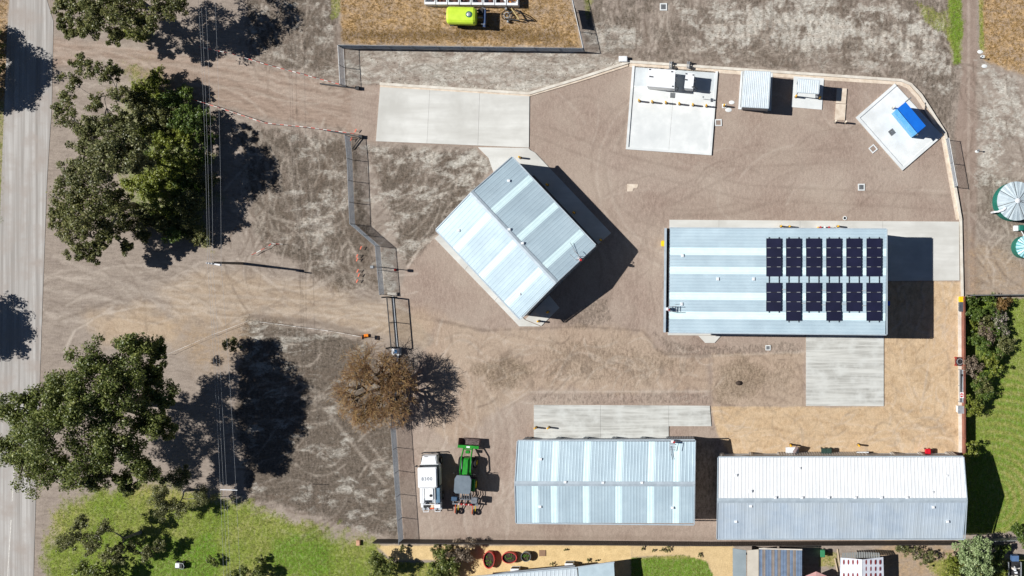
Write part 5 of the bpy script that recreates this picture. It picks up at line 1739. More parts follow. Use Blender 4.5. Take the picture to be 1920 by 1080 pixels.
wheelie('dark grey bin just below the yellow bin', 1801, 570.5, m_bg, m_bg, .56, .72, rz=R(-90))
wheelie('dark grey bin lowest of the three by the red-brown fence', 1801, 579, m_bg, m_bg, .56, .72, rz=R(-90))
wheelie('dark green bin before the white shed, left of two', 1543, 845, m_bgr, m_bgr, .56, .75, rz=R(0))
wheelie('dark green bin before the white shed, right of two', 1553, 845, m_bgr, m_bgr, .56, .75, rz=R(0))
wheelie('bright red bin before the right end of the white shed', 1737, 846, m_br, m_br, .58, .75, rz=R(0))
wheelie('yellow box bin against the left wall of the solar shed', 1247, 457, m_by, m_by, .62, .7, rz=R(90))

q = P(1797, 677)
t = thing('hose_reel_stand', 'hose reel on a red frame against the brown fence', 'hose reel', tuple(q))
for (dx, dy) in ((-.45, -.45), (.45, -.45), (.45, .45), (-.45, .45)):
    MB().bx(q.x + dx - .05, q.x + dx + .05, q.y + dy - .05, q.y + dy + .05, 0, .9).build('leg', m_red, t)
MB().bx(q.x - .5, q.x + .5, q.y - .5, q.y + .5, .4, .5).build('shelf', mat('rust_red', lin(140, 60, 50), rough=.7), t)
for k, rr in enumerate((.42, .33, .24)):
    MB().tube([(q.x + math.cos(a) * rr, q.y + math.sin(a) * rr, .75 + k * .05) for a in np.linspace(0, 2 * math.pi, 19)], .045, 6).build('hose_coil', m_dark if k % 2 == 0 else m_steel, t)
MB().lathe((q.x, q.y, .5), [(.16, 0), (.16, .5), (.1, .5)], 12).build('hub', m_dark, t)
a, b = P(1796, 692), P(1802.5, 753)
t = thing('steel_rack', 'long grey steel rack with a red and white sign by the brown fence', 'rack', ((a.x + b.x) / 2, (a.y + b.y) / 2, 0))
x0, x1, y0, y1 = a.x, b.x, b.y, a.y
MB().bx(x0, x1, y0, y1, .75, .85).build('shelf', m_steel, t)
for sx in (x0, x1 - .06):
    MB().bx(sx, sx + .06, y0, y1, .85, 1.05).build('side_rail', m_steel, t)
for f_ in (0, .5, 1):
    yy = y0 + (y1 - y0 - .08) * f_
    for sx in (x0, x1 - .06):
        MB().bx(sx, sx + .06, yy, yy + .08, 0, .75).build('leg', m_steel, t)
MB().tube([((x0 + x1) / 2 - .05, y0 + 1.2, .92), ((x0 + x1) / 2 + .02, y1 - .5, .92)], .035, 6).build('rod', m_dark, t)
MB().bx((x0 + x1) / 2 - .1, (x0 + x1) / 2 + .12, y1 - .75, y1 - .5, .85, 1.1).build('vice', m_dark, t)
sg_ = P(1799, 739)
sp = MB().bx(x0 - .02, x1 + .02, sg_.y - .34, sg_.y + .34, 1.08, 1.11).build('sign_plate', m_wh, t)
MB().add([(sg_.x - .26, sg_.y + .05, 1.114), (sg_.x + .26, sg_.y + .05, 1.114), (sg_.x, sg_.y + .27, 1.114)], [(0, 1, 2)]).build('sign_mark', m_red, sp)
MB().add([(sg_.x + .26, sg_.y - .05, 1.114), (sg_.x - .26, sg_.y - .05, 1.114), (sg_.x, sg_.y - .27, 1.114)], [(0, 1, 2)]).build('sign_mark', m_red, sp)
q = P(1800, 766)
t = thing('service_cabinet', 'pale grey cabinet at the end of the steel rack', 'cabinet', tuple(q))
MB().cbx(q.x - .48, q.x + .48, q.y - .4, q.y + .4, 0, 1.2, .04).build('body', m_wh, t)
MB().bx(q.x - .52, q.x + .52, q.y - .44, q.y + .44, 1.2, 1.26).build('lid', m_steel, t)
# raised flap and workbench at the white shed door
q = P(1487, 842)
t = thing('steel_trolley', 'dark steel trolley with raised ramp at the white shed wall', 'trolley', tuple(q))
MB().bx(q.x - .9, q.x + .6, q.y - .7, q.y + .3, .5, .6).build('deck', m_wh, t)
for sx, sy in ((-.8, -.6), (.5, -.6), (-.8, .2), (.5, .2)):
    MB().bx(q.x + sx - .05, q.x + sx + .05, q.y + sy - .05, q.y + sy + .05, 0, .5).build('leg', m_dark, t)
MB().add([(q.x - .1, q.y - .2, .6), (q.x + .35, q.y + .5, .6), (q.x + .45, q.y + .4, 1.6), (q.x + .0, q.y - .3, 1.6), (q.x - .06, q.y - .24, .6), (q.x + .39, q.y + .46, .6), (q.x + .49, q.y + .36, 1.6), (q.x + .04, q.y - .34, 1.6)],
         [(0, 1, 2, 3), (7, 6, 5, 4), (3, 2, 6, 7), (0, 3, 7, 4), (1, 5, 6, 2)]).build('ramp', m_bkt, t)
q = P(1616, 851)
t = thing('steel_trolley', 'low white work bench beside the white shed door', 'trolley', tuple(q))
MB().bx(q.x - .7, q.x + .7, q.y - .35, q.y + .35, .6, .68).build('deck', m_wh, t)
for sx, sy in ((-.6, -.28), (.6, -.28), (-.6, .28), (.6, .28)):
    MB().bx(q.x + sx - .04, q.x + sx + .04, q.y + sy - .04, q.y + sy + .04, 0, .6).build('leg', m_dark, t)
q = P(1545, 427)
t = thing('fire_hydrant', 'fire hydrant assembly behind the solar shed', 'hydrant', tuple(q))
MB().tube([q + Vector((-.5, 0, .1)), q + Vector((-.5, 0, .8)), q + Vector((.5, 0, .8)), q + Vector((.5, 0, .1))], .07, 8).build('pipe', m_dark, t)
for dx in (-.5, 0, .5):
    MB().lathe(q + Vector((dx, 0, .85)), [(.14, 0), (.14, .06), (.04, .08)], 10).build('hand_wheel', m_red if dx else m_wh, t)
MB().lathe(q + Vector((-.75, 0, 0)), [(.09, 0), (.09, .9), (.04, .95)], 10).build('riser', m_yel, t)

# ------------------------------------------------------------------ gardens behind the sheet fence
m_bedr = mat('bed_red_steel', lin(206, 70, 66), lin(180, 58, 56), scale=3, rough=.5)
m_bedg = mat('bed_grey_steel', lin(120, 124, 128), lin(98, 102, 106), scale=3, rough=.5)
m_soil = mat('garden_soil', lin(74, 62, 50), lin(48, 40, 32), scale=4, rough=.95, bump=.4, bscale=10)
m_leaf0 = mat('leafy_green', lin(92, 128, 48), lin(62, 96, 32), scale=5, rough=.6)
for x, y, sx, sy, mm, lab in ((919, 1047, .64, .98, m_bedr, 'upright oval red steel garden bed'), (957, 1043, .86, .64, m_bedr, 'sideways oval red steel garden bed with seedlings'), (988, 1041, .56, .56, m_bedg, 'round grey steel garden bed beside the red ones')):
    q = P(x, y)
    t = thing('garden_bed', lab, 'garden bed', tuple(q), 'raised garden beds')
    w_ = MB()
    n = 28
    for (r_, z) in ((1.0, 0), (1.0, .7), (1.04, .74), (.93, .74), (.92, .5)):
        for k in range(n):
            a_ = 2 * math.pi * k / n
            w_.v.append((q.x + math.cos(a_) * sx * r_, q.y + math.sin(a_) * sy * r_, z))
    for i in range(4):
        for k in range(n):
            w_.f.append((i * n + k, i * n + (k + 1) % n, (i + 1) * n + (k + 1) % n, (i + 1) * n + k))
    w_.build('steel_wall', mm, t)
    MB().lathe((q.x, q.y, .45), [(.95, 0), (.9, .06), (.4, .1), (.1, .07)], 24, sx, sy).build('soil', m_soil, t)
    lf = MB()
    for k in range(14):
        a_, rr = random.uniform(0, 6.28), random.uniform(.1, .7)
        u, v = q.x + math.cos(a_) * sx * rr, q.y + math.sin(a_) * sy * rr
        lf.lathe((u, v, .5), [(.06, 0), (.09, .08), (.02, .14)], 5)
    lf.build('seedlings', m_leaf0, t)
q = P(1017, 1037)
tag(MB().bx(q.x - .38, q.x + .38, q.y - .35, q.y + .35, -.05, .06).build('paving_slab', mat('paver', lin(150, 120, 96), rough=.9)), 'square brown paving slab set in the yellow sand', 'paver')

# house whose roof reaches the bottom edge
m_hroof = mat('house_roof_blue', lin(186, 204, 212), lin(172, 190, 198), scale=1, rough=.4, metal=.1, vary=.05)
H5 = thing('brick_house', 'pale blue steel roofed house cut by the bottom edge', 'house', tuple(P(1040, 1110)))
z = 3.2
def hq(pts, nm, m, zs):
    q = [P(x, y, zz) for (x, y), zz in zip(pts, zs)]
    n = len(q)
    MB().add(q + [v - Vector((0, 0, .08)) for v in q], [tuple(range(n - 1, -1, -1)), tuple(range(n, 2 * n))] + [(i, (i + 1) % n, n + (i + 1) % n, n + i) for i in range(n)]).build(nm, m, H5)
m_hr2 = mat('house_roof_pale', lin(206, 216, 220), lin(194, 204, 210), scale=1, rough=.4, metal=.1)
hq([(1084, 1065), (1151, 1055), (1156, 1160), (1090, 1160)], 'roof_plane', m_hroof, (3.0, 3.0, 3.6, 3.6))
hq([(1082, 1066), (1088, 1160), (1050, 1160)], 'roof_plane', m_hr2, (3.0, 3.9, 3.9))
nsh = 14
for i in range(nsh):
    x0, x1 = 870 + (1081 - 870) * i / nsh, 870 + (1081 - 870) * (i + 1) / nsh
    y0, y1 = 1084 - 18 * i / nsh, 1084 - 18 * (i + 1) / nsh
    a, b, c_, d = P(x0, y0, 3.0), P(x1, y1, 3.0), P(x1 - 6, 1160, 3.9), P(x0 - 6, 1160, 3.9)
    sheet(H5, 'roof_sheet', m_hr2, a, d - a, b - a, .03)
MB().obar(P(868, 1083, 2.95), P(1082, 1064, 2.95), .16, .14).build('gutter', m_trim, H5)
MB().obar(P(1083, 1063.5, 2.95), P(1152, 1054, 2.95), .16, .14).build('gutter', m_trim, H5)
hq([(880, 1084), (1078, 1065), (1078, 1060), (950, 1072)], 'verandah_roof', mat('verandah_grey', lin(150, 156, 162), rough=.5), (2.6, 2.6, 2.4, 2.4))
a, b = P(876, 1094, 0), P(1150, 1066, 0)
MB().obar(a + Vector((0, -.5, 1.4)), b + Vector((0, -.5, 1.4)), .2, 2.8).build('wall', mat('house_brick', lin(150, 110, 92), lin(128, 92, 76), scale=4, rough=.8), H5)
a, b = P(1150, 1066, 0), P(1150, 1180, 0)
MB().obar(a + Vector((0, -.5, 1.4)), b + Vector((0, 0, 1.4)), .2, 2.8).build('wall', MATS['house_brick'], H5)
for x, y, lab in ((968, 1066, 'white air conditioner unit left of two by the pale roof'), (1069, 1056, 'white air conditioner unit right of two by the pale roof')):
    q = P(x, y)
    t = thing('air_conditioner', lab, 'air conditioner', tuple(q))
    MB().cbx(q.x - .5, q.x + .5, q.y - .25, q.y + .25, .1, 1.0, .04).build('casing', m_wh, t)
    MB().bx(q.x - .45, q.x + .45, q.y + .25, q.y + .27, .2, .9).build('fan_grille', m_dark, t)
    MB().bx(q.x - .5, q.x + .5, q.y - .3, q.y + .3, 0, .1).build('base', m_con, t)
q = P(949, 1072)
t = thing('satellite_dish', 'round white dish beside the pale verandah roof', 'dish', tuple(q))
MB().tube([q, q + Vector((0, 0, 2.6))], .05, 6).build('mast', m_post, t)
MB().lathe(q + Vector((0, 0, 2.6)), [(.05, 0), (.3, .06), (.42, .16), (.40, .17), (.28, .09), (.05, .04)], 18).build('bowl', m_wh, t)

# garden shed with grey, beige and striped roofs
G = thing('garden_shed', 'low garden shed with grey, beige and striped roof bays at the bottom', 'shed', tuple(P(1440, 1060)))
m_beige = mat('roof_beige', lin(196, 188, 174), lin(184, 176, 162), scale=1, rough=.5)
m_grs = mat('roof_grey_green', lin(160, 172, 176), lin(150, 162, 166), scale=1, rough=.5)
m_str1 = mat('roof_old_blue', lin(128, 146, 170), lin(112, 128, 150), scale=1.5, rough=.45, vary=.1)
m_str2 = mat('roof_old_brown', lin(150, 140, 132), lin(132, 122, 114), scale=1.5, rough=.5, vary=.1)
def slope_panel(pts, hs, nm, m, par):
    q = [P(x, y, hh) for (x, y), hh in zip(pts, hs)]
    n = len(q)
    MB().add(q + [v - Vector((0, 0, .06)) for v in q], [tuple(range(n - 1, -1, -1)), tuple(range(n, 2 * n))] + [(i, (i + 1) % n, n + (i + 1) % n, n + i) for i in range(n)]).build(nm, m, par)
slope_panel([(1374, 1028), (1399, 1032), (1399, 1130), (1374, 1130)], (2.4, 2.2, 2.2, 2.4), 'roof_bay', m_grs, G)
slope_panel([(1401, 1032), (1422.5, 1030), (1422.5, 1130), (1401, 1130)], (2.2, 2.35, 2.35, 2.2), 'roof_bay', m_beige, G)
for i in range(14):
    x0 = 1424 + i * 80 / 14
    a, b, d = P(x0, 1030 + i * .15, 2.5), P(x0 + 80 / 14, 1030.15 + i * .15, 2.5), P(x0, 1130, 2.5)
    sheet(G, 'roof_sheet', (m_str1, m_str2, m_str1, m_str1, m_str2)[i % 5], a, d - a, b - a, .04)
MB().obar(P(1423, 1028.5, 2.5), P(1504, 1030.5, 2.5), .14, .12).build('gutter', m_kerb, G)
for (xa, xb) in ((1376, 1398), (1402, 1500)):
    a, b = P(xa, 1036), P(xb, 1036)
    MB().bx(a.x, b.x, a.y - .1, a.y, 0, 2.15).build('wall', m_wallw, G)
a = P(1500, 1036)
MB().bx(a.x - .1, a.x, a.y - 6, a.y, 0, 2.15).build('wall', m_wallw, G)

# pink round sunshade, green bin, spotted-roof playhouse
q = P(1527, 1090)
t = thing('sun_umbrella', 'dusty pink round sun umbrella at the bottom edge', 'umbrella', tuple(q))
MB().tube([q, q + Vector((0, 0, 2.6))], .04, 8).build('pole', m_dark, t)
m_pink = mat('umbrella_pink', lin(206, 160, 154), lin(190, 144, 140), scale=2, rough=.8, vary=.15)
n = 8
for k in range(n):
    a0, a1 = 2 * math.pi * k / n, 2 * math.pi * (k + 1) / n
    u = lambda a_, rr, z: (q.x + math.cos(a_) * rr, q.y + math.sin(a_) * rr, z)
    MB().add([u(a0, 1.75, 2.15), u(a1, 1.75, 2.15), u(a1, .9, 2.5), u(a0, .9, 2.5), (q.x, q.y, 2.72)], [(0, 1, 2, 3), (3, 2, 4)]).build('canopy_panel', m_pink, t)
wheelie('small green bin between the striped shed and the spotted roof', 1541, 1034, mat('bin_mid_green', lin(60, 140, 96), rough=.5), MATS['bin_mid_green'], .5, .75)
t = thing('spotted_canopy', 'white canopy roof printed with dark red feather shapes', 'canopy', tuple(P(1617, 1060)))
m_can = mat('canopy_white', lin(222, 224, 232), lin(206, 210, 220), scale=1, rough=.7)
m_spot = mat('feather_red', lin(140, 48, 46), rough=.7)
slope_panel([(1576, 1045.5), (1617, 1049), (1617, 1130), (1574, 1130)], (2.2, 2.8, 2.8, 2.2), 'canopy_panel', m_can, t)
slope_panel([(1618, 1049), (1656, 1044.5), (1659, 1130), (1618, 1130)], (2.8, 2.2, 2.2, 2.8), 'canopy_panel', m_can, t)
for side, x0, hs in ((0, 1582, (2.3, 2.75)), (1, 1624, (2.7, 2.3))):
    for row in range(3):
        for k in range(4):
            f_ = (k + .1) / 4
            zz = hs[0] + (hs[1] - hs[0]) * f_ + .02
            small = row == 1
            if side == 0 and row == 1:
                continue
            c_ = P(x0 + k * 8.6, 1054 + row * 12.5, zz)
            l_, w_ = (.28, .07) if small else (.30, .10)
            sl = (.6 / 2.56) * (1 if side == 0 else -1)
            MB().add([(c_.x + w_ * math.cos(a_), c_.y + l_ * math.sin(a_), c_.z + w_ * math.cos(a_) * sl + .012) for a_ in np.linspace(0, 2 * math.pi, 11)[:-1]], [tuple(range(10))]).build('feather_print', m_spot, t)
for x, y in ((1579, 1052), (1653, 1051)):
    v = P(x, y)
    MB().bx(v.x - .05, v.x + .05, v.y - .05, v.y + .05, 0, 2.1).build('post', m_dark, t)
for i in range(16):
    x0 = 1581 + i * 4.4
    a, b = P(x0, 1035 + abs(i - 8) * .2, 2.0), P(x0 + (i - 6) * .15, 1046, 2.3)
    MB().obar(a, b, .2, .04).build('batten', m_frail, t)
q = P(1899, 1060)
t = thing('box_trailer', 'cluttered box trailer at the bottom right corner', 'trailer', tuple(q))
MB().bx(q.x - .75, q.x + .75, q.y - 1.6, q.y + .6, .5, .6).build('floor', m_dark, t)
for sx in (-.75, .71):
    MB().bx(q.x + sx, q.x + sx + .04, q.y - 1.6, q.y + .6, .6, 1.0).build('side', m_steel, t)
MB().bx(q.x - .4, q.x + .4, q.y + .75, q.y + 1.4, .3, 1.1).build('tool_chest', mat('chest_blue', lin(86, 116, 156), rough=.5), t)
for k in range(14):
    u, v = q.x + random.uniform(-.55, .55), q.y + random.uniform(-1.4, .4)
    MB().cbx(u - .16, u + .16, v - .12, v + .12, .6, random.uniform(.75, 1.15), .03).build('load_box', (m_wh, m_dark, m_kerb)[k % 3], t)
for sx in (-.85, .85):
    MB().wheel((q.x + sx, q.y - .5, .32), .32, .18, 12).build('wheel', m_tyre, t)
# timber offcuts in the side yard
for i, (x, y, rr, lab) in enumerate(((1572, 1045, 8, 'upper pale plank beside the spotted canopy'), (1568, 1062, 12, 'lower pale plank beside the spotted canopy'))):
    q = P(x, y)
    o = MB().bx(-.07, .07, -1.0, 1.0, 0, .08).build('timber_plank', mat('pale_timber', lin(206, 186, 158), rough=.8))
    o.location, o.rotation_euler = (q.x, q.y, .02 + .1 * i), (0, 0, R(rr))
    tag(o, lab, 'plank', 'planks by the canopy')

# ------------------------------------------------------------------ vegetation
def leaf_mat(name, c1, c2, c3=None, rough=.45, spec=.45):
    m = bpy.data.materials.new(name)
    m.use_nodes = True
    nt = m.node_tree
    b = nt.nodes['Principled BSDF']
    at = nt.nodes.new('ShaderNodeAttribute')
    at.attribute_name = 'tint'
    sp = nt.nodes.new('ShaderNodeSeparateColor')
    nt.links.new(at.outputs['Color'], sp.inputs[0])
    o = mix(nt, sp.outputs[0], c1, c2)
    if c3:
        o = mix(nt, sp.outputs[1], o, c3)
    nt.links.new(o, b.inputs['Base Color'])
    b.inputs['Roughness'].default_value = rough
    b.inputs['Specular IOR Level'].default_value = spec
    tr = nt.nodes.new('ShaderNodeBsdfTranslucent')
    nt.links.new(o, tr.inputs['Color'])
    ms = nt.nodes.new('ShaderNodeMixShader')
    ms.inputs[0].default_value = 0.25
    nt.links.new(b.outputs[0], ms.inputs[1])
    nt.links.new(tr.outputs[0], ms.inputs[2])
    nt.links.new(ms.outputs[0], nt.nodes['Material Output'].inputs[0])
    return m

ML = {
    'olive': leaf_mat('gum_leaf_olive', lin(124, 126, 72), lin(84, 92, 48), lin(170, 162, 108)),
    'dark': leaf_mat('gum_leaf_dark', lin(120, 130, 62), lin(74, 88, 38), lin(176, 178, 106)),
    'grey': leaf_mat('gum_leaf_grey', lin(130, 132, 82), lin(90, 96, 54), lin(172, 166, 118)),
    'lime': leaf_mat('shrub_leaf_lime', lin(142, 150, 60), lin(102, 116, 40), lin(178, 178, 94)),
    'mid': leaf_mat('shrub_leaf_mid', lin(102, 124, 52), lin(66, 88, 34), lin(144, 158, 80)),
    'silver': leaf_mat('silver_leaf', lin(170, 186, 132), lin(128, 150, 96), lin(196, 206, 156)),
    'brown': leaf_mat('dry_leaf', lin(150, 118, 72), lin(112, 84, 50), lin(176, 150, 96)),
    'pink': leaf_mat('blossom_pink', lin(150, 146, 116), lin(92, 112, 60), lin(230, 200, 214)),
    'taupe': leaf_mat('taupe_twig', lin(150, 132, 112), lin(112, 98, 82), lin(176, 160, 138)),
    'gold': leaf_mat('bare_twig_gold', lin(176, 138, 98), lin(134, 104, 80), lin(204, 172, 118), rough=.7, spec=.2),
    'grass': leaf_mat('grass_blade', lin(152, 162, 78), lin(120, 138, 54), lin(194, 182, 122), rough=.7, spec=.2),
    'straw': leaf_mat('dry_grass_blade', lin(178, 148, 92), lin(140, 112, 68), lin(206, 176, 116), rough=.8, spec=.1),
}
m_bark = mat('gum_bark', lin(150, 140, 128), lin(100, 92, 84), scale=3, rough=.8, stretch=(1, 1, .3))
m_barkd = mat('dark_bark', lin(84, 72, 62), lin(58, 50, 44), scale=3, rough=.85)
m_barkg = mat('grey_twig_bark', lin(150, 146, 140), lin(110, 106, 100), scale=3, rough=.8)

def leaf_cloud(name, cen, rad, cnt, size, m, parent, flat=.75, up=.6, aspect=.5, tint_c=None):
    """cen (n,3) clump centres, rad (n), cnt leaves each: many small kite-shaped leaves"""
    n = len(cen) * cnt
    c = np.repeat(cen, cnt, 0)
    r = np.repeat(rad, cnt)[:, None]
    d = rng.normal(size=(n, 3))
    d /= np.linalg.norm(d, axis=1, keepdims=True) + 1e-9
    q = rng.random((n, 1)) ** .45
    off = d * q * r
    off[:, 2] *= flat
    p = c + off
    nrm = d * .8 + rng.normal(size=(n, 3)) * .7
    nrm[:, 2] += up
    nrm /= np.linalg.norm(nrm, axis=1, keepdims=True) + 1e-9
    t = np.cross(nrm, rng.normal(size=(n, 3)))
    t /= np.linalg.norm(t, axis=1, keepdims=True) + 1e-9
    b = np.cross(nrm, t)
    s = size * (.6 + .8 * rng.random((n, 1)))
    L, W = t * s, b * s * aspect * .5
    dro = np.zeros((n, 3))
    dro[:, 2] = -s[:, 0] * .18
    v = np.stack([p - L * .5 + dro, p + W, p + L * .5 + dro, p - W], 1).reshape(-1, 3)
    v[:, 2] = np.maximum(v[:, 2], .02)
    f = np.arange(n * 4).reshape(-1, 4)
    me = np_mesh(name, v - np.array(wloc(parent)), f)
    tc = np.repeat(rng.random(len(cen)) if tint_c is None else tint_c, cnt)
    tint = np.clip(tc * .6 + rng.random(n) * .5 - .05, 0, 1)
    hi = np.clip((rng.random(n) - .72) * 3, 0, 1)
    colr = np.stack([tint, hi, tint * 0, tint * 0 + 1], -1)
    at = me.attributes.new('tint', 'FLOAT_COLOR', 'POINT')
    at.data.foreach_set('color', np.repeat(colr, 4, 0).astype(np.float32).ravel())
    me.materials.append(m)
    o = bpy.data.objects.new(name, me)
    o.parent = parent
    COL.objects.link(o)
    return o

def bend(a, b, k=.12, n=4):
    L = (b - a).length
    mid = [Vector((random.uniform(-1, 1), random.uniform(-1, 1), random.uniform(-.3, .6))) * L * k for _ in range(2)]
    out = []
    for i in range(n + 1):
        s = i / n
        out.append(a.lerp(b, s) + (mid[0] * (1 - s) + mid[1] * s) * 4 * s * (1 - s) * .5)
    return out

def tree(name, label, cat, base, lobes, leaf='olive', size=.34, dens=1.0, trunk_r=.3, fork=.4, bark=None, group=None, clumps=20, flat=.7, branch=True, sub=(.20, .36), hollow=.2, grow=1.22):
    """lobes: (px, py, height m, radius px) of crown masses; limbs run from the trunk to each"""
    bark = bark or m_bark
    b0 = P(*base)
    t = thing(name, label, cat, (b0.x, b0.y, 0), group)
    L = [(P(x, y, z), r * grow * S * (1 - z / CAMH)) for x, y, z, r in lobes]
    cen, rad = [], []
    cm = sum((c for c, _ in L), Vector()) / len(L)
    top = Vector((b0.x * .6 + cm.x * .4, b0.y * .6 + cm.y * .4, cm.z * fork))
    mb = MB()
    if branch:
        pts = bend(b0, top, .08, 4)
        mb.tube(pts, [trunk_r * (1.25 if i == 0 else 1 - .08 * i) for i in range(5)], 8)
    nodes = [(top, trunk_r * .62)]
    for c, r in sorted(L, key=lambda q_: (q_[0] - top).length):
        if branch:
            st, r_st = min(nodes, key=lambda q_: (q_[0] - c).length + .25 * (q_[0] - top).length)
            pts = bend(st, c, .2, 5)
            r0 = r_st * .8
            rs = [r0 * (1 - .15 * i) for i in range(6)]
            mb.tube(pts, rs, 6)
            nodes += [(pts[i], rs[i]) for i in (2, 3, 4)]
        k = max(4, int(clumps * dens))
        for _ in range(k):
            d = Vector((random.gauss(0, 1), random.gauss(0, 1), random.gauss(.2, .8))).normalized()
            q = c + Vector((d.x * r, d.y * r, d.z * r * flat)) * random.uniform(hollow, .95)
            if q.z < .25:
                q.z = .25
            cr = r * random.uniform(*sub)
            cen.append(tuple(q))
            rad.append(cr)
            if branch and random.random() < .35:
                mb.tube(bend(pts[3], q, .12, 3), [trunk_r * .16, trunk_r * .12, trunk_r * .08, .012], 4)
    if branch:
        mb.build('trunk', bark, t)
    cen, rad = np.array(cen), np.array(rad)
    mr = float(np.mean(rad))
    cnt = min(300, max(18, int(1.7 * mr * mr * 3.14 / (size * size * .25))))
    leaf_cloud('crown', cen, rad, cnt, size, ML[leaf], t, flat=.8)
    return t

# --- the big trees
tree('gum_tree', 'huge dark green spreading tree over the road in the lower left', 'tree', (262, 752),
     [(205, 680, 11, 46), (262, 655, 10, 38), (160, 690, 12, 44), (118, 728, 12, 34), (235, 715, 12, 42), (70, 760, 13, 46), (30, 775, 13, 40), (30, 830, 12, 42), (95, 815, 14.5, 52), (155, 780, 14.5, 48),
      (210, 780, 13, 44), (55, 880, 11, 40), (115, 880, 12, 42), (170, 850, 13, 44), (230, 840, 11.5, 42), (270, 790, 11, 36), (180, 900, 10, 32), (265, 880, 10, 30), (235, 905, 9, 24), (110, 770, 15.5, 36), (300, 740, 10, 30), (285, 700, 9, 26), (300, 800, 9, 26), (190, 745, 14, 40), (130, 740, 14, 40), (65, 830, 13.5, 42), (200, 825, 13, 40), (295, 655, 8, 18)],
     'dark', .26, 1.15, .62, .45, m_barkd)
tree('gum_tree', 'rounded olive gum with long curved trunk shadow beside the road', 'tree', (250, 385),
     [(130, 385, 9.0, 32), (168, 358, 10.0, 34), (118, 420, 6.7, 26), (160, 440, 6.7, 28), (195, 420, 7.2, 26), (182, 388, 10.0, 32), (112, 395, 8.5, 20), (150, 470, 5.7, 22), (190, 455, 5.7, 18), (236, 462, 4.2, 13), (175, 478, 5.2, 15), (225, 365, 8.5, 22), (145, 405, 9.5, 30), (150, 365, 9.5, 28), (205, 440, 6.2, 18), (205, 395, 9.5, 22)],
     'olive', .26, 1.0, .34)
tree('gum_tree', 'dense grey-olive gum between the sparse tree and the rounded gum', 'tree', (285, 300),
     [(140, 310, 10.5, 32), (190, 285, 11.0, 36), (232, 300, 10.5, 34), (165, 262, 10.5, 30), (238, 252, 10.0, 30), (128, 345, 9.5, 24), (205, 328, 10.5, 34), (170, 320, 11.0, 34), (210, 265, 11.0, 30), (250, 272, 9.0, 26), (256, 312, 8.5, 26), (236, 218, 9.0, 22), (180, 235, 10.0, 24)],
     'grey', .26, .95, .36)
tree('gum_tree', 'sparse gum with bare pale limbs above the dense grove', 'tree', (262, 196),
     [(132, 150, 7.0, 22), (168, 125, 7.5, 20), (200, 140, 7.0, 20), (222, 168, 6.0, 20), (122, 185, 7.0, 20), (128, 222, 6.5, 22), (176, 188, 6.5, 18), (158, 240, 6.0, 20), (205, 225, 5.5, 16), (150, 118, 7.0, 16), (215, 130, 6.5, 14), (112, 205, 6.5, 13)],
     'olive', .25, .85, .30, .5, m_barkg)
tree('gum_tree', 'wide gum with crown cut by the top edge above the driveway', 'tree', (262, 6),
     [(145, 18, 8, 30), (195, 38, 8.5, 34), (250, 30, 8.5, 36), (300, 20, 8, 30), (112, 8, 8, 22), (135, 62, 7, 15), (225, -25, 9.5, 42), (300, -30, 9.5, 40), (165, -20, 9, 36), (215, 66, 7, 18), (120, 40, 7, 15), (165, 50, 8, 22), (225, 10, 9, 34), (275, 45, 8, 24), (180, 10, 9, 30), (330, 8, 7, 22)],
     'olive', .26, .95, .38)
tree('gum_tree', 'tree on the left frame edge shading the upper road', 'tree', (-105, 110),
     [(-155, 75, 7.0, 40), (-150, 125, 7.0, 36), (-185, 100, 8.5, 45), (-160, 165, 6.0, 28), (-140, 50, 6.0, 22), (-170, 140, 7.5, 34), (-150, 95, 8.0, 34)], 'dark', .32, 1.3, .32)
tree('roadside_shrub', 'dark roadside shrub cut by the left edge beside the upper road', 'shrub', (-10, 110), [(-14, 60, 1.5, 18), (-10, 95, 1.5, 18), (-12, 130, 1.5, 18), (-14, 165, 1.4, 16)], 'dark', .24, 1.2, .08)
tree('gum_tree', 'tree left of the frame shading the middle of the road', 'tree', (-120, 615),
     [(-182, 590, 7.0, 38), (-172, 625, 7.5, 36), (-212, 610, 8.5, 45), (-182, 610, 6.0, 36), (-167, 600, 6.0, 28), (-192, 640, 7.0, 30), (-177, 655, 5.5, 26)], 'dark', .32, 1.4, .32)
tree('leaning_tree', 'thin leaning grey tree over the grass in the lower left', 'tree', (263, 998),
     [(140, 1000, 5.5, 20), (175, 1010, 5, 18), (150, 978, 5.5, 14), (205, 1035, 4, 16), (225, 1028, 3.5, 12), (170, 1030, 4.5, 14), (250, 1030, 2.5, 14), (125, 1020, 5, 16), (195, 990, 5, 16), (275, 1040, 2.5, 14), (225, 1050, 3, 14), (300, 1025, 2, 12)], 'grey', .2, .85, .2, .6, m_barkg, sub=(.24, .42))
tree('dead_tree', 'smoky grey half bare tree beside the power cables', 'tree', (352, 918),
     [(300, 932, 4, 22), (325, 900, 4.5, 20), (310, 955, 3, 18), (345, 890, 4, 16), (335, 950, 3, 18), (380, 935, 3, 18)], 'grey', .15, .8, .2, .4, m_barkg, sub=(.24, .4))
tree('roadside_shrub', 'leafy dark shrub at the bottom edge below the leaning tree', 'shrub', (175, 1078), [(155, 1072, 2.5, 18), (185, 1076, 3, 20), (205, 1078, 2.5, 16)], 'dark', .24, 1.2, .1)
tree('roadside_shrub', 'low dark shrub at the bottom edge right of the cables', 'shrub', (462, 1082), [(455, 1074, 2, 14), (482, 1078, 2, 14), (440, 1084, 2, 12)], 'dark', .22, 1.2, .1)
tree('roadside_shrub', 'small round dark shrub in the grass near the bottom cables', 'shrub', (488, 1052), [(487, 1051, .8, 9)], 'dark', .18, 1.2, .06)
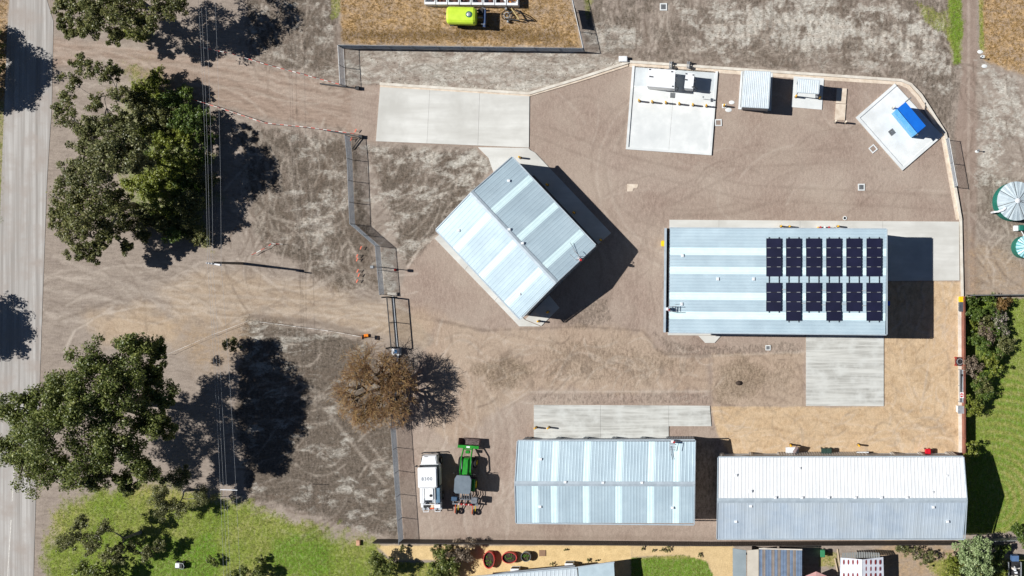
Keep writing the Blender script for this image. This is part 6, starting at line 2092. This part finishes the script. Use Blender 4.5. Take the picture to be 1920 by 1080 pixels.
tree('roadside_shrub', 'small dark shrub left of the cables in the bottom grass', 'shrub', (398, 1050), [(397, 1050, .9, 9), (404, 1056, .7, 6)], 'dark', .18, 1.2, .06)

# --- understory of the grove
us = [('lime', 275, 360, [(265, 352, 1.6, 26), (290, 345, 1.6, 22), (245, 350, 1.6, 16)], 'bright lime shrub in the middle of the grove'),
      ('lime', 345, 258, [(342, 256, 1.8, 16), (350, 268, 1.6, 12)], 'bright lime shrub at the shaded right side of the grove'),
      ('lime', 275, 165, [(268, 160, 1.4, 18), (292, 172, 1.4, 16), (255, 168, 1.2, 12)], 'lime shrub under the sparse gum'),
      ('mid', 320, 190, [(315, 188, 1.6, 20), (338, 196, 1.5, 16)], 'green shrub beside the lower driveway tape'),
      ('lime', 310, 315, [(300, 310, 2.6, 24), (325, 320, 2.2, 20), (290, 330, 2.2, 20)], 'yellow-green shrub right of the dense gum'),
      ('mid', 350, 345, [(345, 345, 1.6, 18), (365, 352, 1.4, 14), (335, 365, 1.4, 16)], 'green shrub under the cables in the grove'),
      ('olive', 300, 405, [(300, 402, 1.2, 18), (325, 408, 1.1, 14), (280, 415, 1.1, 12)], 'olive shrub below the curved trunk shadow'),
      ('mid', 355, 225, [(350, 222, 2.4, 22), (370, 230, 2.2, 18), (330, 226, 2.2, 16)], 'dense green shrub in the upper right of the grove'),
      ('olive', 350, 425, [(345, 425, 1.0, 14), (362, 440, .9, 12)], 'low olive shrub at the lower right of the grove'),
      ('lime', 250, 62, [(240, 62, .8, 12), (262, 66, .8, 12)], 'low lime shrub under the top gum'),
      ('mid', 275, 285, [(270, 282, 1.8, 18), (262, 300, 1.6, 14)], 'green shrub in the heart of the grove'),
      ('lime', 250, 735, [(248, 712, 1.5, 12), (258, 716, 1.4, 10)], 'lime shrub showing through the huge dark tree')]
fillers = [(250, 190, 'olive', 'left of the pink tape'), (262, 215, 'grey', 'under the pale limbs'), (275, 240, 'olive', 'between two lime shrubs'), (240, 235, 'grey', 'in the gap of the grove'), (300, 262, 'lime', 'in the sunny gap'),
           (320, 240, 'olive', 'above the bright lime one'), (360, 320, 'olive', 'beside the cables'), (330, 345, 'lime', 'low beside the yellow-green one'), (285, 375, 'lime', 'at the trunk shadow'), (355, 410, 'olive', 'at the lower cable side'),
           (265, 400, 'olive', 'just below the curved trunk'), (300, 430, 'olive', 'at the lower edge'), (385, 260, 'mid', 'right under the cables'), (390, 340, 'olive', 'right of the cables'), (240, 180, 'grey', 'close to the sparse gum'),
           (375, 440, 'olive', 'lowest under the cables'), (325, 440, 'mid', 'near the lower driveway'), (255, 250, 'lime', 'near the heart'), (345, 175, 'mid', 'nearest the upper driveway'), (300, 150, 'lime', 'topmost'), (240, 400, 'olive', 'at the foot of the curved trunk'), (232, 425, 'olive', 'left of the lower shade'), (262, 440, 'olive', 'at the lower left corner')]
us += [(lf_, x_, y_, [(x_ + random.uniform(-6, 6), y_ + random.uniform(-5, 5), random.uniform(1.2, 2.6), random.uniform(15, 21)), (x_ + random.uniform(-14, 14), y_ + random.uniform(-10, 10), random.uniform(1.0, 2.0), random.uniform(11, 15))],
        {'olive': 'olive', 'grey': 'grey-olive', 'lime': 'lime', 'mid': 'mid green'}[lf_] + ' filler shrub of the grove, ' + w_) for x_, y_, lf_, w_ in fillers]
us += [('lime', 345, 300, [(330, 292, 3.2, 20), (352, 305, 3, 18), (320, 310, 3, 18)], 'tall yellow-green shrub left of the power cables'),
       ('olive', 370, 375, [(360, 372, 2.4, 18), (378, 385, 2.2, 14), (345, 388, 2.2, 16)], 'olive shrub right of the curved trunk shadow'),
       ('mid', 375, 290, [(372, 285, 2.4, 16), (382, 300, 2.2, 14)], 'green shrub directly beneath the power cables'),
       ('lime', 320, 395, [(310, 390, 1.6, 18), (335, 398, 1.5, 16)], 'lime shrub crossed by the curved trunk shadow'),
       ('olive', 300, 215, [(290, 210, 2.6, 20), (310, 220, 2.4, 18)], 'olive shrub between the sparse and dense gums'),
       ('mid', 385, 215, [(378, 210, 1.8, 14), (388, 225, 1.6, 12)], 'green shrub at the grove edge by the tape')]
for lf, x, y, lb, lab in us:
    tree('understory_shrub', lab, 'shrub', (x, y), lb, lf, .24, 1.1, .07, group='understory shrubs of the grove')

# --- bare golden tree: recursive branching, no leaves
def bare_tree(label, base, hgt, rad, seed=3):
    rnd = random.Random(seed)
    b0 = P(*base)
    t = thing('bare_tree', label, 'tree', (b0.x, b0.y, 0))
    wood, tw = MB(), []
    def grow(p, d, L, r, lev):
        q = p + d * L
        side = Vector((rnd.uniform(-1, 1), rnd.uniform(-1, 1), rnd.uniform(-.3, .5))) * L * .12
        pm = p.lerp(q, .5) + side
        if lev <= 3:
            wood.tube([p, pm, q], [r, r * .85, r * .65], 5 if lev < 3 else 4)
        else:
            tw.append((p, pm, q, r))
        if lev >= 6:
            return
        n = (7, 4, 4, 4, 4, 3)[lev]
        for i in range(n):
            a = rnd.uniform(0, 6.283)
            spread = (.95, .75, .7, .7, .75, .8)[lev]
            o = d.orthogonal().normalized()
            o.rotate(Matrix.Rotation(a if lev else i * 6.283 / n + rnd.uniform(-.3, .3), 3, d))
            nd = (d * (1 - spread * .45) + o * spread * rnd.uniform(.6, 1.1) + Vector((0, 0, .18))).normalized()
            st = pm.lerp(q, rnd.uniform(.1, 1.0)) if lev else q
            grow(st, nd, L * rnd.uniform(.62, .86), r * .58, lev + 1)
    grow(b0, Vector((-.05, 0, 1)), hgt * .22, .2, 0)
    wood.build('trunk', m_barkd, t)
    tw_b = MB()
    vs_, fs, tn = [], [], []
    c0 = np.array(wloc(t))
    for p, pm, q, r in tw:
        r = min(max(r * .7, .008), .016)
        tint = rnd.random()
        for a, b in ((p, pm), (pm, q)):
            d = (b - a).normalized()
            x = d.cross(Vector((0, 0, 1)))
            x = (x.normalized() if x.length > .01 else Vector((1, 0, 0))) * r
            y = x.cross(d).normalized() * r
            k = len(vs_)
            vs_ += [a + x, a - x * .5 + y, a - x * .5 - y, b + x * .7, b - x * .35 + y * .7, b - x * .35 - y * .7]
            fs += [(k, k + 1, k + 4, k + 3), (k + 1, k + 2, k + 5, k + 4), (k + 2, k, k + 3, k + 5)]
            tn += [tint] * 6
    me = np_mesh('twigs', np.array([tuple(v) for v in vs_]) - c0, np.array(fs))
    tn = np.array(tn)
    at = me.attributes.new('tint', 'FLOAT_COLOR', 'POINT')
    at.data.foreach_set('color', np.stack([tn, (tn * 7) % 1 > .7, tn * 0, tn * 0 + 1], -1).astype(np.float32).ravel())
    me.materials.append(ML['gold'])
    o = bpy.data.objects.new('crown', me)
    o.parent = t
    COL.objects.link(o)
    return t, len(tw), max(q.z for _, _, q, _ in tw), max((Vector((q.x, q.y, 0)) - b0).length for _, _, q, _ in tw)
_t, _n, _z, _r = bare_tree('bare golden-twigged tree beside the sliding gate', (735, 722), 7.0, 5.0)
print('BARE', _n, _z, _r)
k_ = 6.3 / _r
_t.scale = (k_, k_, 7.0 / _z)

# --- shrubs of the gardens
def shrub(label, x, y, r, z, leaf, size=.2, dens=1.0, group='garden shrubs', n=3, name='garden_shrub'):
    r *= 1.45
    z *= 1.15
    lb = [(x + random.uniform(-.35, .35) * r, y + random.uniform(-.35, .35) * r, z * random.uniform(.6, 1.0), r * random.uniform(.6, .8)) for _ in range(n)]
    tree(name, label, 'shrub', (x, y), lb, leaf, size, dens, .06, .4, m_barkd, group, clumps=9)
for a in ((1824, 566, 11, 1.2, 'mid', 'green shrub at the top left corner of the right garden'), (1853, 562, 11, 1.0, 'mid', 'round green shrub touching the top garden fence'), (1878, 570, 13, 1.0, 'brown', 'russet shrub near the top garden fence'),
          (1838, 590, 12, 1.6, 'mid', 'olive green shrub right of the bins'), (1840, 605, 13, 1.2, 'olive', 'dense olive shrub below the upper garden shrubs'), (1823, 608, 8, .8, 'lime', 'spiky lime plant in the fence shade'),
          (1868, 603, 13, 1.1, 'pink', 'pink flowering shrub, upper one'), (1880, 622, 12, 1.0, 'pink', 'pink flowering shrub, lower one on the lawn edge'), (1882, 592, 8, 1.0, 'pink', 'small pink shrub highest of the flowering ones'),
          (1846, 628, 15, 1.3, 'taupe', 'brownish purple shrub below the pink flowers'), (1850, 650, 18, 1.4, 'mid', 'wide grey-green shrub in the middle of the right garden'), (1882, 650, 16, 1.0, 'grey', 'feathery grey-green shrub spreading onto the lawn'),
          (1860, 682, 15, 1.5, 'lime', 'bright glossy shrub casting shade on the lawn'), (1829, 688, 17, 1.6, 'taupe', 'brown dry shrub against the red-brown fence'), (1843, 722, 15, 1.3, 'olive', 'olive shrub below the brown dry shrub'),
          (1824, 764, 14, 2.0, 'lime', 'round bright green shrub by the fence beside the cabinet'), (1822, 843, 13, 1.6, 'lime', 'lone round green shrub at the corner of the shed shadow')):
    shrub(a[5], a[0], a[1], a[2], a[3], a[4])
for a in ((1822, 585, 11, 1.4, 'mid', 'dark green shrub squeezed against the fence below the bins'), (1862, 580, 11, 1.2, 'mid', 'green shrub between the russet and the top ones'), (1826, 640, 12, 1.4, 'mid', 'dark shrub in the fence shade left of the purple one'),
          (1866, 668, 13, 1.3, 'mid', 'green shrub above the glossy bright one'), (1868, 630, 12, 1.1, 'mid', 'dark green shrub behind the lower pink flowers'), (1828, 720, 12, 1.4, 'mid', 'dark shrub by the fence near the sign'), (1850, 742, 13, 1.2, 'mid', 'dark green shrub lowest on the lawn side'),
          (1856, 705, 13, 1.3, 'mid', 'green shrub right of the brown dry shrub')):
    shrub(a[5], a[0], a[1], a[2], a[3], a[4])
shrub('round dark green bush on the lawn left of the house', 718, 1060, 20, 2.2, 'dark', .24, 1.2, n=5)
shrub('broad dark green bush against the house corner', 830, 1066, 24, 1.6, 'dark', .24, 1.1, n=5)
shrub('bare twiggy dark shrub behind the sheet fence', 868, 1035, 20, 1.2, 'taupe', .16, .7, n=5)
for x, y, r, lab in ((756, 1028, 7, 'leftmost small olive plant on the sand by the fence'), (812, 1030, 11, 'middle olive plant on the sand by the fence'), (838, 1030, 9, 'right olive plant on the sand by the fence')):
    shrub(lab, x, y, r, .7, 'olive', .16, 1.1, n=2, name='garden_plant')
for i, (x, y, r) in enumerate(((1105, 1052, 4), (1118, 1051, 3), (1060, 1030, 3), (1204, 1028, 4), (1242, 1030, 5), (1250, 1032, 6), (1225, 1030, 3), (1035, 1058, 4), (1310, 1040, 5))):
    shrub('small weed tuft in the yellow sand of the gardens', x, y, r, .25, 'olive', .12, .8, 'weeds in the sand', n=1, name='weed_tuft')
tree('silver_tree', 'silvery pale green tree at the corner of the long white shed', 'tree', (1822, 1048),
     [(1812, 1030, 3.2, 20), (1835, 1025, 3.4, 20), (1820, 1055, 3.4, 22), (1845, 1050, 3.2, 18), (1850, 1072, 2.6, 16), (1825, 1078, 2.8, 18)], 'silver', .26, 1.2, .16, .4)
tree('garden_tree', 'dark green tree at the bottom right edge beside the shade', 'tree', (1908, 1000), [(1912, 1000, 2.4, 16), (1928, 1010, 2.4, 16), (1905, 990, 2, 10)], 'mid', .24, 1.2, .12)
tree('garden_shrub', 'lime shrub left of the silvery tree', 'shrub', (1785, 1060), [(1785, 1052, 1.2, 14), (1795, 1068, 1.2, 14), (1780, 1075, 1, 12)], 'lime', .2, 1.0, .06, group='garden shrubs')
tree('garden_shrub', 'straggly grey-green shrub against the back of the white shed', 'shrub', (1720, 1034), [(1700, 1032, 1, 10), (1722, 1036, 1.1, 12), (1745, 1040, 1, 10), (1685, 1030, .8, 8), (1735, 1052, .8, 10)], 'grey', .18, .8, .05, group='garden shrubs')
tree('garden_shrub', 'green shrub in the dark corner behind the silvery tree', 'shrub', (1872, 1040), [(1872, 1036, 1.2, 14), (1868, 1062, 1.4, 14), (1885, 1030, 1, 10)], 'mid', .2, 1.0, .06, group='garden shrubs')
tree('garden_shrub', 'lime shrub at the bottom edge below the silvery tree', 'shrub', (1875, 1082), [(1862, 1080, 1, 12), (1880, 1076, 1, 10)], 'lime', .2, 1.0, .06, group='garden shrubs')
tree('roadside_shrub', 'small leafy shrub where the huge tree meets the dry grass', 'shrub', (437, 652), [(435, 648, 1.4, 14)], 'olive', .2, 1.0, .06)

# --- grass blades, dry tufts and clods: uncountable
def scatter(name, label, maskarr, n, size, m, hgt, cat='grass', spread=1, blades=5, seed=5):
    r2 = np.random.default_rng(seed)
    ok = np.where(inside & (maskarr > .3))
    w = maskarr[ok]
    pick = r2.choice(len(w), n, p=w / w.sum())
    x = GX[ok][pick] + (r2.random(n) - .5) * .22
    y = GY[ok][pick] + (r2.random(n) - .5) * .22
    z = GZ[ok][pick]
    N = n * blades
    X, Y, Z = np.repeat(x, blades), np.repeat(y, blades), np.repeat(z, blades)
    X = X + r2.normal(size=N) * size * .35
    Y = Y + r2.normal(size=N) * size * .35
    a = r2.random(N) * 6.283
    ln = size * (.5 + r2.random(N))
    hh = hgt * (.4 + r2.random(N))
    wd = size * .12
    ux, uy = np.cos(a), np.sin(a)
    v = np.stack([np.stack([X - uy * wd, Y + ux * wd, Z - .01], -1), np.stack([X + uy * wd, Y - ux * wd, Z - .01], -1), np.stack([X + ux * ln, Y + uy * ln, Z + hh], -1)], 1).reshape(-1, 3)
    me = np_mesh(name, v, np.arange(N * 3).reshape(-1, 3))
    tc = np.repeat(r2.random(n), blades)
    col_ = np.stack([np.clip(tc * .7 + r2.random(N) * .3, 0, 1), np.clip((r2.random(N) - .7) * 3, 0, 1), tc * 0, tc * 0 + 1], -1)
    at = me.attributes.new('tint', 'FLOAT_COLOR', 'POINT')
    at.data.foreach_set('color', np.repeat(col_, 3, 0).astype(np.float32).ravel())
    me.materials.append(m)
    o = bpy.data.objects.new(name, me)
    COL.objects.link(o)
    struct(o, 'stuff')
    o['label'], o['category'] = label, cat
    return o
scatter('grass', 'rough green grass of the verge and gardens', np.clip(grass, 0, 1), 34000, .13, ML['grass'], .09)
strip_w = stroke([(640, 66), (800, 66), (960, 62), (1060, 72)], 10, 8, 14)
scatter('dry_grass', 'dry straw coloured grass of the paddocks', np.clip(ochre * (.33 + .12 * n4) + strip_w * ochre * .7 * n4, 0, 1), 7000, .16, ML['straw'], .13, seed=8)

def clods(name, label, maskarr, n, s0, s1, m, seed):
    """loose lumps of earth: squashed five-sided lumps"""
    r2 = np.random.default_rng(seed)
    ok = np.where(inside & (maskarr > .15))
    w = maskarr[ok]
    pick = r2.choice(len(w), n, p=w / w.sum())
    x = GX[ok][pick] + (r2.random(n) - .5) * .2
    y = GY[ok][pick] + (r2.random(n) - .5) * .2
    z = GZ[ok][pick]
    s = s0 + (s1 - s0) * r2.random(n) ** 3
    V = []
    a0 = r2.random(n) * 6.28
    for k in range(4):
        rr = s * (.7 + .6 * r2.random(n))
        V.append(np.stack([x + np.cos(a0 + k * 1.571) * rr, y + np.sin(a0 + k * 1.571) * rr, z - .02], -1))
    V.append(np.stack([x + s * .2 * r2.normal(size=n), y + s * .2 * r2.normal(size=n), z + s * (.5 + .5 * r2.random(n))], -1))
    v = np.stack(V, 1).reshape(-1, 3)
    b = (np.arange(n) * 5)[:, None]
    f = np.concatenate([b + np.array([[0, 1, 4]]), b + np.array([[1, 2, 4]]), b + np.array([[2, 3, 4]]), b + np.array([[3, 0, 4]])], 0)
    me = np_mesh(name, v, f)
    me.materials.append(m)
    o = bpy.data.objects.new(name, me)
    COL.objects.link(o)
    struct(o, 'stuff')
    o['label'], o['category'] = label, 'soil'
m_clod = mat('clod_soil', lin(130, 118, 105), lin(100, 89, 78), scale=2.0, rough=.95)
clods('soil_clods', 'loose grey clods on the rough graded ground', np.clip(sand * .7 + dark * .8 + rows, 0, 1) * (1 - yard), 14000, .03, .10, m_clod, 3)

q = P(341, 1058)
t = thing('ride_mower', 'small white and dark mower standing in the lush grass at the bottom', 'mower', tuple(q))
MB().cbx(q.x - .5, q.x + .1, q.y - .3, q.y + .3, .25, .65, .08).build('bonnet', m_wh, t)
MB().cbx(q.x + .05, q.x + .45, q.y - .28, q.y + .28, .3, .75, .06).build('seat', m_dark, t)
MB().tube([q + Vector((.1, -.3, .7)), q + Vector((.6, -.35, .95)), q + Vector((.75, 0, 1.0)), q + Vector((.6, .35, .95)), q + Vector((.1, .3, .7))], .03, 6).build('handle', m_steel, t)
for sx, sy in ((-.4, -.36), (-.4, .36), (.4, -.38), (.4, .38)):
    tw = MB()
    for v in MB().wheel((0, 0, .2), .2, .14, 12).v:
        tw.v.append((q.x + sx + v[1], q.y + sy + v[0], v[2]))
    tw.f = MB().wheel((0, 0, .2), .2, .14, 12).f
    tw.build('wheel', m_tyre, t)
